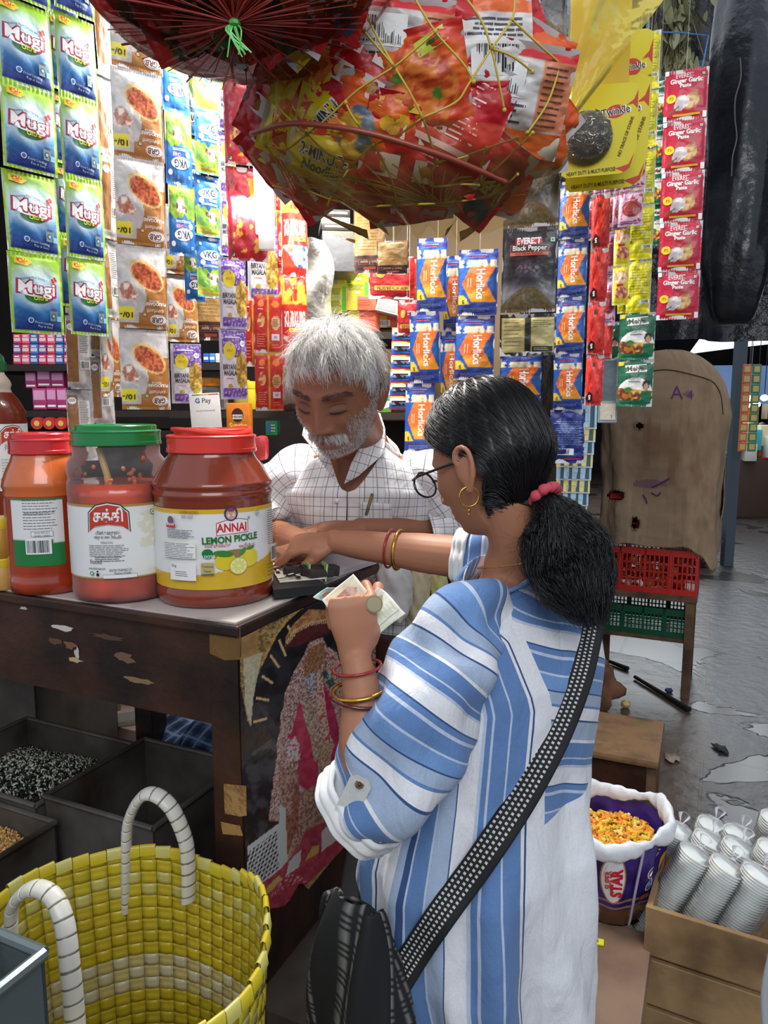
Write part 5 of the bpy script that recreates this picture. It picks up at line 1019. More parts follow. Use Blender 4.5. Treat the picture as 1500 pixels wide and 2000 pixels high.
b=B();b.tube([(.002,0,.075),(.004,0,-.055)],.017,14,WHITE);b.build('tube',TUBE,t);b=B();b.box((0.003,.028,.01),(.03,.02,.18),WHITE,bev=.004);b.tube([(0,.028,.09),(0,.028,2.45-q.z)],.003,6,WHITE);b.build('fitting',PLAS,t)
lp=bpy.data.lights.new('glare_tube_fill','AREA');lp.shape='RECTANGLE';lp.size=.24;lp.size_y=.04;lp.energy=.7;lp.color=(1,.97,.9);lo=link('glare_tube_fill',lp,None,(q.x+.05,q.y+.05,q.z));lo.rotation_euler=(R(70),0,R(20))  # fill light added beside the glare tube
# ================================================================ net bags overhead
def ell_hit(px,py,ctr,rad,back=False):
 d=ray(px,py);o=Vector((0,0,CZ))-ctr;s_=Vector((1/rad[0],1/rad[1],1/rad[2]));o2=Vector((o.x*s_.x,o.y*s_.y,o.z*s_.z));d2=Vector((d.x*s_.x,d.y*s_.y,d.z*s_.z))
 A_=d2.dot(d2);B_=2*o2.dot(d2);C_=o2.dot(o2)-1;disc=B_*B_-4*A_*C_
 t=(-B_-math.sqrt(disc))/(2*A_)if disc>0 else-B_/(2*A_)
 p=Vector((0,0,CZ))+d*t
 if disc<=0:v=p-ctr;l=math.sqrt((v.x/rad[0])**2+(v.y/rad[1])**2+(v.z/rad[2])**2);p=ctr+v/l
 return p
def enrm(p,ctr,rad):v=p-ctr;return Vector((v.x/rad[0]**2,v.y/rad[1]**2,v.z/rad[2]**2)).normalized()
NY=1.02;nc=P(800,195,NY);nr=(.218,.16,.168)
def food(u,v,s):return nz(u,v,c(226,128,50),c(196,70,30),s,16,16,.4,.6)
def p_mag(u,v):return over(nz(u,v,c(228,204,30),c(214,186,20),3,3,3),[((v>.62)&(v<.80)&(u>.3),c(226,120,40)),(el(u,v,.75,.30,.22,.2),food(u,v,4))],u.shape)
def d_mag(a):
 w,h=a.w,a.h;a.poly([(w*.08,h*.50),(w*.52,h*.62),(w*.50,h*.86),(w*.10,h*.74)],c(190,40,24));a.text('Maggi',w*.30,h*.68,h*.24,c(244,200,50),w=w*.38,bold=.04,rot=6,shear=.15);a.text('2-MINUTE',w*.36,h*.34,h*.20,WHITE,w=w*.5,bold=.08);a.text('2-MINUTE',w*.36,h*.34,h*.20,c(30,60,90),w=w*.48,bold=.02);a.text('Noodles',w*.36,h*.18,h*.17,c(30,60,90),w=w*.38,bold=.03)
kind('noodles',.13,.105,p_mag,d_mag,puff=.016,wr=.005,seed=31)
def p_yip(u,v):return over(nz(u,v,c(226,100,30),c(214,60,26),3,3,3),[(el(u,v,.5,.45,.40,.38),food(u,v,5)),(el(u,v,.35,.6,.06,.05)|el(u,v,.7,.4,.05,.06)|el(u,v,.45,.3,.05,.04),c(80,130,40)),((v>.93)|(v<.06),c(206,40,34))],u.shape)
kind('noodle_window',.12,.11,p_yip,lambda a:(a.rect(a.w*.55,a.h*.78,a.w*.85,a.h*.92,c(190,206,40),rot=20),a.rect(a.w*.6,a.h*.835,a.w*.8,a.h*.865,c(50,90,20),rot=20)),puff=.015,wr=.005,seed=32)
def p_rbk(u,v):return over(nz(u,v,c(206,26,34),c(186,18,30),3,3,4),[],u.shape)
def d_rbk(a):w,h=a.w,a.h;a.lines(w*.12,h*.35,w*.82,h*.85,12,h*.014,c(240,190,190),seed=4,breaks=4);a.rect(w*.12,h*.25,w*.8,h*.30,c(236,200,200));a.veg(w*.75,h*.9,w*.025);a.lines(w*.12,h*.1,w*.6,h*.22,3,h*.012,c(240,190,190),seed=6)
kind('red_back',.11,.12,p_rbk,d_rbk,puff=.013,wr=.005,seed=33)
def d_ric(a):
 w,h=a.w,a.h
 for x,y in((.15,.62),(.15,.3),(.55,.62),(.55,.3)):a.rect(w*x,h*y,w*(x+.25),h*(y+.2),c(236,226,220));a.ell(w*(x+.12),h*(y+.1),w*.07,h*.06,c(206,150,60))
 a.rect(w*.1,h*.86,w*.7,h*.94,c(240,180,60))
kind('red_icons',.11,.12,p_rbk,d_ric,puff=.013,wr=.005,seed=34)
def p_wbk(u,v):return over(nz(u,v,c(226,222,218),c(206,200,196),3,3,4),[((v<.25),c(226,100,34)),((v>.86),c(206,30,34)),((u>.72)&(v>.25)&(v<.86),c(214,130,90))],u.shape)
def d_wbk(a):w,h=a.w,a.h;a.barcode(w*.12,h*.52,w*.58,h*.82,6);a.lines(w*.1,h*.28,w*.66,h*.48,4,h*.02,c(70,70,80),seed=4,breaks=4);a.lines(w*.74,h*.28,w*.95,h*.84,10,h*.012,c(90,60,60),seed=8,breaks=2)
kind('white_back',.13,.11,p_wbk,d_wbk,puff=.013,wr=.005,seed=35)
def p_org(u,v):return over(nz(u,v,c(232,106,24),c(220,84,20),3,3,3),[(el(u,v,.30,.40,.20,.30),nz(u,v,c(226,180,60),c(90,110,140),5,8,8,.5,.6)),((v<.07),c(200,50,30))],u.shape)
kind('orange',.12,.11,p_org,lambda a:a.ell(a.w*.66,a.h*.65,a.w*.16,a.h*.1,c(240,190,50),rot=20),puff=.015,wr=.006,seed=36)
def d_ype(a):w,h=a.w,a.h;a.text('YiPPee!',w*.5,h*.5,h*.34,c(120,20,20),w=w*.76,bold=.09);a.text('YiPPee!',w*.5,h*.5,h*.34,c(240,200,50),w=w*.72,bold=.03);a.ell(w*.8,h*.2,w*.12,h*.13,c(40,80,110))
kind('noodles_red',.13,.11,p_rbk,d_ype,puff=.015,wr=.005,seed=37)
def p_grn(u,v):return over(nz(u,v,c(24,104,44),c(14,60,30),3,3,4),[(el(u,v,.6,.5,.3,.3),food(u,v,4)),((v>.85),c(214,190,40)),((u<.2),c(196,40,40))],u.shape)
kind('green',.13,.11,p_grn,lambda a:a.ell(a.w*.35,a.h*.6,a.w*.18,a.h*.1,c(230,200,60),rot=-15),puff=.015,wr=.006,seed=38)
NP=0
def packet(kd,px,py,roll,ctr,rad,w=1.0,inset=.02,tilt=(0,0),label='',group='packets in the yellow net bag'):
 w0,h0,me=KIND[kd];p=ell_hit(px,py,ctr,rad);n=enrm(p,ctr,rad);p=p-n*inset
 view=(Vector((0,0,CZ))-p).normalized();n=(n*.45+view*.55+Vector((random.uniform(-.15,.15),0,random.uniform(-.15,.15)))).normalized()
 up=Vector((0,0,1));x=up.cross(n).normalized();z=n.cross(x).normalized()
 M=Matrix((x,-n,z)).transposed();M=M@Matrix.Rotation(R(roll),3,'Y')
 o=link('snack_packet',me,None,None,label,'packet',group);M4=M.to_4x4()@Matrix.Diagonal((w,w,w,1));M4.translation=p;off=M4.to_3x3()@Vector((0,0,-h0/2));M4.translation=p+off;o.matrix_world=M4;return o
PK=[('noodles',632,175,-38,.95,'yellow noodle packet with a red oval mark, upper left of the yellow net'),('noodles',655,300,22,.95,'yellow noodle packet reading 2-MINUTE, lower left of the yellow net'),('noodles',560,240,-60,.8,'yellow noodle packet seen edge-on at the far left of the yellow net'),('noodle_window',815,160,-8,1.0,'orange packet picturing noodles with peas in the middle of the yellow net'),('white_back',770,75,4,.95,'white and orange packet back with a barcode near the top of the yellow net'),('white_back',948,62,175,1.0,'white and orange packet back, right of the top of the yellow net'),('red_back',890,235,24,1.15,'red packet back with rows of white print, centre of the yellow net'),('red_icons',800,320,8,1.05,'red packet with white picture squares, low centre of the yellow net'),('white_back',1020,190,8,1.05,'red-topped packet back with a barcode at the right of the yellow net'),('orange',1035,275,-14,1.05,'orange snack packet at the right edge of the yellow net'),('orange',1085,255,-50,.8,'orange packet corner sticking out at the far right of the yellow net'),('noodles_red',925,345,38,1.0,'red packet with yellow lettering low right in the yellow net'),('orange',985,375,10,.9,'orange packet at the bottom right of the yellow net'),('red_icons',515,215,40,.9,'red packet at the left edge of the yellow net'),('noodles_red',530,310,-30,.9,'red packet low at the left edge of the yellow net'),('red_back',600,350,60,.95,'red packet back at the lower left of the yellow net'),('noodle_window',690,355,30,.9,'noodle packet seen from below near the bottom of the yellow net'),('red_icons',700,130,30,.9,'red packet behind the yellow ones at the top left of the yellow net'),('orange',730,260,20,.9,'orange packet between the yellow and the red packets'),('red_back',1010,40,-20,1.0,'red packet at the top right of the yellow net'),('noodles_red',870,15,10,1.0,'red packet at the very top of the yellow net'),('orange',1050,110,20,.9,'orange packet at the upper right of the yellow net'),('red_back',800,400,80,.9,'red packet at the bottom of the yellow net'),('red_icons',690,30,-20,.9,'red packet at the top left under the red net bag'),('red_back',960,140,-8,.9,'red packet between the barcode packet and the noodle packet')]
for kd,px,py,ro,w,lab in PK:packet(kd,px,py,ro,nc,nr,w,inset=.022+.012*random.random(),label=lab)
core=B();core.blob(nc,(nr[0]*.80,nr[1]*.78,nr[2]*.80),c(170,40,36),24,amp=.12)
netbag=thing('net_bag','big yellow net bag full of noodle and snack packets hanging in the middle','net bag',nc)
STR=mat('yellow_net_string',c(206,180,70),rough=.5)
def npath(pix,ctr=nc,rad=nr,out=.014):return[tuple(ell_hit(x,y,ctr,[q+out for q in rad])-ctr)for x,y in pix]
b=B()
knot=(868,398)
for pix in[[(800,-20),(850,62),(905,125),(925,160)],[(850,62),(812,95),(770,130),(700,175),(640,230),(600,262)],[(770,130),(740,95),(710,60)],[(770,130),(800,180),(825,230),(842,280),(852,318)],[(825,230),(780,262),(730,282)],[(730,282),(690,230),(675,200)],[(730,282),(690,320),(655,370),(640,400)],[(730,282),(765,350),(775,400)],[(852,318),(900,308),(950,290),(1010,270)],[(852,318),(840,362),(900,360),(935,360),(985,352)],[(825,230),(890,200),(915,165),(960,95),(1000,38),(1005,-10)],[(960,95),(972,150),(985,215)],[(1000,38),(1050,85),(1095,125)],[(960,95),(1000,110),(1040,140)],[(935,360),(945,300),(950,290)],[(940,355),(1000,300),(1040,260)],[(600,262),(560,290),(520,285)],[(600,262),(640,300),(690,320)],[(600,262),(545,210),(540,160)],[(560,290),(600,330),(650,360),(710,400)],[(520,285),(560,340),(620,380),(710,405)],[(700,405),(780,400),(870,396),(960,380),(1010,340)],[(985,352),(960,400)],[(905,-10),(940,40),(960,95)],[(700,-10),(730,60),(770,130)],[(1095,125),(1070,200),(1030,260)]]:
 b.tube(smoothpath(npath(pix),5),.0013,5)
 for p in npath([pix[0],pix[-1]]):b.blob(p,.0028,n=6)
for i in range(22):
 a0=470+i*26;b.tube(smoothpath(npath([(a0+10,350-60*math.sin(i/21*3.14)+30),((a0+860)/2,372+20*math.sin(i)),(868,402)],out=.010),5),.0008,4)
b.build('net_mesh',STR,netbag,smooth='all')
b=B();b.tube(smoothpath(npath([(490,262),(560,242),(640,246),(720,260),(800,283),(880,310),(940,335),(990,357)],out=.019),6),.0032,8);b.build('hoop_rod',mat('red_cane',c(150,66,46),rough=.4,coat=.3),netbag,smooth='all')
b=B()
def shell(u,v):
 th=R(200)+u*R(140);ph=R(-72)+v*R(46);k=1.10+.05*np.sin(u*37+v*9)*(1-v)
 return(nr[0]*k*np.cos(th)*np.cos(ph),nr[1]*k*np.sin(th)*np.cos(ph),nr[2]*k*np.sin(ph))
b.grid(shell,60,24);b.build('plastic_lining',film('amber_film',c(206,190,130),opac=.05,rough=.12,tint=(.97,.92,.76),bump=(22,.9,.012)),netbag,smooth='all')
core.build('packet_filling',PRINT,None,label='tightly packed red packets filling the inside of the yellow net bag',cat='packets',kind='stuff',smooth='all')
b=B();
for dx in(-.03,.0,.035):b.tube([(dx,0,nr[2]*.9),(dx*.3,0,.5)],.0014,5)
b.build('hanging_cord',STR,netbag)
rc=P(462,-88,.84);rr=(.155,.13,.105)
rbag=thing('net_bag','red net bag of snack packets at the top left, tied with green string','net bag',rc)
RK=[('green',250,40,30),('green',330,110,-20),('noodles_red',290,-10,50),('noodles',330,30,70),('green',400,100,20),('noodles_red',520,90,-30),('green',560,20,30),('green',590,70,-40),('red_icons',650,40,20),('noodles',640,90,-60),('noodles_red',700,20,10),('green',450,-10,60),('red_back',400,20,15)]
pos=['far left','lower left','upper left','left centre','lower middle','lower right of centre','right of the knot','lower right','right','bottom right','far right','above the knot','left of the knot']
for i,(kd,px,py,ro)in enumerate(RK):packet(kd,462+(px-462)*.82,-15+(py-20)*.72,ro,rc,rr,.80,inset=.02,label={'green':'green','noodles_red':'red','noodles':'yellow','red_icons':'red','red_back':'red'}[kd]+' packet inside the red net bag, '+pos[i],group='packets in the red net bag')
b=B();b.blob(rc,(rr[0]*.8,rr[1]*.8,rr[2]*.8),c(50,40,30),20);b.build('packet_filling',PRINT,None,label='dark packets packed inside the red net bag',cat='packets',kind='stuff',smooth='all')
b=B();kx,ky=458,46
for i in range(64):
 a=2*math.pi*i/64;ex,ey=kx+250*math.cos(a),ky+130*math.sin(a)
 b.tube(smoothpath(npath([(kx+4*math.cos(a),ky+3*math.sin(a)),(kx+(ex-kx)*.4+10*math.sin(i*3),ky+(ey-ky)*.45),(ex,ey)],rc,rr,.012+.004*math.sin(i*2.3)),4),.0006 if i%4 else.0014,4)
b.build('net_mesh',mat('dark_red_net',c(160,56,48),rough=.5),rbag,smooth='all')
b=B()
def rsh(u,v):
 a=u*2*math.pi;k=1.07+.03*np.sin(a*16)*(v);ph=R(-88)+v*R(88)
 return(rr[0]*k*np.cos(a)*np.cos(ph),rr[1]*k*np.sin(a)*np.cos(ph),rr[2]*k*np.sin(ph))
b.grid(rsh,120,20);b.build('net_film',film('red_net_film',c(150,60,50),opac=.04,rough=.2,tint=(.97,.88,.84),bump=(24,.8,.01)),rbag,smooth='all')
b=B();kp=npath([(458,46)],rc,rr,.016)[0];r_=random.Random(3)
for i in range(9):b.tube(smoothpath([kp,(kp[0]+r_.uniform(-.008,.01),kp[1]-.004,kp[2]-.008),(kp[0]+r_.uniform(-.008,.016),kp[1]-.002,kp[2]-.022-.01*r_.random())],4),.0008,4,c(90,200,90))
b.blob(kp,(.006,.006,.005),c(70,160,70),8);b.build('green_tie',PLAS,rbag)
b=B();b.tube([(0,0,rr[2]*.8),(0,0,.4)],.002,5);b.build('hanging_cord',STR,rbag)
# ================================================================ right side hangings
def flatmap(w):return lambda x,y,off:(x-w/2,-off+0*x,y+0*x)
def scr_card(name,label,x0,y0,x1,y1,Y,tear=False):
 p0=P((x0+x1)/2,y1,Y);D=proj(p0)[2];w=(x1-x0)*D/FPX;h=P((x0+x1)/2,y0,Y).z-p0.z
 t=thing('scrubber_card',label,'card',p0,(0,0,R(-10)),'scrubber cards');b=B();a=Art(w,h,flatmap(w),b);yel=c(214,200,24)
 pts=[(w*.06,0),(w*.8,h*.02),(w*.93,h*.08),(w,h*.3),(w,h*.97),(w*.9,h),(0,h),(0,h*.03)];a.poly(pts,yel)
 b.add([(x-w/2,.0012,y)for x,y in pts],[list(range(len(pts)))[::-1]],yel)
 a.poly([(w*.84,h*.76),(w*.94,h*.82),(w*.99,h*.92),(w*.99,h*.72),(w*.93,h*.77)],c(190,50,30));a.poly([(w*.72,h*.08),(w*.9,h*.12),(w*.97,h*.24),(w*.92,h*.08),(w*.84,h*.04)],c(190,50,30))
 a.ell(w*.70,h*.70,w*.13,h*.07,c(190,50,34),rot=10);a.text('Twinkle',w*.70,h*.70,w*.14,WHITE,w=w*.42,bold=.05,rot=8);a.text('Twinkle',w*.70,h*.70,w*.14,c(60,30,20),w=w*.38,bold=.015,rot=8)
 a.text('HEAVY DUTY & MULTI PURPOSE',w*.40,h*.055,w*.07,c(90,70,20),w=w*.66,rot=4,bold=.02);a.text('NO TRACE OF STAINS',w*.85,h*.42,w*.06,c(90,70,20),w=h*.44,rot=72,bold=.02)
 b.build('card',PAPER,t,smooth=False)
 b=B();rg=random.Random(2);cx,cz,rad=w*(-.18),h*.42,w*.34;b.blob((cx,-.008,cz),(rad*.85,.012,rad*.85),c(60,58,58),16)
 for i in range(170):
  an=rg.uniform(0,6.28);q=rg.random()**.5*rad*.86;px,pz=cx+q*math.cos(an),cz+q*math.sin(an);s0=rg.uniform(.004,.009);ph=rg.uniform(0,6.28);tx=rg.uniform(-1,1)
  b.tube([(px+s0*math.cos(ph+k*.9),-.016-.010*(1-(q/rad)**2)+s0*.6*math.sin(ph*2+k*.9)*tx,pz+s0*math.sin(ph+k*.9)*.8)for k in range(6)],(.0008),4,c(150,146,142))if 0 else b.tube([(px+s0*math.cos(ph+k*.9),-.016-.010*(1-(q/rad)**2)+s0*.6*math.sin(ph*2+k*.9)*tx,pz+s0*math.sin(ph+k*.9)*.8)for k in range(6)],.0008,4,c(150,146,142))
 b.build('steel_scrubber',mat('steel_wool',c(140,136,132),rough=.28,metal=.9),t)
 b=B();b.blob((cx,-.004,cz),(rad*1.05,.034,rad*1.05),n=28);b.build('blister',film('blister',c(235,235,220),opac=.03,rough=.05,bump=None),t,smooth='all');return t
scr_card('c','front yellow scrubber card with a round steel scrubber in a blister',1098,165,1238,345,1.30)
scr_card('c','yellow Twinkle scrubber card behind, edge showing below and to the right of the front one',1106,150,1258,372,1.36)
scr_card('c','rearmost yellow scrubber card hanging at the far right of the scrubber cards',1140,60,1264,300,1.40)
b=B();q=[P(1112,-60,1.24),P(1345,-60,1.22),P(1108,236,1.22)]
def bagf(u,v):
 s_=1-v;x=q[0].x*s_+q[2].x*v+(q[1].x-q[0].x)*u*(s_**.95+.02);z=q[0].z*s_+q[2].z*v;y=q[0].y-.025*np.sin(u*6+v*3)*s_-.02*np.sin(u*3.1)+.012*(fbm(u*5,v*4,3)-.5)
 return(x,y,z+0*u)
b.grid(bagf,30,40);b.build('plastic_bag',film('yellow_film',c(214,196,90),opac=.34,rough=.22,tint=(.96,.88,.5),bump=(12,.7,.02)),smooth='all',label='translucent yellow plastic bag folded to a point over the scrubber cards',cat='bag')
pbox('yellow_board','plain mustard yellow cardboard sheet behind the yellow plastic bag','card',1112,-40,1225,190,1.33,.002,c(206,176,50),None,yaw=R(-8),m=PAPER)
b=B();r_=random.Random(9);q=P(1318,60,1.85)
for i in range(220):
 x=q.x+r_.gauss(0,.028);y=q.y+r_.gauss(0,.028);z=q.z+.16-r_.random()*.26;an=r_.uniform(0,6.28);l=r_.uniform(.025,.06);w=r_.uniform(.004,.010);cc_=mix(c(112,116,84),c(164,160,124),r_.random());cu=r_.uniform(-.02,.02)
 d=Vector((math.cos(an)*.35,math.sin(an)*.35,-1)).normalized();sd=Vector((-math.sin(an),math.cos(an),0));pts=[]
 for k in range(6):tt=k/5;cpt=Vector((x,y,z))+d*l*tt+Vector((math.cos(an),math.sin(an),0))*cu*tt*tt*2;ww=w*math.sin(math.pi*(.08+.9*tt));pts+=[cpt-sd*ww,cpt+sd*ww]
 b.add([p_[:]for p_ in pts],[[2*k,2*k+1,2*k+3,2*k+2]for k in range(5)],cc_)
for i in range(26):x,y=q.x+r_.gauss(0,.018),q.y+r_.gauss(0,.018);b.tube([(x,y,q.z+.28),(x+r_.gauss(0,.01),y,q.z+.05),(x+r_.gauss(0,.02),y,q.z-.09)],.0011,4,c(150,144,110))
b.build('dried_herbs',mat('dry_leaf',None,rough=.7),smooth='all',label='bundle of dried grey-green herbs hanging above the ginger garlic strip',cat='herbs')
b=B();b.tube([P(1262,62,1.64),P(1330,64,1.63),P(1384,70,1.63),P(1372,130,1.62),P(1350,136,1.62)],.0016,6);b.tube([P(1262,62,1.64),P(1268,12,1.64),P(1272,-60,1.64)],.0016,6);b.build('wire_hanger',mat('blue_wire',c(70,120,180),rough=.4),label='thin blue wire hanger holding the ginger garlic strip',cat='hanger')
rail=thing('hanging_rail','iron rail above the picture from which the strips hang on the left','rail',(0,0,2.45));b=B()
a0,a1=P(20,0,1.25),P(600,0,1.8);b.tube([(a0.x,a0.y,.0),(a1.x,a1.y,.0)],.008,8);b.build('rod',mat('iron',c(60,56,54),rough=.5,metal=.7),rail)
b=B();b.tube([(.05,1.66,2.45),(1.0,1.56,2.45)],.008,8);b.build('hanging_rail',MATS['iron'],label='iron rail above the picture from which the strips hang on the right',cat='rail')
# ================================================================ people: helpers
def raw_head(b,M,male,sc=1.0):
 """face with +y forward in its own frame, M: 4x4 to world"""
 nu,nv=190,130
 th,ph=np.meshgrid(np.linspace(0,2*math.pi,nu,endpoint=False),np.linspace(-math.pi/2+.02,math.pi/2-.02,nv))
 V=head_pos(th,ph,male)*sc;V=V.reshape(-1,3);idx=np.arange(nu*nv).reshape(nv,nu);r=np.roll(idx,-1,1)
 F=np.stack([idx[:-1],idx[1:],r[1:],r[:-1]],-1).reshape(-1,4).tolist();F.append(list(idx[0]));F.append(list(idx[-1][::-1]))
 for s in(-1,1):
  ez=0 if male else-.010;ex_=0 if male else.008;e=B();pts=[(0,-.010,-.026),(0,-.004,-.012),(.006,-.010,.002),(.010,-.006,.016),(.012,-.014,.028),(.013,-.026,.030),(.014,-.036,.020),(.013,-.037,.004),(.010,-.030,-.014),(.006,-.020,-.028),(.003,-.012,-.034),(0,-.008,-.028)]
  e.tube(smoothpath([(s*(x+.071+ex_),y+.004,z-.004+ez)for x,y,z in pts],4),.0042,8);e.blob((s*(.077+ex_),-.014,-.004+ez),(.005,.019,.027),n=14);e.blob((s*(.074+ex_),-.010,-.032+ez),(.006,.008,.010),n=10);e.blob((s*(.070+ex_*.5),-.010,-.004+ez),(.012,.010,.018),n=10)
  b.add(tr(np.concatenate(e.v)*sc,M),e.f)
 b.add(tr(V,M),F)
def tr(V,M):M=np.array(M);return V@M[:3,:3].T+M[:3,3]
def head_pos(th,ph,male):
 x=np.cos(ph)*np.sin(th);y=np.cos(ph)*np.cos(th);z=np.sin(ph);h=np.maximum(np.cos(ph),1e-3);f=np.where(z<0,h**.72/h,h**.9/h);x2,y2=x*f,y*f
 X=.073*x2;Y=.092*y2;Z=.112*z;Y=np.where(y<0,Y*1.06,Y)
 low=sst(-.05,-.95,z);X=X*(1-(.22 if male else.30)*low);X=X*(1+.04*sst(.5,-.4,y)*sst(-.2,.3,z))
 Y=Y+.058*sst(.25,-.6,y)*sst(.0,-.75,z)+.010*sst(-.4,-.85,z)*sst(.1,.8,y);m=sst(.05,.5,y)
 g=lambda cx,cz,sx,sz:np.exp(-((np.abs(X)-cx)/sx)**2-((Z-cz)/sz)**2)*m
 nzp=np.interp(Z,[-.050,-.043,-.034,-.020,.003,.018,.034],[0,.35,1,.80,.42,.20,0]);nw=np.interp(Z,[-.043,-.034,0,.02],[.0135,.0125,.0085,.010])
 Y=Y+(.027 if male else.022)*nzp*np.exp(-(X/nw)**2)*m+.008*g(.0145,-.037,.006,.006)
 Y=Y-.011*g(.031,.005,.016,.011)+.0055*g(.028,.024,.022,.007)+.005*g(.045,-.024,.018,.017)+.0070*g(.031,.000,.0125,.0085)-.0022*g(.031,-.0065,.013,.0014)
 Y=Y+.0065*g(0,-.058,.021,.0048)+.0065*g(0,-.0685,.018,.005)-.005*g(0,-.0632,.022,.0014)+.008*g(0,-.094,.019,.013)-.004*g(0,-.079,.02,.005)-.002*g(.03,-.045,.006,.014)
 return np.stack([X,Y,Z],-1)
def limb(b,pts,rad,n=20,sub=6):
 """smooth tapered limb; rad: list of r or (ra, rb)"""
 path=smoothpath(pts,sub);R_=[(r,r)if np.isscalar(r)else r for r in rad];k=len(path);rr=[]
 for i in range(k):
  t=i/(k-1)*(len(R_)-1);j=min(int(t),len(R_)-2);q=t-j;q=q*q*(3-2*q);rr.append((R_[j][0]*(1-q)+R_[j+1][0]*q,R_[j][1]*(1-q)+R_[j+1][1]*q))
 b.tube(path,rr,n);b.blob(path[-1],(rr[-1][0]+rr[-1][1])/2*.98,n=12);b.blob(path[0],(rr[0][0]+rr[0][1])/2*.98,n=12)
def hand(b,w,F,N,side,sc=1.0,curls=None,spread=.05,thumb=(.5,.4,.3),tcurl=.4,info=None):
 """w wrist point, F towards the fingers, N out of the back of the hand, side +1/-1: which way the thumb lies (N x F)*side"""
 F=Vector(F).normalized();N=Vector(N);N=(N-F*N.dot(F)).normalized();Sd=N.cross(F).normalized()*side;w=Vector(w)
 at=lambda f,s,n:w+(F*f+Sd*s+N*n)*sc
 V=[]
 b.tube([at(-.01,0,0),at(.02,0,.001),at(.05,-.001,.003),at(.078,-.002,.003),at(.090,-.002,.0)],[(.023*sc,.018*sc),(.028*sc,.017*sc),(.037*sc,.0155*sc),(.039*sc,.013*sc),(.034*sc,.009*sc)],20,up=N)
 b.blob(at(.035,.024,-.008),(.020*sc,)*3,n=12)
 L_=[(.040,.025,.020),(.045,.029,.022),(.041,.027,.021),(.032,.020,.018)];curls=curls or[(.4,.5,.3)]*4
 for i in range(4):
  base=at(.082-.004*(i==3)-.001*i,.029-.0193*i,.001);ang=spread*(1.2-i);d=(F*math.cos(ang)+Sd*math.sin(ang)).normalized();ax=d.cross(N).normalized();p=base;pts=[at(.070,.027-.0183*i,0),p];dn=d
  for l,cu in zip(L_[i],curls[i]):
   dn=Matrix.Rotation(-cu,3,ax)@dn;mid=p+dn*l*sc*.5;p=p+dn*l*sc;pts+=[mid,p]
  r0=(.0088,.0090,.0086,.0076)[i]*sc
  sp=smoothpath(pts,3);k=len(sp);rr=[r0*(1.02-.22*j/(k-1)+.05*math.sin(j/(k-1)*math.pi*3))for j in range(k)];b.tube(sp,rr,12);b.blob(p,r0*.82,n=10);V.append((p,dn,N))
 t0,t1,t2=thumb;base=at(.022,.026,-.006);d=(F*t0+Sd*t1-N*t2).normalized();ax=d.cross(N).normalized();p=base;pts=[at(.012,.016,-.004),p];dn=d
 for l,cu in zip((.036,.030,.025),(0,tcurl*.5,tcurl)):
  dn=Matrix.Rotation(-cu,3,ax)@dn if tcurl>=0 else Matrix.Rotation(cu,3,F)@dn;pts+=[p+dn*l*sc*.5,p+dn*l*sc];p=p+dn*l*sc
 sp=smoothpath(pts,3);k=len(sp);b.tube(sp,[.0115*sc*(1.15-.28*j/(k-1))for j in range(k)],12);b.blob(p,.0098*sc,n=10);V.append((p,dn,N))
 return V
def fuse(b,name,vox,mat_,colf,smooth=4,parent=None):
 me=b.mesh('raw',mat_,smooth=False);o=bpy.data.objects.new('raw',me);C.objects.link(o)
 m=o.modifiers.new('r','REMESH');m.mode='VOXEL';m.voxel_size=vox;m2=o.modifiers.new('s','SMOOTH');m2.factor=.5;m2.iterations=smooth
 dg=bpy.context.evaluated_depsgraph_get();nm=bpy.data.meshes.new_from_object(o.evaluated_get(dg));bpy.data.objects.remove(o);bpy.data.meshes.remove(me);nm.name=name
 for a in list(nm.color_attributes):nm.color_attributes.remove(a)
 n=len(nm.vertices);co=np.empty(n*3);nm.vertices.foreach_get('co',co);co=co.reshape(-1,3);col=colf(co)
 at=nm.color_attributes.new('Col','FLOAT_COLOR','POINT');at.data.foreach_set('color',np.hstack([col,np.ones((n,1))]).astype(np.float32).ravel())
 nm.materials.clear();nm.materials.append(mat_);nm.polygons.foreach_set('use_smooth',[True]*len(nm.polygons));nm.update()
 return link(name,nm,parent)
def strands(b,root,d,L_,rad,col,nseg=5,bend=None,curl=0.0,taper=.25,seed=0,push=None):
 """n hair strands; root,d (n,3); L_,rad (n,); col (n,3); bend (n,3) added to the direction per segment; push(p)->p keeps them off a surface"""
 n=len(root);rg=np.random.default_rng(seed);P_=[root];D=d/np.linalg.norm(d,axis=1,keepdims=True);p=root
 for j in range(nseg):
  p=p+D*(L_/nseg)[:,None]
  if push is not None:p=push(p)
  P_.append(p);D=D+(bend if bend is not None else 0)+rg.normal(size=(n,3))*curl;D=D/np.linalg.norm(D,axis=1,keepdims=True)
 P_=np.stack(P_,1);a=np.cross(D,np.array([.3,.5,.8]));a/=np.linalg.norm(a,axis=1,keepdims=True)+1e-9;c2=np.cross(D,a)
 ring=np.stack([a*math.cos(t)+c2*math.sin(t)for t in(0,2.094,4.189)],1)
 rr=rad[:,None]*np.linspace(1,taper,nseg+1)[None];V=P_[:,:,None,:]+ring[:,None]*rr[:,:,None,None];V=V.reshape(-1,3)
 F=[]
 for j in range(nseg):
  for k in range(3):F.append([j*3+k,j*3+(k+1)%3,(j+1)*3+(k+1)%3,(j+1)*3+k])
 F=np.array(F);FF=(F[None]+(np.arange(n)*3*(nseg+1))[:,None,None]).reshape(-1,4);b.add(V,FF,np.repeat(col,len(F),0))
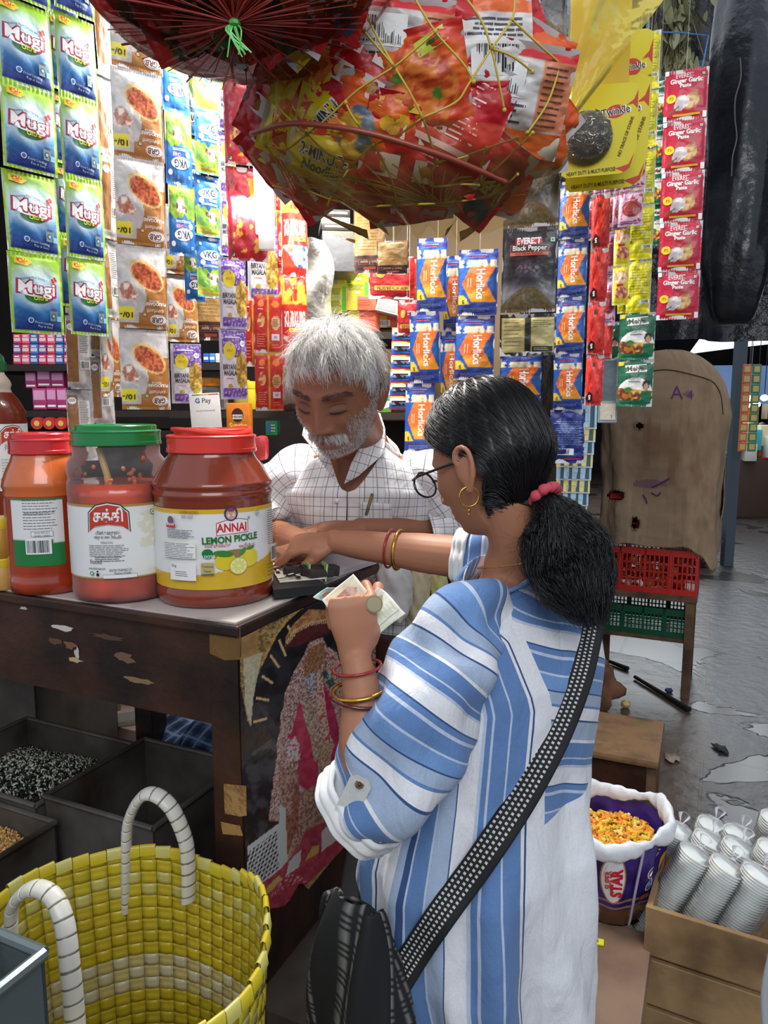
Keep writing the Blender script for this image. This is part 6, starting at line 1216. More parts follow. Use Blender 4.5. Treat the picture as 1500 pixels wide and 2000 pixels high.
def head_pts(n,male,M,sc,pred,seed):
 rg=np.random.default_rng(seed);th=rg.uniform(-math.pi,math.pi,n);ph=np.arcsin(rg.uniform(-.99,.999,n));k=pred(th,ph);th,ph=th[k],ph[k]
 p=head_pos(th,ph,male)*sc;e=1e-3;du=head_pos(th+e,ph,male)*sc-p;dv=head_pos(th,ph+e,male)*sc-p;nn=np.cross(du,dv);nn/=np.linalg.norm(nn,axis=1,keepdims=True)+1e-12
 flip=(nn*p).sum(1)<0;nn[flip]*=-1;return th,ph,p,nn
SKIN=mat('skin',None,rough=.5,sub=.12,bump=(160,.12,.001),spec=.45)
HAIRB=mat('black_hair',None,rough=.32,spec=.6);HAIRW=mat('grey_hair',None,rough=.5,spec=.3)
def frame(fwd,up=(0,0,1)):
 f=Vector(fwd).normalized();x=f.cross(Vector(up)).normalized();z=x.cross(f);return Matrix((x,f,z)).transposed()
def headM(ctr,yawdir,pitch,roll=0):
 Rm=frame((yawdir[0],yawdir[1],0)).to_4x4()@Matrix.Rotation(pitch,4,'X')@Matrix.Rotation(roll,4,'Y');M=Rm.copy();M.translation=ctr;return M
GOLD=mat('gold',c(212,160,70),rough=.22,metal=1)
# ================================================================ the customer, seen from behind
wf=Vector((-.62,.78,0)).normalized();wl=Vector((-.78,-.62,0)).normalized()
WSC=.98
WH=P(955,903,1.13);WM=headM(WH,(-.74,.67),R(-22),R(3));MS=WM@Matrix.Scale(WSC,4)
woman=thing('person','person in blue and white striped shirt with black ponytail, holding banknotes at the counter','person',(.16,1.08,0))
def toW(v):return WM@(Vector(v)*WSC)
raw=B();raw_head(raw,WM,False,WSC)
neck0=toW((0,-.012,-.062));neckb=Vector((.212,1.135,1.25))
limb(raw,[neck0,neck0.lerp(neckb,.5)+Vector((.006,-.006,0)),neckb,Vector((.20,1.13,1.18))],[.045,.045,.056,.07],24)
ZS=[1.235,1.20,1.10,.95,.82,.68,.50,.36]
CX=[.208,.205,.196,.172,.150,.150,.165,.172];CY=[1.135,1.13,1.12,1.10,1.085,1.085,1.09,1.09]
WA=[.10,.165,.178,.172,.188,.195,.186,.190];WB=[.055,.085,.115,.118,.145,.150,.145,.145]
def tors(z):
 f=lambda T_:np.interp(z,ZS[::-1],T_[::-1]);return f(CX),f(CY),f(WA),f(WB)
body_pts=[(Vector((CX[i],CY[i],ZS[i])),WA[i]*.86,WB[i]*.82)for i in range(1,7)]
raw.tube([p for p,a,b_ in body_pts],[(a*.92,b_*.92)for p,a,b_ in body_pts],28,up=wf)
Lsh=neckb-Vector((0,0,.055))+wl*.150-wf*.01;Rsh=neckb-Vector((0,0,.055))-wl*.150
limb(raw,[neckb-Vector((0,0,.03)),Lsh-Vector((0,0,.02))],[.045,.036]);limb(raw,[neckb-Vector((0,0,.03)),Rsh-Vector((0,0,.02))],[.045,.036])
eL=P(742,1560,.925);wL=P(694,1282,.985)
limb(raw,[Lsh-Vector((0,0,.02)),Lsh.lerp(eL,.5)+wl*.006,eL],[.036,.044,.040])
limb(raw,[eL,eL.lerp(wL,.35)+Vector((-.008,-.004,0)),eL.lerp(wL,.75),wL],[(.036,.036),(.037,.035),(.028,.026),(.0235,.020)])
HL=hand(raw,wL,(-.04,.10,1),(.30,-1,.12),-1,.93,[(1.05,1.15,.5),(1.35,1.2,.6),(1.45,1.3,.6),(1.5,1.3,.6)],.03,(.92,.38,.45),.25)
eR=P(925,1092,1.31);wR=P(652,1058,1.40)
limb(raw,[Rsh,Rsh.lerp(eR,.5)+Vector((.0,.01,-.02)),eR],[.050,.046,.040])
limb(raw,[eR,eR.lerp(wR,.3),eR.lerp(wR,.7),wR],[(.039,.040),(.040,.037),(.033,.029),(.026,.022)])
HR=hand(raw,wR,(-1,.10,-.14),(-.12,-.35,1),1,.95,[(.55,.7,.4),(.7,.8,.4),(.8,.9,.5),(.9,.9,.5)],.04,(.85,.35,.45),.3)
for s in(-1,1):
 hp=Vector((.165,1.09,.52))+wl*(s*.085);kn=Vector((.165,1.09,.30))+wl*(s*.09)+wf*.02;an=Vector((.17,1.10,.07))+wl*(s*.09)
 limb(raw,[hp,kn,kn.lerp(an,.4)-wf*.015,an],[.075,.05,.048,.032]);limb(raw,[an-Vector((0,0,.035))-wf*.04,an-Vector((0,0,.035))+wf*.05,an-Vector((0,0,.05))+wf*.13],[(.026,.026),(.034,.024),(.036,.014)])
skW=np.array(c(176,122,92));skW2=np.array(c(150,96,70))
Wi=np.array(WM.inverted())
def wcol(p):
 n=np.array([mn.noise(Vector(q)*14)for q in p[::1]])if len(p)<10 else fbm(p[:,0]*16+5,p[:,2]*16+p[:,1]*9,3)
 col=skW*(1-.35*n[:,None])+skW2*.35*n[:,None];l=tr(p,Wi)/WSC
 lip=np.exp(-(l[:,0]/.022)**2-((l[:,2]+.063)/.010)**2)*(l[:,1]>.05);col=col*(1-lip[:,None]*.6)+np.array(c(140,66,60))*lip[:,None]*.6
 return col
wbody=fuse(raw,'body',.0026,SKIN,wcol,3);wbody.parent=woman;WI=Matrix.Translation(-woman.location);wbody.matrix_parent_inverse=WI
def wadd(name,b,m,smooth='all',label=None,par=None):o=b.build(name,m,smooth=smooth,label=label);o.parent=par or woman;o.matrix_parent_inverse=WI if par is None else Matrix.Identity(4);return o
b=B()
for(p,d,n)in HL[:1]+HL[4:]:pass
tieL=(WM.inverted()@P(1062,962,1.065))/WSC
def hairline(th,ph):
 front=np.abs((th+math.pi)%(2*math.pi)-math.pi)
 lim=np.interp(front,[0,.5,.9,1.25,1.5,1.75,2.1,2.6,3.14],[.62,.60,.45,.22,.02,.20,-.55,-.93,-.96]);return np.sin(ph)>lim
def capf(nu=120,nv=70,off=.010):
 th,ph=np.meshgrid(np.linspace(-math.pi,math.pi,nu),np.linspace(-math.pi/2+.3,math.pi/2,nv));p=head_pos(th,ph,False)
 hl=hairline(th,ph-.04);r=np.linalg.norm(p,axis=-1,keepdims=True);o_=off*(1+.25*np.sin(th*23+ph*3))+.004*np.cos(ph);o_=o_+.010*sst(.2,1,np.sin(ph));p=p*(1+np.where(hl,o_,-.02)[...,None]/r);return p
cp=capf();nv_,nu_=cp.shape[:2];b=B();idx=np.arange(nu_*nv_).reshape(nv_,nu_);b.add(tr(cp.reshape(-1,3)*WSC,WM),np.stack([idx[:-1,:-1],idx[:-1,1:],idx[1:,1:],idx[1:,:-1]],-1).reshape(-1,4),c(14,13,15))
rg=np.random.default_rng(11)
th,ph,p0,nn=head_pts(15000,False,WM,1,lambda t,q:hairline(t,q+.0),12);n=len(p0)
tgt=np.array(tieL)
def push(p):
 a=p.copy();r=np.linalg.norm(p,axis=1);d=p/r[:,None];ph_=np.arcsin(np.clip(d[:,2]*.86,-1,1));t_=np.arctan2(d[:,0]/.073,d[:,1]/.092);s_=head_pos(t_,np.arcsin(np.clip(p[:,2]/.112,-1,1)),False)
 rs=np.linalg.norm(s_,axis=1)+.011;k=(r<rs);a[k]=p[k]*(rs[k]/r[k])[:,None];return a
K=14;paths=np.zeros((n,K+1,3));zt_=tgt[2];sg=np.sign(th)+(th==0);lift=.050*np.exp(-((p0[:,2]-.005)/.035)**2)*(np.abs(th)<1.7);rj=rg.random(n)
for j in range(K+1):
 t=j/K;ts=t*t*(3-2*t);tht=th+(sg*(math.pi-.10*rj)-th)*(t**.92);zz=p0[:,2]*(1-ts)+zt_*ts+lift*math.sin(math.pi*min(t*1.35,1));q=head_pos(tht,np.arcsin(np.clip(zz/.112,-.97,.98)),False)
 r_=np.linalg.norm(q,axis=1,keepdims=True);off=.0105+.010*sst(.02,.10,q[:,2:3])+.010*sst(-.01,-.08,q[:,2:3])*sst(.02,-.04,q[:,1:2])+.006*rj[:,None]*math.sin(min(t*1.2,1)*math.pi)+.0012*np.sin(th*60+t*9)[:,None];q=q*(1+off/r_)
 w=max(0,(t-.72)/.28)**1.6;paths[:,j]=q*(1-w)+(tgt+np.stack([np.cos(th*9),0*th,np.sin(th*7)],1)*.010)*w
def pathtubes(b,paths,rad,col):
 n,k,_=paths.shape;T_=np.gradient(paths,axis=1);T_/=np.linalg.norm(T_,axis=2,keepdims=True)+1e-9;a=np.cross(T_,np.array([.31,.52,.79]));a/=np.linalg.norm(a,axis=2,keepdims=True)+1e-9;c2=np.cross(T_,a)
 V=np.stack([paths+(a*math.cos(t)+c2*math.sin(t))*rad[...,None]for t in(0,2.094,4.189)],2).reshape(-1,3);F=[]
 for j in range(k-1):
  for q in range(3):F.append([j*3+q,j*3+(q+1)%3,(j+1)*3+(q+1)%3,(j+1)*3+q])
 F=np.array(F);b.add(V,(F[None]+(np.arange(n)*3*k)[:,None,None]).reshape(-1,4),np.repeat(col,len(F),0))
prf=np.full((n,K+1),.00055)*(1-.2*rg.random((n,1)));kk=rg.random(n)<.62
pathtubes(b,tr(paths[kk].reshape(-1,3)*WSC,WM).reshape(-1,K+1,3),prf[kk],np.array(c(18,17,19))*(1+.8*rg.random((kk.sum(),1))))
hair=wadd('hair',b,HAIRB)
tie=toW(tieL)
tail=[tie,P(1088,1000,1.045),P(1106,1050,1.03),P(1112,1100,1.02),P(1130,1160,1.0),P(1150,1205,.995)]
tailw=[.012,.030,.062,.068,.050,.022]
tp=np.array(smoothpath(tail,5));tw=np.interp(np.linspace(0,1,len(tp)),np.linspace(0,1,6),tailw)
n=3400;rg=np.random.default_rng(5);a=rg.uniform(0,6.283,n);q=np.sqrt(rg.random(n));k=len(tp);paths=np.zeros((n,k,3));ph0=rg.uniform(0,6.28,n);am=rg.random(n)
ex=Vector((1,.15,0)).normalized();ey=Vector((-.15,1,0)).normalized()
for j in range(k):
 w=tw[j];wav=.010*np.sin(j*.75+ph0)*min(j/4,1);paths[:,j]=tp[j]+np.outer(np.cos(a)*q*w+wav*am,ex)+np.outer(np.sin(a)*q*w*.62+wav*(1-am),ey)+np.array([0,0,1])*(.010*np.sin(a*3+j*.4)*min(j/5,1))[:,None]
ln=rg.uniform(.72,1.0,n)
for i in np.where(ln<.999)[0]:
 m=int(ln[i]*(k-1));
 if m<k-1:paths[i,m:]=paths[i,m]+np.outer(np.linspace(0,1,k-m),(paths[i,m]-paths[i,m-1])*1.5)
rad=np.linspace(1,.35,k)[None]*np.full((n,1),.0006)
b=B();pathtubes(b,paths,rad,np.array(c(15,14,16))*(1+1.0*rg.random((n,1))))
n2=340;a=rg.uniform(0,6.28,n2);i0=rg.integers(2,k-3,n2);root=tp[i0]+np.outer(np.cos(a)*tw[i0]*.85,ex)+np.outer(np.sin(a)*tw[i0]*.5,ey)
strands(b,root,np.outer(np.cos(a),ex)*.8+np.outer(np.sin(a),ey)*.5+np.array([0,0,-.6])+rg.normal(size=(n2,3))*.3,rg.uniform(.02,.065,n2),np.full(n2,.00022),np.tile(c(20,18,20),(n2,1)),7,rg.normal(size=(n2,3))*.22,.1,.5)
wadd('ponytail',b,HAIRB)
b=B();q_=tie;axd=(Vector(tail[1])-tie).normalized();e1=axd.orthogonal().normalized();e2=axd.cross(e1)
b.tube([tie+axd*.004+(e1*math.cos(t)+e2*math.sin(t))*(.0185+.0018*math.sin(7*t))for t in np.linspace(0,2*math.pi,36,endpoint=False)],[.0075+.0012*math.sin(9*t)for t in np.linspace(0,2*math.pi,36,endpoint=False)],10,closed=True)
wadd('hair_tie',b,mat('pink_scrunchie',c(206,78,92),rough=.8,bump=(200,.4,.001)),label='pink cloth hair tie')
b=B();GX=mat('black_frame',c(22,20,22),rough=.2,coat=.5)
for s in(-1,1):
 rim=[toW((s*.034+.026*math.cos(t)*(1-.08*math.sin(t)),.108-.010*abs(math.cos(t)+s*-.0)*(0),-.004+.021*math.sin(t)+.003))for t in np.linspace(0,2*math.pi,28,endpoint=False)]
 b.tube(rim,.0018,8,closed=True);b.tube([toW((s*.060,.108,.008)),toW((s*.072,.085,.007)),toW((s*.078,.02,.003)),toW((s*.079,-.012,.0)),toW((s*.078,-.028,-.014))],.0021,8)
b.tube([toW((-.009,.110,.004)),toW((0,.113,.007)),toW((.009,.110,.004))],.0018,8)
gl=wadd('glasses',b,GX,label='dark-rimmed glasses')
b=B()
for s in(-1,1):b.add([toW((s*.034+.025*math.cos(t),.1085,-.001+.020*math.sin(t)))[:]for t in np.linspace(0,2*math.pi,24,endpoint=False)],[list(range(24))])
o=b.build('lens',film('lens_glass',c(240,240,240),opac=.02,rough=.02,bump=None),gl,smooth=False);o.matrix_parent_inverse=Matrix.Identity(4)
b=B();lobe=toW((-.082,-.010,-.042));
b.tube([lobe+Vector((0,0,-.013))+(Vector((1,.2,0)).normalized()*math.cos(t)+Vector((0,0,1))*math.sin(t))*.0145 for t in np.linspace(0,2*math.pi,30,endpoint=False)],.0015,8,closed=True);b.blob(lobe+Vector((0,0,-.033)),.0028,n=8);b.blob(lobe+Vector((0,0,-.039)),.0022,n=8)
wadd('earring',b,GOLD,label='gold hoop earring with a small bead')
b=B();nk=Vector((.212,1.132,1.262));b.tube([nk+wl*(.066*math.cos(t))+wf*(.064*math.sin(t))+Vector((0,0,.012*math.cos(t*1)*0+.016*-math.sin(t)*1.0))for t in np.linspace(0,2*math.pi,50,endpoint=False)],.0012,6,closed=True);wadd('necklace',b,GOLD,label='thin gold chain')
def ring(ctr,axis,r,th,m,nm,lab,ecc=1.0,tiltv=None):
 ax=Vector(axis).normalized();a1=ax.orthogonal().normalized();a2=ax.cross(a1);b=B()
 b.tube([Vector(ctr)+(a1*math.cos(t)+a2*math.sin(t)*ecc)*r for t in np.linspace(0,2*math.pi,40,endpoint=False)],th,8,closed=True);return wadd(nm,b,m,label=lab)
fa=(wL-eL).normalized();REDP=mat('red_lac',c(150,22,22),rough=.2,coat=.6)
ring(wL.lerp(eL,.08),fa+Vector((.05,-.30,0)),.033,.0022,REDP,'bangle','thin red bangle at the wrist')
ring(wL.lerp(eL,.24)+Vector((-.002,0,0)),fa+Vector((.05,-.32,0)),.0375,.0032,GOLD,'bangle','thick gold bangle')
ring(wL.lerp(eL,.28)+Vector((-.004,0,0)),fa+Vector((.30,-.36,0)),.040,.0028,mat('dark_red_lac',c(84,20,16),rough=.15,coat=.8),'bangle','dark red bangle hanging beside the gold one')
fr=(wR-eR).normalized();tR=lambda px:eR+(wR-eR)*((px-925)/(652-925))
ring(tR(783),fr,.0365,.0032,GOLD,'bangle','gold bangle on the reaching arm',1.0);ring(tR(766),fr,.0355,.0024,REDP,'bangle','red bangle on the reaching arm',1.0)
def ramp(nt,stops,fac):
 N,L=nt.nodes,nt.links;r=N.new('ShaderNodeValToRGB');r.color_ramp.interpolation='CONSTANT';el_=r.color_ramp.elements;tot=sum(s for s,_ in stops);x=0
 for i,(s,cl)in enumerate(stops[:32]):
  e=el_[i]if i<len(el_)and i<2 else el_.new(min(x/tot,.9999));e.position=min(x/tot,.9999);e.color=(*cl,1);x+=s
 L.new(fac,r.inputs[0]);return r.outputs[0],tot
BLU,BL2,LT,WT,DK,CH=c(94,128,178),c(110,146,196),c(186,198,220),c(226,226,230),c(48,78,126),c(160,176,200)
SIDE=[(26,WT),(3,DK),(5,WT),(26,BLU),(3,LT),(24,BLU),(4,LT),(8,BLU),(6,LT),(30,WT),(2,DK),(26,CH),(3,LT),(24,BLU),(3,LT),(10,DK),(12,CH),(28,WT)]
HORZ=[(20,WT),(3,DK),(30,CH),(5,WT),(24,BLU),(3,LT),(10,BLU),(4,LT),(26,WT),(3,DK),(8,BLU),(5,LT),(24,BLU),(3,LT),(22,BL2),(3,DK),(18,CH),(5,BLU)]
def stripes_nodes(kindof):
 def f(nt,N,L,b):
  at=lambda nm:(lambda a:(setattr(a,'attribute_name',nm),a.outputs['Fac'])[1])(N.new('ShaderNodeAttribute'))
  def fr(src,per):
   m=N.new('ShaderNodeMath');m.operation='DIVIDE';L.new(src,m.inputs[0]);m.inputs[1].default_value=per;q=N.new('ShaderNodeMath');q.operation='FRACT';L.new(m.outputs[0],q.inputs[0]);return q.outputs[0]
  if kindof=='sleeve':
   t_=sum(s for s,_ in HORZ)/1000*.80;col,_=ramp(nt,HORZ,fr(at('sv'),t_))
  else:
   c1,_=ramp(nt,SIDE,fr(at('su'),sum(s for s,_ in SIDE)/1000));c2,_=ramp(nt,HORZ,fr(at('sv'),sum(s for s,_ in HORZ)/1000*.88))
   m=N.new('ShaderNodeMath');m.operation='GREATER_THAN';m.inputs[1].default_value=0;L.new(at('sm'),m.inputs[0]);m2=N.new('ShaderNodeMath');m2.operation='GREATER_THAN';m2.inputs[1].default_value=0;L.new(at('sb'),m2.inputs[0])
   a1=N.new('ShaderNodeMix');a1.data_type='RGBA';L.new(m2.outputs[0],a1.inputs[0]);a1.inputs[6].default_value=(*c(232,232,236),1);L.new(c2,a1.inputs[7])
   a2=N.new('ShaderNodeMix');a2.data_type='RGBA';L.new(m.outputs[0],a2.inputs[0]);L.new(a1.outputs[2],a2.inputs[6]);L.new(c1,a2.inputs[7]);col=a2.outputs[2]
  tc=N.new('ShaderNodeTexCoord');n=N.new('ShaderNodeTexNoise');n.inputs['Scale'].default_value=420;n.inputs['Detail'].default_value=3;L.new(tc.outputs['Object'],n.inputs['Vector'])
  r=N.new('ShaderNodeMapRange');r.inputs[3].default_value=.82;r.inputs[4].default_value=1.12;L.new(n.outputs[0],r.inputs[0]);mu=N.new('ShaderNodeVectorMath');mu.operation='SCALE';L.new(col,mu.inputs[0]);L.new(r.outputs[0],mu.inputs['Scale']);L.new(mu.outputs[0],b.inputs['Base Color'])
  b.inputs['Roughness'].default_value=.88;b.inputs['Sheen Weight'].default_value=.1;bp=N.new('ShaderNodeBump');bp.inputs['Strength'].default_value=.5;bp.inputs['Distance'].default_value=.013
  mp=N.new('ShaderNodeMapping');mp.inputs['Scale'].default_value=(1,1,.45);mp.inputs['Rotation'].default_value=(0,.5,0);L.new(tc.outputs['Object'],mp.inputs[0]);n2=N.new('ShaderNodeTexNoise');n2.inputs['Scale'].default_value=26;n2.inputs['Detail'].default_value=4;n2.inputs['Distortion'].default_value=.7;L.new(mp.outputs[0],n2.inputs['Vector']);L.new(n2.outputs[0],bp.inputs['Height']);L.new(bp.outputs[0],b.inputs['Normal'])
 return f
KT=node_mat('striped_cotton',stripes_nodes('torso'));KS=node_mat('striped_cotton_sleeve',stripes_nodes('sleeve'))
def setattrs(o,**kw):
 for k,v in kw.items():a=o.data.attributes.new(k,'FLOAT','POINT');a.data.foreach_set('value',np.asarray(v,np.float32).ravel())
nu,nv=240,170;uu,vv=np.meshgrid(np.linspace(0,1,nu+1),np.linspace(0,1,nv+1));ph=(uu-.5)*2*math.pi
Z=.37+(1.262-.37)*vv;cx,cy,wa,wb=tors(np.minimum(Z,1.235));wa=wa*np.interp(Z,[.3,1.2,1.235,1.262],[1.02,1.02,1.04,.90]);wb=wb*np.interp(Z,[.3,1.2,1.235,1.262],[1.03,1.03,1.25,1.25])
top=sst(1.21,1.262,Z);fold=(.014*np.sin(ph*7+Z*6)+.009*np.sin(ph*13-Z*9+2)+.016*(fbm(ph*1.5+3,Z*5+ph*1.2,2)-.5))*sst(1.1,.6,Z)+.010*(fbm(ph*2+7,Z*9,4)-.5)*sst(1.24,1.15,Z)
se=lambda q,e:np.sign(q)*np.abs(q)**e
X=cx+(wl.x*se(np.sin(ph),.86)*(wa+fold)-wf.x*se(np.cos(ph),.9)*(wb+fold));Y=cy+(wl.y*se(np.sin(ph),.86)*(wa+fold)-wf.y*se(np.cos(ph),.9)*(wb+fold))
Zs=Z-.052*sst(1.13,1.24,Z)*np.abs(np.sin(ph))**2.2+.0*top
b=B();idx=np.arange((nu+1)*(nv+1)).reshape(nv+1,nu+1);b.add(np.stack([X,Y,Zs],-1).reshape(-1,3),np.stack([idx[:-1,:-1],idx[:-1,1:],idx[1:,1:],idx[1:,:-1]],-1).reshape(-1,4),WHITE)
kur=wadd('long_shirt',b,KT);arc=ph*.155
sbd=np.interp(Z,[.3,.75,.95,1.08,1.18,1.26],[.005,.010,.016,.022,.060,.13])
setattrs(kur,su=(arc-sbd)+0.0,sv=(1.26-Z)+arc*.42+.30*arc**2,sm=arc-sbd-.0+(np.abs(ph)>2.9)*0,sb=Z-(.915-.10*arc))
md=kur.modifiers.new('s','SOLIDIFY');md.thickness=.0016;md.offset=1
def sleeve(name,pts,rad,n=80,sub=16,v0=0,tilt=0,wr=.006):
 path=np.array(smoothpath(pts,sub));k=len(path);rr=np.interp(np.linspace(0,1,k),np.linspace(0,1,len(rad)),rad);L_=np.concatenate([[0],np.cumsum(np.linalg.norm(np.diff(path,axis=0),axis=1))]);V=[];SV=[];nrm=None
 for i in range(k):
  t=Vector(path[min(i+1,k-1)]-path[max(i-1,0)]).normalized();nrm=(wf if nrm is None else nrm);nrm=(nrm-t*nrm.dot(t)).normalized();bi=t.cross(nrm)
  for j in range(n):
   a=2*math.pi*j/n;w=wr*1.4*math.sin(a*3+L_[i]*38)+wr*.7*math.sin(a*5-L_[i]*60+1)+wr*1.6*(float(vnoise(a*1.2+9,L_[i]*22,3))-.5);r=rr[i]+w*min(1,i/6)
   V.append((Vector(path[i])+(bi*math.cos(a)+nrm*math.sin(a))*r)[:]);SV.append(v0+L_[i]+tilt*math.sin(a))
 idx=np.arange(k*n).reshape(k,n);r_=np.roll(idx,-1,1);b=B();b.add(V,np.stack([idx[:-1],r_[:-1],r_[1:],idx[1:]],-1).reshape(-1,4),WHITE);o=wadd(name,b,KS);setattrs(o,sv=SV);md=o.modifiers.new('s','SOLIDIFY');md.thickness=.0016;md.offset=0;return o,path
sl,pth=sleeve('left_sleeve',[Lsh+Vector((.085,.068,-.030)),P(918,1205,1.035),P(864,1305,.99),P(808,1420,.955),P(762,1520,.94),P(708,1572,.95)],[.034,.054,.070,.076,.070,.062],tilt=.012,v0=.03)
WCL=mat('white_cotton',c(228,228,226),rough=.9,bump=(60,.5,.003))
def cuff(nm,p,d,r,w,par=None):
 d=Vector(d).normalized();b=B();path=[Vector(p)+d*t for t in np.linspace(-w/2,w/2,8)];rr=[r*(1+.05*math.sin(i*1.9))for i in range(8)];e1=d.orthogonal().normalized();e2=d.cross(e1);V=[]
 for q,r_ in zip(path,rr):
  for j in range(60):a=2*math.pi*j/60;V.append((q+(e1*math.cos(a)+e2*math.sin(a))*(r_+.002*math.sin(a*4)+.0016*math.sin(a*9)))[:])
 idx=np.arange(480).reshape(8,60);rl=np.roll(idx,-1,1);b.add(V,np.stack([idx[:-1],rl[:-1],rl[1:],idx[1:]],-1).reshape(-1,4),WHITE);o=wadd(nm,b,WCL);md=o.modifiers.new('s','SOLIDIFY');md.thickness=.006;md.offset=0;return o
e_=Vector(pth[-1]);dd=(Vector(pth[-1])-Vector(pth[-8])).normalized();cuff('sleeve_cuff',e_,dd,.065,.036)
q0,q1=P(664,1612,.905),P(704,1528,.872);n_=(Vector((0,0,CZ))-q0).normalized();dx=(q1-q0).normalized();sd=dx.cross(n_).normalized()*.0155
b=B()
for sgn,off in((1,.0),(1,-.003)):pass
pts=[q0-sd,q0+sd,q1+sd*.95,q1+sd*.5+dx*.010,q1-sd*.5+dx*.010,q1-sd*.95];b.add([(p+n_*.0).to_tuple()for p in pts]+[(p-n_*.004).to_tuple()for p in pts],[[0,1,2,3,4,5],[11,10,9,8,7,6]]+[[i,i+6,(i+1)%6+6,(i+1)%6]for i in range(6)],WHITE)
wadd('sleeve_tab',b,WCL,smooth=False,label='white roll-up tab on the left sleeve')
b=B();b.tube([q1-dx*.004+n_*.0005,q1-dx*.004+n_*.0030],[.0058,.0056],20,c(120,88,60));b.tube([q1-dx*.004+n_*.003,q1-dx*.004+n_*.0036],[.0032,.003],12,c(60,40,26));wadd('button',b,PLAS,label='brown button on the sleeve tab')
sr,pth=sleeve('right_sleeve',[Rsh+Vector((-.03,-.02,.01)),Rsh.lerp(eR,.4)+Vector((.0,.01,-.01)),tR(985)+Vector((0,0,0)),tR(915)],[.058,.062,.056,.050],v0=.05,wr=.004)
cuff('sleeve_cuff',tR(905),fr,.050,.022)
b=B();b.tube([Vector((.205,1.132,1.250))+wl*(.104*math.cos(t))+wf*(.072*math.sin(t))+Vector((0,0,-.034*abs(math.cos(t))**1.6+.006))for t in np.linspace(0,2*math.pi,60,endpoint=False)],(.0035),8,closed=True);wadd('neck_binding',b,mat('blue_binding',c(104,136,182),rough=.9))
b=B()
for s in(-1,1):b.tube([Vector((.165,1.09,.60))+wl*(s*.085),Vector((.165,1.09,.30))+wl*(s*.09),Vector((.17,1.10,.10))+wl*(s*.09)],[.105,.085,.065],24)
wadd('trousers',b,mat('grey_cotton',c(120,124,132),rough=.9))
bag=thing('shoulder_bag','black woven shoulder bag with white dashed stripes hanging at the woman\'s left hip','bag',P(690,1900,.93))
BI=Matrix.Translation(-bag.location)
def strapnode(nt,N,L,b):
 a=N.new('ShaderNodeAttribute');a.attribute_name='Col';L.new(a.outputs['Color'],b.inputs['Base Color']);b.inputs['Roughness'].default_value=.8
WEB=node_mat('woven_webbing',strapnode)
sp_px=[(1168,1150,1.02),(1150,1240,.985),(1128,1330,.965),(1085,1440,.945),(1020,1560,.925),(940,1680,.905),(860,1790,.89),(800,1880,.875),(755,1960,.87),(735,2040,.87)]
from mathutils.bvhtree import BVHTree
bpy.context.view_layer.update();_dg=bpy.context.evaluated_depsgraph_get();_kt=BVHTree.FromObject(kur,_dg);_o=Vector((0,0,CZ));_ki=kur.matrix_world.inverted()
def onshirt(p,off=.007):
 d=(p-_o).normalized();h=_kt.ray_cast(_ki@_o,(_ki.to_3x3()@d).normalized());return(kur.matrix_world@h[0])-d*off if h[0]is not None and abs((kur.matrix_world@h[0]-p).length)<.12 else None
pth=smoothpath([P(*q)for q in sp_px],26);pp=[onshirt(Vector(q))for q in pth];off_=[0 if q is None else(q-_o).length/(Vector(o_)-_o).length for q,o_ in zip(pp,pth)]
last=next(x for x in off_ if x);off2=[]
for x in off_:last=x or last;off2.append(last)
off2=np.convolve(np.pad(off2,6,'edge'),np.ones(13)/13,'valid')*.992;pth=[tuple(_o+(Vector(q)-_o)*f_)for q,f_ in zip(pth,off2)]
b=B();k=len(pth);L_=0;wv=11;hw=.0195;V=[];cols=[]
for i in range(k):
 t=(Vector(pth[min(i+1,k-1)])-Vector(pth[max(i-1,0)])).normalized();view=(Vector((0,0,CZ+.1))-Vector(pth[i])).normalized();sd=t.cross(view).normalized()
 for j in range(wv+1):s_=(j/wv-.5)*2;V.append((Vector(pth[i])+sd*(s_*hw)-view*(abs(s_)**2*.004))[:])
for i in range(k-1):
 for j in range(wv):wl_=(j in(3,5,7,9))and((i+j//2)%2==0);cols.append(c(196,194,188)if wl_ else c(22,22,24))
idx=np.arange(k*(wv+1)).reshape(k,wv+1);b.add(V,np.stack([idx[:-1,:-1],idx[:-1,1:],idx[1:,1:],idx[1:,:-1]],-1).reshape(-1,4),np.array(cols));o=b.build('strap',WEB,bag,smooth='all');o.matrix_parent_inverse=BI;md=o.modifiers.new('s','SOLIDIFY');md.thickness=.003;md.offset=0
fp=[P(1168,1150,1.02),Vector((.345,1.14,1.24)),Vector((.30,1.25,1.20)),Vector((.16,1.30,1.05)),Vector((-.02,1.16,.84)),Vector((-.06,1.0,.70))];pf=smoothpath(fp,10);b=B();b.tube(pf,(.019),8,c(22,22,24),flat=.1,up=wf);o=b.build('front_strap',WEB,bag,smooth='all');o.matrix_parent_inverse=BI
b=B()
def bagfn(u,v):
 a=u*2*math.pi;ctrp=P(690,1930,.92);w=.052+.045*(1-v)**.8;d=.004+.042*np.sin(np.clip(1-v,0,1)**.7*2.4);z=ctrp.z-.24+.37*v
 fx=se(np.cos(a),.6)*w;fy=se(np.sin(a),.6)*d;k_=.006*np.sin(a*5+v*9)
 return(ctrp.x+wf.x*fx*-1.0+wl.x*fy*1.0+k_+.02*(1-v),ctrp.y+wf.y*fx*-.9+wl.y*fy+k_,z+.012*np.sin(a+1)*v)
b.grid(bagfn,72,90,lambda u,v:tuple(np.where(((u*26)%1<.22)&((v*40)%1<.6)&(u>.1),c(120,118,114)[i],c(20,20,22)[i])for i in range(3)))
o=b.build('pouch',WEB,bag,smooth='all');o.matrix_parent_inverse=BI;md=o.modifiers.new('s','SOLIDIFY');md.thickness=.004
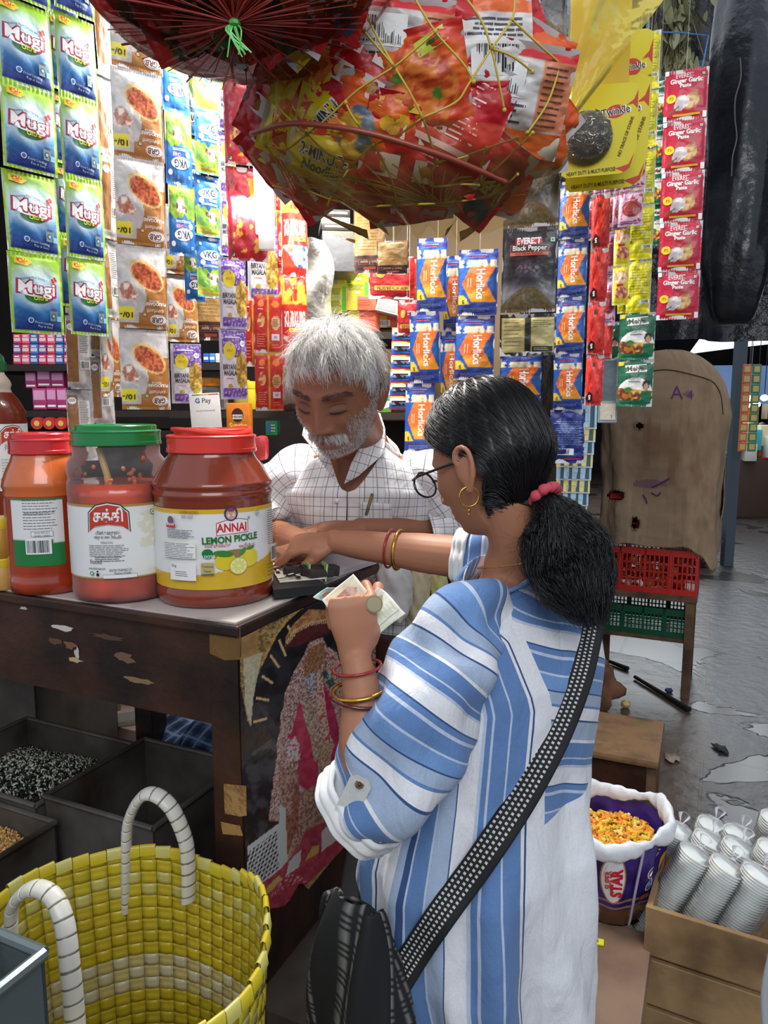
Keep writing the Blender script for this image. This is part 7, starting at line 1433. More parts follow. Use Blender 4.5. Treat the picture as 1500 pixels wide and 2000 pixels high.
def note(name,label,pix,Y,tiltY,c1,c2,seed,bendk=.006):
 q=[P(x,y,Y+dy)for(x,y),dy in zip(pix,tiltY)]
 def f(u,v):
  a=[q[0][i]*(1-u)*(1-v)+q[1][i]*u*(1-v)+q[2][i]*u*v+q[3][i]*(1-u)*v for i in range(3)];a[1]=a[1]+bendk*np.sin(u*5+seed)+bendk*.5*np.sin(v*4);a[2]=a[2]+bendk*.8*np.sin(u*3.1+seed);return tuple(a)
 b=B();b.grid(f,44,24,lambda u,v:over(nz(u,v,c1,c2,seed,9,5),[(el(u,v,.28,.5,.14,.34),nz(u,v,c(206,170,150),c(170,120,110),4,9,9)),((u>.8)&(u<.83),c(150,150,140)),(((v*16)%1<.3)&(u>.52)&(u<.76),mix(c1,BLACK,.25)),((u<.03)|(v<.05)|(v>.95),mix(c1,WHITE,.5))],u.shape))
 o=b.build('banknote',PAPER,smooth='all',label=label,cat='banknote',group='banknotes in the hand');md=o.modifiers.new('s','SOLIDIFY');md.thickness=.0004;return o
note('n','cream and pink banknote, front one of those in the woman\'s raised hand',[(628,1180),(690,1240),(745,1170),(690,1128)],.985,(0,.0,.03,.03),c(226,216,176),c(214,190,170),2)
note('n','blue-green banknote corner at the back of the notes in the woman\'s hand',[(612,1158),(660,1200),(700,1160),(640,1138)],1.0,(0,.0,.02,.02),c(130,176,176),c(190,206,180),5)
note('n','pale greenish-white banknote spread to the right in the woman\'s hand',[(695,1205),(738,1236),(792,1192),(738,1152)],.995,(0,0,.03,.03),c(232,230,206),c(214,216,190),7)
b=B();q=P(731,1180,.985);n_=(Vector((0,0,CZ))-q).normalized();b.tube([q+n_*.001,q-n_*.0008],[.0118,.0118],28,c(120,112,90));b.tube([q+n_*.0014,q+n_*.0010],[.0100,.0102],28,c(136,128,102));b.build('coin',mat('coin_metal',None,rough=.35,metal=.8),label='dull brass coin held between thumb and finger',cat='coin')
# ================================================================ the shopkeeper
mf=Vector((-.12,-1,0)).normalized();ml=Vector((1,-.12,0)).normalized()
MSC=1.10;MC=P(660,762,1.47);MM=headM(MC,(-.34,-.94),R(-24),R(-2))
def toM(v):return MM@(Vector(v)*MSC)
MMi=np.array(MM.inverted())
man=thing('person','grey-haired shopkeeper with white beard in a white checked shirt, writing behind the counter','person',(-.06,1.74,.42));MI=Matrix.Translation(-man.location)
def madd(name,b,m,smooth='all',label=None):o=b.build(name,m,smooth=smooth,label=label);o.parent=man;o.matrix_parent_inverse=MI;return o
raw=B();raw_head(raw,MM,True,MSC)
nb=Vector((-.045,1.655,1.425));n0=toM((0,-.030,-.060))
limb(raw,[n0,n0.lerp(nb,.5),nb-Vector((0,0,.03)),nb+Vector((0,.01,-.10))],[.058,.056,.060,.07],24)
mZ=[1.435,1.395,1.32,1.15,.98,.80,.68]
mX=[-.052,-.052,-.055,-.060,-.065,-.07,-.07];mY=[1.664,1.664,1.668,1.745,1.79,1.81,1.82];mA=[.08,.150,.185,.178,.178,.185,.18];mB=[.055,.078,.100,.115,.135,.140,.13]
raw.tube([(mX[i],mY[i],mZ[i])for i in range(1,7)],[(mA[i]*.80,mB[i]*(.97 if i<4 else.8))for i in range(1,7)],28,up=mf)
LS=nb+ml*.152-Vector((0,0,.060));RS=nb-ml*.160-Vector((0,0,.060))
limb(raw,[nb-Vector((0,0,.065)),LS-Vector((0,0,.035))],[.04,.028]);limb(raw,[nb-Vector((0,0,.065)),RS-Vector((0,0,.035))],[.04,.028])
eLm=P(868,1020,1.60);wLm=P(705,1022,1.575);eRm=P(528,1010,1.60)+Vector((-.01,.03,-.02));wRm=P(632,1035,1.500)
eRm=Vector((-.285,1.66,1.225));wRm=Vector((-.135,1.50,1.215))
eLm=Vector((.165,1.66,1.225));wLm=Vector((-.05,1.56,1.245))
limb(raw,[LS-Vector((0,0,.03)),LS.lerp(eLm,.5),eLm],[.030,.044,.038]);limb(raw,[eLm,eLm.lerp(wLm,.3),wLm],[(.038,.036),(.037,.035),(.026,.022)])
limb(raw,[RS-Vector((0,0,.03)),RS.lerp(eRm,.5),eRm],[.030,.044,.038]);limb(raw,[eRm,eRm.lerp(wRm,.3),wRm],[(.038,.036),(.037,.035),(.026,.022)])
H1=hand(raw,wLm,(-1,-.12,-.03),(.0,-.15,1),-1,.98,[(.25,.3,.2)]*4,.06,(.7,.6,.2),.2)
H2=hand(raw,wRm,(-.75,-.55,-.12),(.1,-.25,1),-1,.98,[(.8,.9,.5),(.95,1.0,.5),(1.1,1.1,.6),(1.2,1.1,.6)],.03,(.85,.35,.5),.4)
hip=Vector((-.07,1.82,.70))
limb(raw,[hip-ml*.09,Vector((-.38,1.80,.65)),Vector((-.48,1.88,.62))],[.085,.062,.055]);limb(raw,[hip+ml*.09,Vector((.16,1.72,.66)),Vector((.08,1.66,.50))],[.085,.07,.05])
limb(raw,[Vector((-.50,1.86,.62)),Vector((-.45,1.88,.52)),Vector((-.40,1.86,.47))],[.055,.045,.034]);limb(raw,[Vector((-.40,1.86,.46)),Vector((-.43,1.76,.445))],[(.036,.022),(.034,.016)])
limb(raw,[Vector((.08,1.66,.50)),Vector((.03,1.68,.46)),Vector((-.03,1.68,.45))],[.045,.034,.024])
skM,skM2=np.array(c(158,104,76)),np.array(c(122,78,58))
def mcol(p):
 n=fbm(p[:,0]*18+5,p[:,2]*18+p[:,1]*9,3);col=skM*(1-.5*n[:,None])+skM2*.5*n[:,None];l=tr(p,MMi)/MSC;x,y,z=np.abs(l[:,0]),l[:,1],l[:,2];fr_=(y>.03)
 def put(w,cc_,k=1):
  nonlocal col;w=(w*fr_*k)[:,None];col=col*(1-w)+np.array(cc_)*w
 put(np.exp(-((x-.031)/.019)**2-((z-.002)/.012)**2),c(96,58,46),.55)
 put(np.exp(-((x-.031)/.013)**2-((z+.0065)/.0022)**2),c(36,22,20),.95)
 put(np.exp(-((x-.030)/.009)**2-((z+.0090)/.0020)**2),c(60,44,40),.5)
 put(np.exp(-(x/.021)**2-((z+.0615)/.0075)**2),c(116,62,58),.8)
 put(np.exp(-((x-.012)/.004)**2-((z+.041)/.003)**2),c(60,32,26),.8)
 st=sst(-.018,-.060,z)*sst(.095,.02,-y+.06)*np.where(z<-.02,1,0)*(1-np.exp(-(x/.024)**2-((z+.062)/.009)**2));st=st*np.where((x>.038)|(z<-.070)|((z<-.046)&(x<.03)),1,.25)*(z>-.125);put(st,c(168,156,148),.42)
 put(sst(.055,.075,z)*1.0,c(146,96,72),.3);return col
mb=fuse(raw,'body',.0026,SKIN,mcol,2);mb.parent=man;mb.matrix_parent_inverse=MI
def hl_m(th,ph):
 f=np.abs(th);lim=np.interp(f,[0,.35,.7,1.0,1.3,1.50,1.7,2.1,2.6,3.14],[.60,.62,.66,.50,.16,.02,.10,-.30,-.45,-.50]);return np.sin(ph)>lim
th,ph=np.meshgrid(np.linspace(-math.pi,math.pi,120),np.linspace(-math.pi/2+.3,math.pi/2,70));p=head_pos(th,ph,True);h=hl_m(th,ph-.06);r=np.linalg.norm(p,axis=-1,keepdims=True);p=p*(1+np.where(h,.008,-.02)[...,None]/r)
b=B();idx=np.arange(70*120).reshape(70,120);b.add(tr(p.reshape(-1,3)*MSC,MM),np.stack([idx[:-1,:-1],idx[:-1,1:],idx[1:,1:],idx[1:,:-1]],-1).reshape(-1,4),c(176,172,168))
th,ph,p0,nn=head_pts(17000,True,MM,1,hl_m,22);n=len(p0);rg=np.random.default_rng(3);Rm=np.array(MM.to_3x3())
crown=np.array([.012,-.045,.105]);d0=p0-crown;d0/=np.linalg.norm(d0,axis=1,keepdims=True)+1e-6;tang=d0-nn*(d0*nn).sum(1,keepdims=True);tang/=np.linalg.norm(tang,axis=1,keepdims=True)+1e-6
clump=np.stack([np.sin(th*9+ph*5),np.sin(th*13+2+ph*3),np.sin(ph*11+th*4)],1)*.28
side=np.stack([np.where(p0[:,1]>.02,-.35,-.05),0*th,0*th],1);d=tang*.8+nn*(.42+.25*(p0[:,2:3]>.07))+clump+side+rg.normal(size=(n,3))*.14
Ls=np.interp(p0[:,2],[-.06,0,.05,.10],[.010,.016,.034,.042])*rg.uniform(.7,1.25,n)
ci=rg.random((n,1));colr=np.array(c(240,238,234))*(1-.55*(ci<.16))*(.8+.35*rg.random((n,1)));low=(p0[:,2:3]<.03)&(np.abs(p0[:,0:1])>.05);colr=np.where(low&(ci<.45),np.array(c(120,116,112)),colr)
strands(b,tr(p0*MSC,MM)+(nn@Rm.T)*.006,d@Rm.T,Ls*MSC,np.full(n,.00042),colr,6,-(nn@Rm.T)*.20+np.array([0,0,-.05]),.07,.3,4);madd('hair',b,HAIRW)
b=B()
def bp(t,q):p=head_pos(t,q,True);x,y,z=np.abs(p[...,0]),p[...,1],p[...,2];return(y>-.01)&(z<-.012-.25*np.maximum(0,.058-x)*0)&(((x>.040)&(z<.0))|(z<-.072)|(x>.028)&(z<-.055))&(z>-.13)&~((x<.02)&(z>-.078))|(np.abs(z+.004)<.03)&(x>.062)&(y>-.005)&(y<.03)
rg=np.random.default_rng(6);th,ph,p0,nn=head_pts(30000,True,MM,1,bp,31);edge=np.minimum(sst(.034,.052,np.abs(p0[:,0]))+sst(-.066,-.078,p0[:,2]),1)*np.where(p0[:,2]>-.05,sst(.0,-.030,p0[:,2])+sst(.060,.068,np.abs(p0[:,0])),1);kk=rg.random(len(p0))<edge*.75;th,ph,p0,nn=th[kk],ph[kk],p0[kk],nn[kk];n=len(p0);d=nn*.7+np.array([0,.15,-1])*.7+rg.normal(size=(n,3))*.25
strands(b,tr(p0*MSC,MM),d@Rm.T,rg.uniform(.003,.0065,n)*MSC,np.full(n,.00026),np.where(rg.random((n,1))<.8,np.array(c(222,218,214)),np.array(c(110,100,96))),3,-(nn@Rm.T)*.2,.05,.4,7);madd('beard',b,HAIRW)
b=B();bpm=lambda t,q:(lambda p:(np.abs(p[...,0])<.034)&(p[...,2]<-.045-.10*np.abs(p[...,0]))&(p[...,2]>-.056-.35*np.maximum(0,np.abs(p[...,0])-.012))&(p[...,1]>.05))(head_pos(t,q,True))
th,ph,p0,nn=head_pts(52000,True,MM,1,bpm,32);n=len(p0);d=nn*.5+np.stack([np.sign(p0[:,0])*.55,0*th,0*th-.85],1)+rg.normal(size=(n,3))*.16
strands(b,tr(p0*MSC,MM),d@Rm.T,rg.uniform(.008,.014,n)*MSC,np.full(n,.00032),np.where(rg.random((n,1))<.85,np.array(c(228,224,220)),np.array(c(130,116,108))),4,-(nn@Rm.T)*.25+np.array([0,0,-.12]),.06,.4,8);madd('moustache',b,HAIRW)
for sb_ in(-1,1):
 b=B();bb=lambda t,q:(lambda p:(p[...,0]*sb_>0)&(np.abs(np.abs(p[...,0])-.031)<.021)&(np.abs(p[...,2]-.021-.005*np.cos((np.abs(p[...,0])-.031)/.014))<.0042)&(p[...,1]>.04))(head_pos(t,q,True))
 th,ph,p0,nn=head_pts(60000,True,MM,1,bb,33);n=len(p0);d=nn*.35+np.stack([np.sign(p0[:,0])*.8,0*th,0*th+.2],1)+rg.normal(size=(n,3))*.2
 strands(b,tr(p0*MSC,MM),d@Rm.T,rg.uniform(.005,.009,n)*MSC,np.full(n,.00028),np.where(rg.random((n,1))<.5,np.array(c(120,110,104)),np.array(c(50,42,40))),3,-(nn@Rm.T)*.2,.05,.4,9);madd('eyebrow',b,HAIRW)
b=B()
for sx in(-1,1):
 for(dz,w,cc_)in((-.0068,.0011,c(30,20,18)),(.0075,.0006,c(84,52,42))):
  L_=[]
  for t in np.linspace(-1,1,11):
   X0=sx*(.031+.0135*t);Z0=dz+(.0030 if dz<0 else-.0026)*t*t*(1)+(-.0012*t*sx*0);
   best=min(((abs(head_pos(np.array(a_),np.arcsin(Z0/.112),True)[0]-X0),a_)for a_ in np.linspace(0,sx*1.0,160)),key=lambda q:q[0])[1]
   q=head_pos(np.array(best),np.arcsin(Z0/.112),True);L_.append(toM((q[0],q[1]+.0006,q[2])))
  b.tube(L_,[w*(.4+.6*math.sin(math.pi*(.08+.84*k/10)))for k in range(11)],6,cc_)
madd('lash_and_crease_lines',b,HAIRW)  # dark lash lines, plus brown lines drawn as lid-crease shade
def check_nodes(nt,N,L,b):
 at=lambda nm:(lambda a:(setattr(a,'attribute_name',nm),a.outputs['Fac'])[1])(N.new('ShaderNodeAttribute'));res=None
 for nm,per,w in(('su',.0215,.055),('sv',.0215,.055),('su2',.0215,.028)):
  m=N.new('ShaderNodeMath');m.operation='DIVIDE';m.inputs[1].default_value=per;L.new(at(nm),m.inputs[0]);f=N.new('ShaderNodeMath');f.operation='FRACT';L.new(m.outputs[0],f.inputs[0]);q=N.new('ShaderNodeMath');q.operation='LESS_THAN';q.inputs[1].default_value=w;L.new(f.outputs[0],q.inputs[0])
  if res is None:res=q.outputs[0]
  else:x=N.new('ShaderNodeMath');x.operation='MAXIMUM';L.new(res,x.inputs[0]);L.new(q.outputs[0],x.inputs[1]);res=x.outputs[0]
 mx=N.new('ShaderNodeMix');mx.data_type='RGBA';L.new(res,mx.inputs[0]);mx.inputs[6].default_value=(*c(232,230,230),1);mx.inputs[7].default_value=(*c(96,98,112),1);L.new(mx.outputs[2],b.inputs['Base Color']);b.inputs['Roughness'].default_value=.85
 tc=N.new('ShaderNodeTexCoord');n2=N.new('ShaderNodeTexNoise');n2.inputs['Scale'].default_value=13;n2.inputs['Detail'].default_value=4;n2.inputs['Distortion'].default_value=.8;L.new(tc.outputs['Object'],n2.inputs['Vector']);bp_=N.new('ShaderNodeBump');bp_.inputs['Strength'].default_value=.6;bp_.inputs['Distance'].default_value=.014;L.new(n2.outputs[0],bp_.inputs['Height']);L.new(bp_.outputs[0],b.inputs['Normal'])
CHK=node_mat('checked_shirt_cotton',check_nodes)
nu,nv=260,120;uu,vv=np.meshgrid(np.linspace(0,1,nu+1),np.linspace(0,1,nv+1));ph=(uu-.5)*2*math.pi*.9999;Z=.78+(1.452-.78)*vv
pv=np.where(Z>1.325,(Z-1.315)*3.5,0)+.002;ph=-.03+pv+uu*(2*math.pi-2*pv)
f_=lambda T_:np.interp(np.minimum(Z,1.435),mZ[::-1],T_[::-1]);cx,cy,wa,wb=f_(mX),f_(mY),f_(mA),f_(mB);wa=wa*1.06;wb=wb*1.08
fold=.012*np.sin(ph*5+Z*17)*sst(1.33,1.2,Z)+.014*(fbm(ph*1.7+3,Z*8,2)-.5)+.006*np.sin(ph*11-Z*30)*sst(1.33,1.1,Z)
se=lambda q,e:np.sign(q)*np.abs(q)**e
X=cx+ml.x*se(np.sin(ph),.85)*(wa+fold)+mf.x*se(np.cos(ph),.9)*(wb+fold);Y=cy+ml.y*se(np.sin(ph),.85)*(wa+fold)+mf.y*se(np.cos(ph),.9)*(wb+fold);Zs=Z-.052*sst(1.28,1.435,Z)*np.abs(np.sin(ph))**2
F=np.stack([(idx2:=np.arange((nu+1)*(nv+1)).reshape(nv+1,nu+1))[:-1,:-1],idx2[:-1,1:],idx2[1:,1:],idx2[1:,:-1]],-1).reshape(-1,4)
arc=ph*.17
b=B();b.add(np.stack([X,Y,Zs],-1).reshape(-1,3),F,WHITE);sh=madd('shirt',b,CHK);setattrs(sh,su=arc+.5,sv=Z,su2=arc+.5+.007);md=sh.modifiers.new('s','SOLIDIFY');md.thickness=.002;md.offset=1
BVs=None
def msleeve(nm,pts,rad,v0=0):
 path=np.array(smoothpath(pts,14));k=len(path);n=72;rr=np.interp(np.linspace(0,1,k),np.linspace(0,1,len(rad)),rad);L_=np.concatenate([[0],np.cumsum(np.linalg.norm(np.diff(path,axis=0),axis=1))]);V=[];A_=[];Bv=[];nr_=None
 for i in range(k):
  t=Vector(path[min(i+1,k-1)]-path[max(i-1,0)]).normalized();nr_=(mf if nr_ is None else nr_);nr_=(nr_-t*nr_.dot(t)).normalized();bi=t.cross(nr_)
  for j in range(n):a=2*math.pi*j/n;w=.006*math.sin(a*3+L_[i]*50)+.010*(float(vnoise(a*1.3+4,L_[i]*24,5))-.5);V.append((Vector(path[i])+(bi*math.cos(a)+nr_*math.sin(a))*(rr[i]+w*min(1,i/5)))[:]);A_.append(a*.06);Bv.append(v0+L_[i])
 ix=np.arange(k*n).reshape(k,n);r_=np.roll(ix,-1,1);b=B();b.add(V,np.stack([ix[:-1],r_[:-1],r_[1:],ix[1:]],-1).reshape(-1,4),WHITE);o=madd(nm,b,CHK);setattrs(o,su=A_,sv=Bv,su2=np.array(A_)+.007);md=o.modifiers.new('s','SOLIDIFY');md.thickness=.002;md.offset=0
msleeve('left_sleeve',[LS-ml*.06-Vector((0,0,.012)),LS+ml*.0+Vector((0,0,-.015)),LS.lerp(eLm,.55)+ml*.015,eLm.lerp(wLm,.02)+Vector((0,.0,.01)),eLm.lerp(wLm,.38)],[.050,.062,.068,.064,.056]);msleeve('right_sleeve',[RS+ml*.06-Vector((0,0,.012)),RS-ml*.0+Vector((0,0,-.015)),RS.lerp(eRm,.55)-ml*.02,eRm.lerp(wRm,.02)+Vector((0,0,.01)),eRm.lerp(wRm,.30)],[.050,.062,.070,.066,.058])
bpy.context.view_layer.update();_st=BVHTree.FromObject(sh,bpy.context.evaluated_depsgraph_get());_si=sh.matrix_world.inverted()
def onm(px,py,off=.004,default=1.60):
 d=ray(px,py).normalized();h=_st.ray_cast(_si@_o,d);return(sh.matrix_world@h[0]-d*off)if h[0]is not None else P(px,py,default)
def leaf(name,pix,off=.012,m=None,n=14):
 """cloth leaf: pix = left edge and right edge polylines, offset from the shirt; stays a sheet with thickness"""
 A_,B_=pix;k=len(A_);b=B();V=[];SU=[];SV=[]
 for i in range(k):
  for j in range(n+1):t=j/n;px,py=A_[i][0]*(1-t)+B_[i][0]*t,A_[i][1]*(1-t)+B_[i][1]*t;dep=A_[i][2]*(1-t)+B_[i][2]*t;p=P(px,py,dep);V.append(p[:]);SU.append((px*.94+py*.3)/900);SV.append((py*.94-px*.3)/900)
 ix=np.arange(k*(n+1)).reshape(k,n+1);b.add(V,np.stack([ix[:-1,:-1],ix[:-1,1:],ix[1:,1:],ix[1:,:-1]],-1).reshape(-1,4),WHITE);o=madd(name,b,m or CHK);setattrs(o,su=SU,sv=SV,su2=np.array(SU)+.007);md=o.modifiers.new('s','SOLIDIFY');md.thickness=.003;md.offset=0;return o
leaf('collar',([(716,800,1.60),(712,832,1.575),(706,868,1.555),(686,905,1.545),(672,945,1.54)],[(742,808,1.62),(752,838,1.60),(752,872,1.575),(752,884,1.560),(700,930,1.545)]))
leaf('collar',([(612,800,1.62),(596,820,1.60),(590,850,1.575),(604,868,1.555),(646,928,1.545)],[(630,826,1.60),(634,846,1.58),(638,868,1.56),(646,900,1.55),(662,948,1.54)]))
b=B();q=onm(657,978,.004);nrm_=(_o-q).normalized()
for px,py in((658,978),(662,1030)):q=onm(px,py,.003);b.tube([q,q+nrm_*.002],[.0052,.005],16,c(226,224,216))
madd('shirt_buttons',b,PLAS)
b=B();V=[];SU=[]
ix=np.arange(11*9).reshape(11,9)
for i in range(11):
 for j in range(9):V.append(onm(704+(764-704)*j/8+3*(i/10),984+10*(j/8)*0+(1034-984)*i/10-4*(1-j/8),.0035)[:])
b.add(V,np.stack([ix[:-1,:-1],ix[:-1,1:],ix[1:,1:],ix[1:,:-1]],-1).reshape(-1,4),WHITE);o=madd('shirt_pocket',b,CHK);md=o.modifiers.new('s','SOLIDIFY');md.thickness=.003
Vn=np.array(V);setattrs(o,su=Vn[:,0]+.003,sv=Vn[:,2]+.004,su2=Vn[:,0]+.010)
pn=thing('pen','pen with a silver clip in the shopkeeper\'s shirt pocket','pen',onm(722,982,.008));b=B();d=(onm(726,962,.006)-onm(716,995,.006)).normalized();b.tube([-d*.03,d*.022],[.0035,.0035],10,c(90,100,96));b.build('barrel',PLAS,pn);b=B();e=Vector((0,-.005,0));b.box(e+d*.004,(.002,.002,.030),c(200,196,170),rot=d.to_track_quat('Z','Y').to_matrix());b.build('clip',GOLD,pn)
b=B()
def sar(u,v):
 a=u*2*math.pi;x0,y0=-.25,1.86;rx=.42+.04*np.sin(a*6+v*4);ry=.225+.02*np.sin(a*9);hz=np.clip(v,0,1)
 k=np.cos(np.clip(hz*1.25,0,1)*math.pi/2)**.5;return(x0+rx*np.cos(a)*(.35+.65*k)*1.0,y0+ry*np.sin(a)*(.45+.55*k)-.03*np.cos(a*2),.46+.37*hz+.012*np.sin(a*7))
def sarc(u,v):
 p=(u*46)%1;q=(v*11)%1;base=c(86,112,150);d1=(p<.35);d2=(q<.35);dk=c(24,34,66);return over(base,[(d1*.65,dk),(d2*.65,dk),(((p>.6)&(p<.68))|((q>.6)&(q<.68)),c(150,168,196))],u.shape)
b.grid(sar,368,99,sarc);madd('sarong',b,CLOTH,label='blue checked sarong')
st=thing('stool','wooden stool hidden under the shopkeeper','stool',(-.07,1.86,.42));b=B();b.box((0,0,.17),(.34,.26,.04),bev=.005);b.build('seat',WOOD,st,smooth=False)
for x in(-.14,.14):
 for y in(-.10,.10):b=B();b.box((x,y,.075),(.04,.04,.15));b.build('leg',WOOD,st,smooth=False)
pen=thing('pen','dark pen held in the shopkeeper\'s writing hand','pen',H2[0][0]);b=B();b.tube([Vector((-.02,-.01,-.02)),Vector((.07,.03,.055))],[.0025,.0040],10,c(60,58,58));b.build('barrel',PLAS,pen)
def flatquad(name,label,cat,pix,z,th,col,art=None,m=PAPER,group=None):
 q=[PZ(x,y,z+th)for x,y in pix];b=B();n=len(q);b.add([p[:]for p in q]+[(p.x,p.y,z)for p in q],[list(range(n))[::-1],list(range(n,2*n))]+[[i,(i+1)%n,(i+1)%n+n,i+n]for i in range(n)],col)
 if art:
  w=(q[1]-q[0]).length;h=(q[3]-q[0]).length;f=lambda x,y,off:tuple(q[0][i]*(1-x/w)*(1-y/h)+q[1][i]*(x/w)*(1-y/h)+q[2][i]*(x/w)*(y/h)+q[3][i]*(1-x/w)*(y/h)for i in range(2))+(z+th+off+0*x,);art(Art(w,h,f,b))
 return b.build(name,m,smooth=False,label=label,cat=cat,group=group)
flatquad('ledger','cream patterned clutch notebook with black edges beside the brown jar','notebook',[(520,1110),(534,1152),(636,1142),(566,1092)][::-1],ZT+.004,.016,c(24,24,26));
flatquad('notebook_cover','cream cover with black leaf pattern on the black notebook','notebook',[(522,1096),(546,1136),(636,1128),(566,1084)],ZT+.021,.002,c(226,220,200),lambda a:[a.ell(a.w*random.Random(k).random(),a.h*random.Random(k+50).random(),.009,.004,c(60,56,50),rot=k*37,n=10)for k in range(26)]+[a.ell(a.w*random.Random(k).random(),a.h*random.Random(k+50).random(),.0075,.003,c(226,220,200),rot=k*37,n=10)for k in range(26)])
flatquad('paper_sheet','white sheets of paper under the reaching hand','paper',[(530,1060),(545,1100),(690,1090),(640,1044)],ZT+.001,.004,c(230,228,232),lambda a:a.lines(a.w*.1,a.h*.15,a.w*.85,a.h*.9,8,a.h*.012,c(150,150,170),seed=2,breaks=4))
flatquad('account_book','grey-mauve ledger lying open near the counter\'s side edge','book',[(560,1116),(618,1130),(735,1092),(660,1070)],ZT+.001,.010,c(206,196,200),None)
b=B();q=PZ(612,1110,ZT+.035)
for i,(dx,dy,w,h)in enumerate([(-.03,0,.05,.016),(.0,.005,.05,.02),(.028,.012,.034,.02),(.012,-.012,.05,.014)]):b.box((q.x+dx,q.y+dy,q.z-.006),(w,.026,h),mix(c(34,28,28),c(60,52,50),i/4),rot=(0,.1,.3+i*.1),bev=.003)
b.build('phone_bundle',MATT,label='small dark bundle of cards held with two green rubber bands on the papers',cat='bundle')
b=B()
for dx in(-.012,.020):b.box((q.x+dx,q.y-.002,q.z-.005),(.003,.034,.032),c(150,200,120),rot=(0,.12,.35))
b.build('rubber_band',PLAS,smooth=False,label='pale green rubber bands around the dark bundle on the papers',cat='rubber band')
for i,(px,py,w,h,Y,col,lab)in enumerate([(766,1152,74,120,1.60,c(236,232,224),'white crumpled bag at the far corner of the counter, under the reaching arm'),(812,1160,54,130,1.66,c(222,208,170),'cream crumpled bag right of the white one under the reaching arm'),(850,1170,50,110,1.72,c(206,196,130),'yellowish bag nearest to the striped shoulder under the reaching arm')]):
 q=P(px,py,Y);D=proj(q)[2];b=B();rx,rz=w/2*D/FPX,h/2*D/FPX
 u,v=np.meshgrid(np.linspace(0,2*math.pi,61),np.linspace(-1.45,1.45,40));k=1+.22*(fbm(u*2.2+i*3,v*3+5,i)-.5)+.10*np.abs(np.sin(u*4+v*3+i));ix=np.arange(61*40).reshape(40,61)
 b.add(np.stack([q.x+rx*np.cos(u)*np.cos(v)**.4*k,q.y+.05*np.sin(u)*np.cos(v)**.4*k,q.z+rz*np.sin(v)*(1+.06*np.sin(u*5))],-1).reshape(-1,3),np.stack([ix[:-1,:-1],ix[:-1,1:],ix[1:,1:],ix[1:,:-1]],-1).reshape(-1,4),col)
 b.build('crumpled_bag',mat('crumpled_bag_paper',None,rough=.6,bump=(40,.5,.004)),smooth='all',label=lab,cat='bag',group='crumpled bags by the counter corner')
b=B();q=P(808,1240,1.64);slab_z=q.z;b.box((q.x,1.68,slab_z/2),(.22,.20,slab_z),bev=.004,rot=RZ);b.build('wooden_crate',WOOD,smooth=False,label='dark wooden box carrying the crumpled bags at the counter\'s far corner',cat='crate')
# ================================================================ right-hand side: sack-covered crates, stools, pasta sack, cups
Gp=PZ(1342,1366,0)
def L2(u,v,z):return Vector((Gp.x,Gp.y,0))+U*u+Vd*v+Vector((0,0,z))
OLDW=mat('weathered_wood',c(112,86,62),rough=.75,vary=(8,c(64,48,36),.4,.65),bump=(24,.4,.004))
st=thing('wooden_stand','rough wooden stand carrying the red crate beside the aisle','stand',L2(.24,.2,0),(0,0,ANG))
W0,D0,ZT2=.50,.40,.545
for sx in(-1,1):
 for sy in(-1,1):b=B();b.box((sx*(W0/2-.022),sy*(D0/2-.022),ZT2/2),(.044,.044,ZT2),bev=.003);b.build('leg',OLDW,st,smooth=False)
b=B();b.box((0,0,ZT2-.015),(W0+.02,D0+.02,.03),bev=.003);b.build('top_board',OLDW,st,smooth=False)
b=B();b.box((0,0,.30),(W0-.04,D0-.04,.02));b.build('lower_shelf',OLDW,st,smooth=False)
def crate(name,label,ctr,w,d,h,col,z0,nb=22,rows=4,group='crates on the wooden stand'):
 t=thing(name,label,'crate',ctr,(0,0,ANG),group);m=mat('crate_plastic_'+name+str(int(col[0]*99)),col,rough=.4,coat=.2);b=B();th=.008
 for(w_,pos,rz)in((w,(0,-d/2),0),(w,(0,d/2),0),(d,(-w/2,0),math.pi/2),(d,(w/2,0),math.pi/2)):
  M=Matrix.Rotation(rz,3,'Z')
  def bx(x0,x1,z0_,z1_,t_=th):p=M@Vector(((x0+x1)/2,0,0));b.box((p.x+pos[0],p.y+pos[1],(z0_+z1_)/2),(x1-x0,t_,z1_-z0_),rot=M)
  bx(-w_/2,w_/2,h-.035,h,.014);bx(-w_/2,w_/2,0,.03);n=max(int(nb*w_/w),4)
  for i in range(n+1):x=-w_/2+w_*i/n;bx(x-.0035,x+.0035,.03,h-.035)
  for j in range(1,rows):z=.03+(h-.065)*j/rows;bx(-w_/2,w_/2,z-.0035,z+.0035)
  for k in range(0,5):x=-w_/2+w_*k/4;bx(x-.006,x+.006,0,h,.014)
 b.box((0,0,.006),(w,d,.008));b.build('lattice_body',m,t,smooth=False);return t
RC=c(196,44,40)
crate('plastic_crate','red lattice plastic crate of orange fruit showing under the burlap sack',L2(.24,.2,ZT2),.50,.38,.235,RC,0)
crate('plastic_crate','dark green plastic crate on the lower shelf of the wooden stand',L2(.24,.2,.31),.42,.32,.15,c(18,84,56),0)
crate('plastic_crate','second red crate hidden under the burlap sack, glimpsed through its holes',L2(.24,.2,ZT2+.24),.40,.30,.235,RC,0,8,2)
crate('plastic_crate','third red crate hidden near the top under the burlap sack',L2(.24,.2,ZT2+.48),.38,.28,.235,RC,0,8,2)
b=B();r_=random.Random(8)
for i in range(60):p=L2(.24+r_.uniform(-.21,.21),.2+r_.uniform(-.15,.15),ZT2+.035+r_.random()*.13);b.blob(p,.026,r_.choice([c(230,140,40),c(220,90,40),c(196,60,30)]),8)
b.build('orange_fruit',mat('fruit_skin',None,rough=.4,coat=.2),label='orange and red fruit filling the red lattice crate',cat='fruit',kind='stuff')
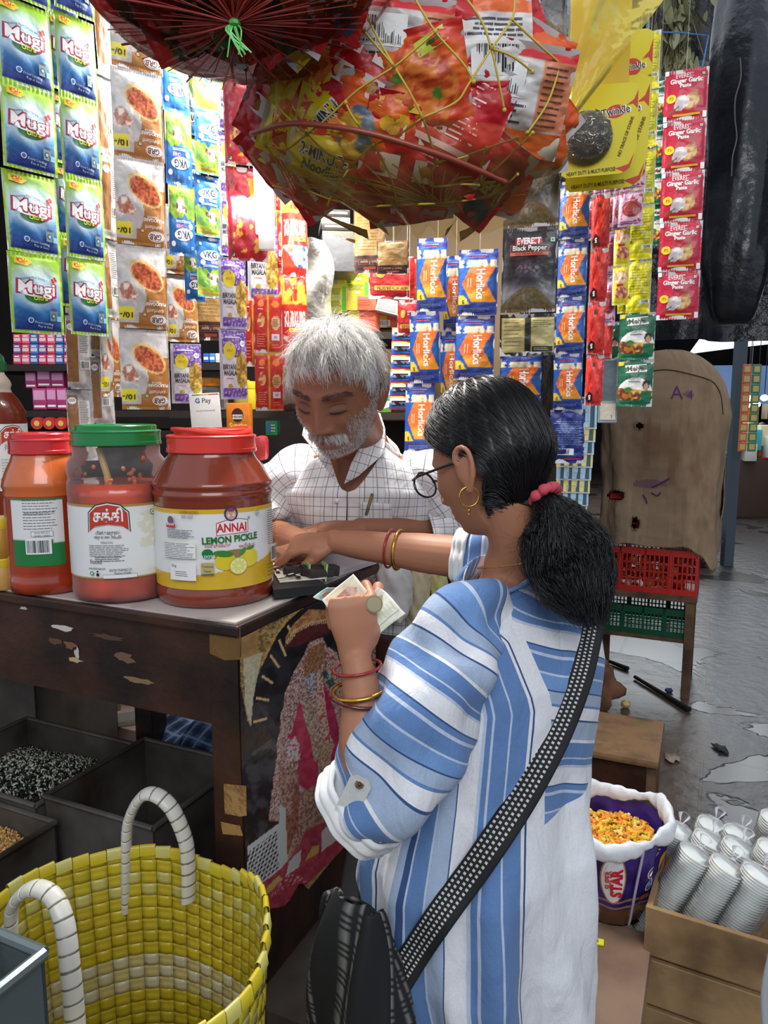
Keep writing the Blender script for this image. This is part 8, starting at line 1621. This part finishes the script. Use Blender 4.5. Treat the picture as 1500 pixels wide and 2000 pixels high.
bu=L2(.195,.20,0);nu,nv=200,150;uu,vv=np.meshgrid(np.linspace(0,1,nu+1),np.linspace(0,1,nv+1));a=uu*2*math.pi
zb,zt=.80,1.80;dome=np.clip((vv-.62)/.38,0,1);k=np.sqrt(np.clip(1-dome**2.2,0,1));zz=zb+(zt-zb)*(vv if True else 0)
se=lambda q,e:np.sign(q)*np.abs(q)**e
rx=(.305-.012*np.sin(vv*5))*(.03+.97*k);ry=(.235)*(.03+.97*k);pl=.012*np.sin(a*9+vv*3)*(1-vv)+.030*(fbm(a*1.3+2,vv*4,3)-.5)+.016*(fbm(a*4,vv*9,6)-.5)
lx=se(np.cos(a),.55)*(rx+pl);ly=se(np.sin(a),.55)*(ry+pl);hang=-.12*np.exp(-(((a-5.9)%(2*math.pi)-0)/.5)**2)*0-.11*np.exp(-((np.abs((a-5.75+math.pi)%(2*math.pi)-math.pi))/.42)**2)+.02*np.sin(a*13)*.4
zz=zz+hang*(1-vv)**2.0+.012*(fbm(a*3,vv*5,5)-.5);Rz=Matrix.Rotation(ANG,3,'Z');X=bu.x+Rz[0][0]*lx+Rz[0][1]*ly;Y=bu.y+Rz[1][0]*lx+Rz[1][1]*ly
ix=np.arange((nu+1)*(nv+1)).reshape(nv+1,nu+1);F=np.stack([ix[:-1,:-1],ix[:-1,1:],ix[1:,1:],ix[1:,:-1]],-1).reshape(-1,4);V=np.stack([X,Y,zz],-1).reshape(-1,3)
ctr_=V[F].mean(1);d_=ctr_[:,1]*_c-(ctr_[:,2]-CZ)*_s;PX=750+ctr_[:,0]/d_*FPX;PY=1000-(ctr_[:,1]*_s+(ctr_[:,2]-CZ)*_c)/d_*FPX;front=ctr_[:,1]<bu.y+.05
jn=1+.5*(fbm(PX/5,PY/5,2)-.5);hole=front&((((PX-1203)/17)**2+((PY-968)/11)**2<jn)|(((PX-1240)/9)**2+((PY-1022)/13)**2<jn)|(((PX-1248)/8)**2+((PY-832)/7)**2<jn*.8));F=F[~hole];PX,PY,ctr_,front=PX[~hole],PY[~hole],ctr_[~hole],front[~hole]
n1=fbm(ctr_[:,0]*7+ctr_[:,1]*5,ctr_[:,2]*6,4)[:,None];n2=fbm(ctr_[:,0]*60,ctr_[:,2]*12,1)[:,None];col=np.array(c(190,164,132))*(1-n1)+np.array(c(156,124,98))*n1;col=col*(.8+.4*n2);st_=sst(.55,.7,fbm(ctr_[:,0]*9+3,ctr_[:,2]*3,7))[:,None];col=col*(1-.45*st_)+np.array(c(120,76,52))*.45*st_
pur=front&((((PX-1268)/34)**2+((PY-945)/9)**2<1.0*jn[~hole])|(((PX-1345)/12)**2+((PY-770)/9)**2<.6));col[pur]=col[pur]*.55+np.array(c(110,60,110))*.3
b=B();b.add(V,F,col)
def bur(nt,N,L,b_):
 at_=N.new('ShaderNodeAttribute');at_.attribute_name='Col';tc=N.new('ShaderNodeTexCoord');res=[]
 for d in('X','Z'):
  w=N.new('ShaderNodeTexWave');w.bands_direction=d;w.inputs['Scale'].default_value=120;w.inputs['Distortion'].default_value=2;w.inputs['Detail'].default_value=2;w.inputs['Detail Scale'].default_value=3;L.new(tc.outputs['Object'],w.inputs['Vector']);res.append(w.outputs[1])
 m=N.new('ShaderNodeMath');m.operation='MULTIPLY';L.new(res[0],m.inputs[0]);L.new(res[1],m.inputs[1]);r=N.new('ShaderNodeMapRange');r.inputs[3].default_value=.72;r.inputs[4].default_value=1.15;L.new(m.outputs[0],r.inputs[0]);s=N.new('ShaderNodeVectorMath');s.operation='SCALE';L.new(at_.outputs['Color'],s.inputs[0]);L.new(r.outputs[0],s.inputs['Scale']);L.new(s.outputs[0],b_.inputs['Base Color']);b_.inputs['Roughness'].default_value=.95
 bp_=N.new('ShaderNodeBump');bp_.inputs['Strength'].default_value=.5;bp_.inputs['Distance'].default_value=.003;L.new(m.outputs[0],bp_.inputs['Height']);L.new(bp_.outputs[0],b_.inputs['Normal'])
BUR=node_mat('burlap',bur);sack=b.build('burlap_sack',BUR,smooth='all',label='old brown burlap sack pulled over a stack of crates, marked A4 in purple',cat='sack');md=sack.modifiers.new('s','SOLIDIFY');md.thickness=.003;md.offset=0
bpy.context.view_layer.update();_bt=BVHTree.FromObject(sack,bpy.context.evaluated_depsgraph_get())
def onb(px,py,off=.003):h=_bt.ray_cast(_o,ray(px,py).normalized());return(h[0]-ray(px,py).normalized()*off)if h[0]is not None else P(px,py,3.6)
b=B()
for ch,px,py,s_ in(('A',1322,768,34),('4',1348,772,24)):
 v,f=text2d(ch,.0);b.add([onb(px+x*s_,py-y*s_)[:]for x,y in v*1.1],f,c(96,44,104))
for pix in[[(1272,952),(1290,944),(1308,934)],[(1256,966),(1262,976),(1264,984)],[(1272,962),(1284,968),(1290,962)]]:b.tube([onb(q[0],q[1])for q in smoothpath([(x,y,0)for x,y in pix],3)],.004,5,c(96,44,104))
b.build('purple_marking',MATT,sack)
b=B();b.tube([onb(q[0],q[1],.002)for q in smoothpath([(1255,728,0),(1300,722,0),(1345,730,0),(1385,742,0),(1400,755,0),(1408,775,0),(1412,810,0)],5)],.003,5,c(60,42,30));b.build('seam_tear',MATT,sack)
b=B();rg=np.random.default_rng(4);e=V[:nu+1];n=900;i=rg.integers(0,nu,n);root=e[i]+np.array([0,0,.004]);strands(b,root,np.stack([rg.normal(size=n)*.5,rg.normal(size=n)*.5,-np.ones(n)],1),rg.uniform(.008,.03,n),np.full(n,.0008),np.tile(c(150,124,96),(n,1)),4,rg.normal(size=(n,3))*.2,.15,.5)
for hx,hy,rx_,ry_ in((1203,968,17,11),(1240,1022,9,13),(1248,832,9,8)):
 for q in range(40):t=q/40*6.28;b.tube([onb(hx+rx_*1.25*math.cos(t),hy+ry_*1.25*math.sin(t)),onb(hx+rx_*.95*math.cos(t+.1),hy+ry_*.95*math.sin(t+.1)),onb(hx+rx_*1.25*math.cos(t),hy+ry_*1.25*math.sin(t))+Vector((-rx_*.0010*math.cos(t),-.01,ry_*.0010*math.sin(t)))],.0009,4,c(164,140,110))
b.build('frayed_threads',mat('jute_thread',None,rough=.9),sack,smooth='all')
b=B();q0=PZ(1183,1290,.012);
for(p,q)in(((1178,1287),(1226,1306)),((1240,1322),(1346,1386))):
 b=B();b.tube([PZ(*p,.014),PZ(*q,.014)],[.010,.014],8,c(24,22,22));b.build('iron_rod',MATT,label='black rod lying on the floor '+('nearer the wooden stool, longer piece' if p[0]>1200 else 'behind the woman, shorter piece'),cat='rod',group='black rods on the floor')
b=B();q=PZ(1307,1352,0);b.blob((q.x,q.y,.012),(.022,.016,.012),c(60,60,110),10,amp=.4);b.blob((q.x+.012,q.y,.018),(.010,.008,.006),WHITE,8);b.build('litter',MATT,label='scrap of blue and white litter by the stand\'s front leg',cat='litter')
b=B();q=PZ(1222,1382,0);b.blob((q.x,q.y,.02),(.026,.022,.020),c(206,176,110),12,amp=.2);b.build('garlic_bulb',PLAS,label='small yellowish bulb lying on the floor above the wooden stool',cat='bulb')
for(px,py,lab,cl)in((1312,1482,'dry curled leaf on the wet floor right of the wooden stool',c(150,136,116)),(1407,1463,'flattened dark leaf scrap on the wet floor',c(44,44,44))):
 q=PZ(px,py,.004);b=B();r_=random.Random(px);pts=[(q.x+.05*math.cos(t)*r_.uniform(.4,1),q.y+.06*math.sin(t)*r_.uniform(.4,1),.006+.01*r_.random())for t in np.linspace(0,6.28,14,endpoint=False)];b.add([(q.x,q.y,.012)]+pts,[[0,i+1,(i+1)%14+1]for i in range(14)],cl);o=b.build('dry_leaf',MATT,label=lab,cat='leaf');md=o.modifiers.new('s','SOLIDIFY');md.thickness=.001
b=B();q=PZ(1165,1392,0);b.blob((q.x,q.y+.10,.10),(.13,.11,.13),c(130,88,64),24,amp=.5,seed=2);b.blob((q.x+.02,q.y+.06,.20),(.05,.05,.07),c(120,78,56),16,amp=.5,seed=5);b.build('jute_bundle',mat('brown_cloth',None,rough=.9,bump=(30,.6,.006),vary=(8,c(80,52,40),.45,.65)),smooth='all',label='brown crumpled jute bundle on the floor behind the wooden stool',cat='bundle')
zs=.44;A0,A1=PZ(1300,1408,zs),PZ(1286,1489,zs);wdir=(PZ(1140,1463,zs)-A1).normalized();ddir=(A0-A1);dl=ddir.length;t=thing('wooden_stool','low brown wooden stool with green paint specks beside the striped shirt','stool',(A1+wdir*.17+ddir*.5).xy.to_3d());rz=math.atan2(-wdir.y,-wdir.x)
t.rotation_euler=(0,0,rz);b=B();b.box((0,0,zs-.013),(.34,dl,.026),c(130,98,66),bev=.010);r_=random.Random(3)
a=Art(.34,dl,lambda x,y,off:(x-.17,y-dl/2,zs+off+0*x),b)
for q in((.75,.80,5),(.80,.78,-4),(.78,.84,2),(.42,.72,8),(.5,.28,4)):a.rect(.34*q[0]-.012,dl*q[1]-.0015,.34*q[0]+.012,dl*q[1]+.0015,c(60,170,50),rot=q[2]*3)
for k in range(7):a.ell(.34*r_.random(),dl*r_.random(),.002,.0015,c(190,180,160),n=8)
b.build('seat',mat('stool_board',None,rough=.6,vary=(9,c(84,60,40),.45,.7),bump=(20,.3,.003)),t)
for sx in(-1,1):
 for sy in(-1,1):b=B();b.box((sx*.145,sy*(dl/2-.03),(zs-.026)/2),(.035,.035,zs-.026));b.build('leg',OLDW,t,smooth=False)
for sy in(-1,1):b=B();b.box((0,sy*(dl/2-.02),zs-.07),(.27,.02,.08));b.build('apron',WOOD,t,smooth=False)
zb_=.37;B0,B1=PZ(1277,1822,zb_),PZ(1253,2010,zb_);d=(B0-B1).normalized();w_=Vector((-d.y,d.x,0));t=thing('wooden_bench','brown plank bench at the bottom, carrying the pasta sack','bench',(B0-d*.23+w_*.16).xy.to_3d(),(0,0,math.atan2(d.y,d.x)))
b=B();b.box((0,0,zb_-.015),(.46,.32,.03),c(138,112,92),bev=.012);b.build('plank',mat('bench_plank',None,rough=.65,vary=(7,c(100,78,64),.4,.7),bump=(16,.3,.003)),t)
for sx in(-1,1):
 for sy in(-1,1):b=B();b.box((sx*.19,sy*.12,(zb_-.03)/2),(.035,.035,zb_-.03));b.build('leg',OLDW,t,smooth=False)
pc_=PZ(1206,1795,zb_)+Vector((.0,.055,0));zr=P(1228,1600,pc_.y).z;t=thing('pasta_sack','purple printed plastic sack with rolled white rim, full of yellow and orange pasta tubes','sack',pc_);H_=zr-zb_
def sackr(a,z):q=z/H_;return(.082+.040*q**.8)*(1+.05*math.sin(3*a+1)+.025*math.sin(7*a+z*20))
def sk(u,v):a=u*2*math.pi;z=v*H_;q=v;r=(.080+.040*q**.8)*(1+.05*np.sin(3*a+1)+.03*np.sin(7*a+z*20)+.02*np.sin(12*a-z*40));return(r*np.cos(a),r*.9*np.sin(a),z+0*a)
def skc(u,v):
 pr=nz(u,v,c(56,34,120),c(40,24,92),3,12,6);return over(pr,[((v<.22),nz(u,v,c(150,112,50),c(96,60,36),4,20,9)),((v>.22)&(v<.25)|(v>.30)&(v<.325),c(176,130,80)),((v<.14)&(u>.66),c(90,56,40))],u.shape)
b=B();b.grid(sk,120,50,skc);b.lathe([(.078,0),(.02,-.0)],20,col=c(90,56,40))
f=lambda x,y,off:tuple(q_ for q_ in(lambda a,z:((.080+.040*(z/H_)**.8)*(1+.05*np.sin(3*a+1)+.03*np.sin(7*a+z*20)+.02*np.sin(12*a-z*40))*1.0*np.cos(a)*(1+off*9),(.080+.040*(z/H_)**.8)*(1+.05*np.sin(3*a+1)+.03*np.sin(7*a+z*20)+.02*np.sin(12*a-z*40))*.9*np.sin(a)*(1+off*9),z+0*a))(x/.105,np.clip(y,.002,H_-.001)))
a=Art(.66,H_,f,b);ax=.105*(4.712-.25);h=H_
a.ell(ax,h*.60,.026,.062,c(176,120,70),rings=4);a.ell(ax,h*.60,.023,.058,c(226,222,224),rings=4);a.ell(ax,h*.70,.012,.05,c(226,222,224),rings=3);a.text('STAR',ax+.008,h*.56,.030,c(196,30,40),w=.070,bold=.05,rot=90,lay=14);a.text('SUPER',ax-.009,h*.60,.016,c(196,60,40),w=.050,bold=.03,rot=90,lay=14)
bx_=.105*(4.712+.62);a.ell(bx_,h*.62,.0145,.0145,WHITE,rings=2);a.ell(bx_,h*.62,.0125,.0125,c(120,60,40),rings=2);a.ell(bx_,h*.61,.010,.006,WHITE);a.ell(bx_+.003,h*.46,.016,.016,WHITE,rings=2);a.ell(bx_+.003,h*.46,.013,.013,c(40,120,190),rings=2);a.text('Ab',bx_+.003,h*.46,.012,WHITE,bold=.03)
a.rect(bx_-.022,h*.28,bx_+.022,h*.36,c(120,40,50),n=4);a.lines(bx_-.018,h*.30,bx_+.018,h*.35,2,.003,c(220,150,120),seed=2,breaks=3);a.ell(.105*(4.712+1.15),h*.62,.016,.030,c(214,150,60),rings=3)
b.build('sack_body',mat('woven_plastic_print',None,rough=.35,coat=.3,bump=(30,.5,.006)),t,smooth='all')
b=B();n=72;V=[];k=14
for i in range(n):
 a=2*math.pi*i/n;r0=sackr(a,H_)*.98;w=.017+.006*math.sin(a*3+2)+.004*math.sin(a*7);dz=.012*math.sin(a+.4)+.006*math.sin(a*4)
 for j in range(k):p=2*math.pi*j/k;rr=r0+w*.55*math.cos(p)+.002*math.sin(a*19+p*2);V.append((rr*math.cos(a),rr*.92*math.sin(a),H_+.004+dz+w*1.15*math.sin(p)+.002*math.sin(a*23)))
ix=np.arange(n*k).reshape(n,k);b.add(V,np.stack([ix,np.roll(ix,-1,0),np.roll(np.roll(ix,-1,0),-1,1),np.roll(ix,-1,1)],-1).reshape(-1,4),c(226,228,232));b.build('rolled_rim',mat('white_woven_plastic',None,rough=.45,bump=(60,.5,.003)),t,smooth='all')
b=B();b.tube([(sackr(4.95,z)*math.cos(4.95)*1.01,sackr(4.95,z)*.9*math.sin(4.95)*1.03,z)for z in np.linspace(0,H_,14)],.003,6,c(190,180,200));b.build('side_seam',PLAS,t)
b=B();r_=random.Random(12);zf=H_*.80
b.grid(lambda u,v:(.105*v*np.cos(u*6.2832),.095*v*np.sin(u*6.2832),zf-.006+.012*(1-v)),24,4,c(196,140,40))
for i in range(420):
 a,q=r_.uniform(0,6.28),r_.random()**.5*.100;x,y=q*math.cos(a),q*.9*math.sin(a);z=zf+.012*(1-q/.1)+r_.random()*.012;d=Vector((r_.gauss(0,1),r_.gauss(0,1),r_.gauss(0,.5))).normalized()*r_.uniform(.008,.012);cl=r_.choice([c(226,196,60),c(232,176,50),c(226,206,100),c(228,130,40),c(230,150,50)])
 p=Vector((x,y,z));ax=d.normalized();e1=ax.orthogonal().normalized();e2=ax.cross(e1);V=[]
 for rr,pp in((.0042,p-d),(.0042,p+d),(.0030,p+d),(.0030,p-d)):
  for j in range(8):t_=j*math.pi/4;V.append((pp+(e1*math.cos(t_)+e2*math.sin(t_))*rr)[:])
 b.add(V,[[s*8+j,s*8+(j+1)%8,((s+1)%4)*8+(j+1)%8,((s+1)%4)*8+j]for s in range(4)for j in range(8)],cl)
o=b.build('pasta_tubes',mat('dry_pasta',None,rough=.35,coat=.2),smooth=30,label='yellow and orange pasta tubes filling the purple sack',cat='pasta',kind='stuff');o.location=t.location
b=B();q=PZ(1158,1840,zb_);b.box((q.x,q.y,q.z+.003),(.045,.018,.004),c(226,220,40),rot=(0,0,-.3),bev=.001);b.box((q.x,q.y,q.z+.0055),(.022,.009,.001),c(60,150,60),rot=(0,0,-.3));b.build('sweet_packet',PRINT,smooth=False,label='tiny yellow and green sweet packet lying at the foot of the pasta sack',cat='packet')
zc_=.47;C0,C1=PZ(1262,1766,zc_),PZ(1500,1838,zc_);ud=(C1-C0).normalized();vd=Vector((-ud.y,ud.x,0));t=thing('wooden_crate','pale wooden slatted crate holding the stacks of paper cups','crate',(C0.x,C0.y,0),(0,0,math.atan2(ud.y,ud.x)));CW=mat('pale_crate_wood',c(164,132,92),rough=.7,vary=(6,c(110,84,56),.42,.66),bump=(20,.4,.004))
LW,DW=.46,.34
for k in range(4):b=B();b.box((LW/2,0,zc_-.055-k*.115),(LW,.012,.108 if k!=1 else.102),bev=.002);b.build('front_slat',CW,t,smooth=False)
for k in range(4):b=B();b.box((LW/2,DW,zc_-.055-k*.115),(LW,.012,.108),bev=.002);b.build('rear_slat',CW,t,smooth=False)
for x in(0.006,LW-.006):
 b=B();b.box((x,DW/2,zc_/2+.01),(.012,DW,zc_-.03),bev=.002);b.build('end_board',CW,t,smooth=False)
b=B();b.box((LW/2,DW/2,.20),(LW-.03,DW-.02,.012));b.build('base_board',CW,t,smooth=False)
w=.037;b=B();CUPM=mat('paper_cup',c(246,244,238),rough=.5,sub=.4)
b.lathe([(.033,0),(.0345,.0040),(w+.0005,.0048),(w+.0010,.0060),(w+.0005,.0072),(.0352,.0072),(.0340,.0050),(.0325,.003)],36,capt=True);cup_me=b.mesh('paper_cup',CUPM)
SLV=film('cup_sleeve_film',c(240,240,245),opac=.0,rough=.16,bump=(30,.6,.004))
CS=[((1360,1668,1.50),(1262,1825,1.44),'front row, leftmost'),((1424,1692,1.46),(1336,1836,1.40),'front row, middle'),((1487,1708,1.43),(1404,1850,1.37),'front row, right'),((1388,1640,1.58),(1318,1770,1.53),'second row, left of the middle'),((1446,1655,1.54),(1370,1790,1.49),'second row, middle'),((1325,1622,1.62),(1276,1740,1.57),'back row, behind the pasta sack rim'),((1394,1612,1.67),(1335,1740,1.62),'back row, middle'),((1446,1628,1.63),(1392,1750,1.58),'back row, right of the middle'),((1515,1660,1.50),(1450,1800,1.45),'second row, at the right edge'),((1520,1600,1.60),(1470,1740,1.55),'back row, at the right edge')]
for(tp_,bt_,lab)in CS:
 p1=P(*tp_);p0=P(bt_[0],bt_[1],bt_[2]+.07);ax=(p1-p0);L_=ax.length;ax.normalize();q=ax.to_track_quat('Z','Y').to_euler();s_=thing('cup_stack','stack of white paper cups in clear plastic, '+lab,'cups',p0,q,'stacks of paper cups in the crate');n=int(L_/.0062)
 for i in range(n):o=link('paper_cup',cup_me,s_,(0,0,L_-.0072-.0062*i))
 b=B();b.lathe([(w+.0035,0),(w+.0035,L_-.03),(w+.003,L_+.001),(w*.8,L_+.008),(w*.3,L_+.012),(.004,L_+.02),(.006,L_+.028),(.014,L_+.042),(.010,L_+.046)],32,capb=False,capt=False,rfun=lambda a,z:1+.05*math.sin(5*a+z*90));b.build('plastic_sleeve',SLV,s_,smooth='all')
b=B();q=P(1496,1960,.86);b.grid(lambda u,v:(q.x+.004*np.sin(v*7)+.05*u,q.y+.03*u,q.z-.12+.2*v),6,12,c(170,172,178));o=b.build('grey_cloth',CLOTH,smooth='all',label='pale grey cloth edge hanging in the bottom right corner',cat='cloth');md=o.modifiers.new('s','SOLIDIFY');md.thickness=.004
# ================================================================ far aisle: hanging strips, person in red, boxes
q=P(1460,712,6.6);t=thing('sachet_strip','small orange and green sachet strips hanging far down the aisle','sachet strip',q);r_=random.Random(2)
for j in range(2):
 for i in range(9):
  b=B();b.box((j*.085,0,-.04-i*.085),(.075,.012,.082),c(226,110,50)if j==0 else c(60,140,90),bev=.004);b.box((j*.085,-.007,-.04-i*.085),(.05,.002,.05),c(230,200,120),bev=.001);b.build('sachet',PRINT,t,smooth=False)
b=B();b.tube([(0.04,0,0),(.04,0,1.6)],.003,5,c(150,150,150));b.build('cord',MATT,t)
Yp=11.0;fp=PZ(1482,1000,0);fp=Vector((P(1480,970,Yp).x,Yp,0));zt=P(1487,828,Yp).z
t=thing('person','person far down the aisle in a red dress with a white shawl','person',fp);s=zt/1.55;raw=B()
J=lambda x,y,z:Vector((x,y,z))*s
raw.blob(J(.0,0,1.45),(.085*s,.10*s,.11*s),n=16);limb(raw,[J(0,0,1.36),J(0,0,1.28)],[.05*s,.055*s]);raw.tube([J(0,0,1.30),J(0,0,1.22),J(0,0,1.0),J(0,0,.82)],[(.08*s,.07*s),(.18*s,.11*s),(.15*s,.11*s),(.17*s,.13*s)],20)
for sx in(-1,1):limb(raw,[J(sx*.18,0,1.22),J(sx*.25,-.05,.98),J(sx*.12,-.22,.98)],[.05*s,.042*s,.03*s]);limb(raw,[J(sx*.09,0,.84),J(sx*.09,0,.45),J(sx*.09,.02,.06)],[.09*s,.06*s,.04*s]);limb(raw,[J(sx*.09,.04,.035),J(sx*.09,-.12,.03)],[.035*s,.03*s])
def fc(p):z=p[:,2]/s;col=np.tile(np.array(c(110,70,50)),(len(p),1));return col
o=fuse(raw,'body',.012,SKIN,fc,2,t)
b=B();b.tube([J(0,0,1.29),J(0,0,1.22),J(0,0,1.0),J(0,0,.80),J(0,0,.62)],[(.09*s,.08*s),(.20*s,.13*s),(.18*s,.14*s),(.25*s,.18*s),(.30*s,.2*s)],28,c(206,36,44));
for sx in(-1,1):b.tube([J(sx*.18,0,1.22),J(sx*.24,-.04,1.05)],[.065*s,.06*s],12,c(206,36,44))
b.build('red_dress',CLOTH,t);b=B();b.tube(smoothpath([J(-.12,-.13,1.30),J(-.05,-.16,1.1),J(.10,-.17,.98),J(.24,-.12,.96)],4),(.055*s),8,c(226,226,226),flat=.4);b.build('shawl',CLOTH,t)
b=B()
for sx in(-1,1):b.tube([J(sx*.09,0,.75),J(sx*.09,0,.45),J(sx*.09,.02,.12)],[.10*s,.08*s,.06*s],14,c(150,146,142))
b.build('trousers',CLOTH,t);b=B();b.blob(J(0,.025,1.47),(.10*s,.11*s,.12*s),c(20,18,20),14);b.build('hair',HAIRB,t)
q=P(1440,880,5.6)
b=B();b.box((q.x+.25,7.0,.18),(.42,.3,.36),c(24,24,26),bev=.02);b.build('black_bin',MATT,label='black bin with a shiny plastic liner beyond the sack-covered crates',cat='bin')
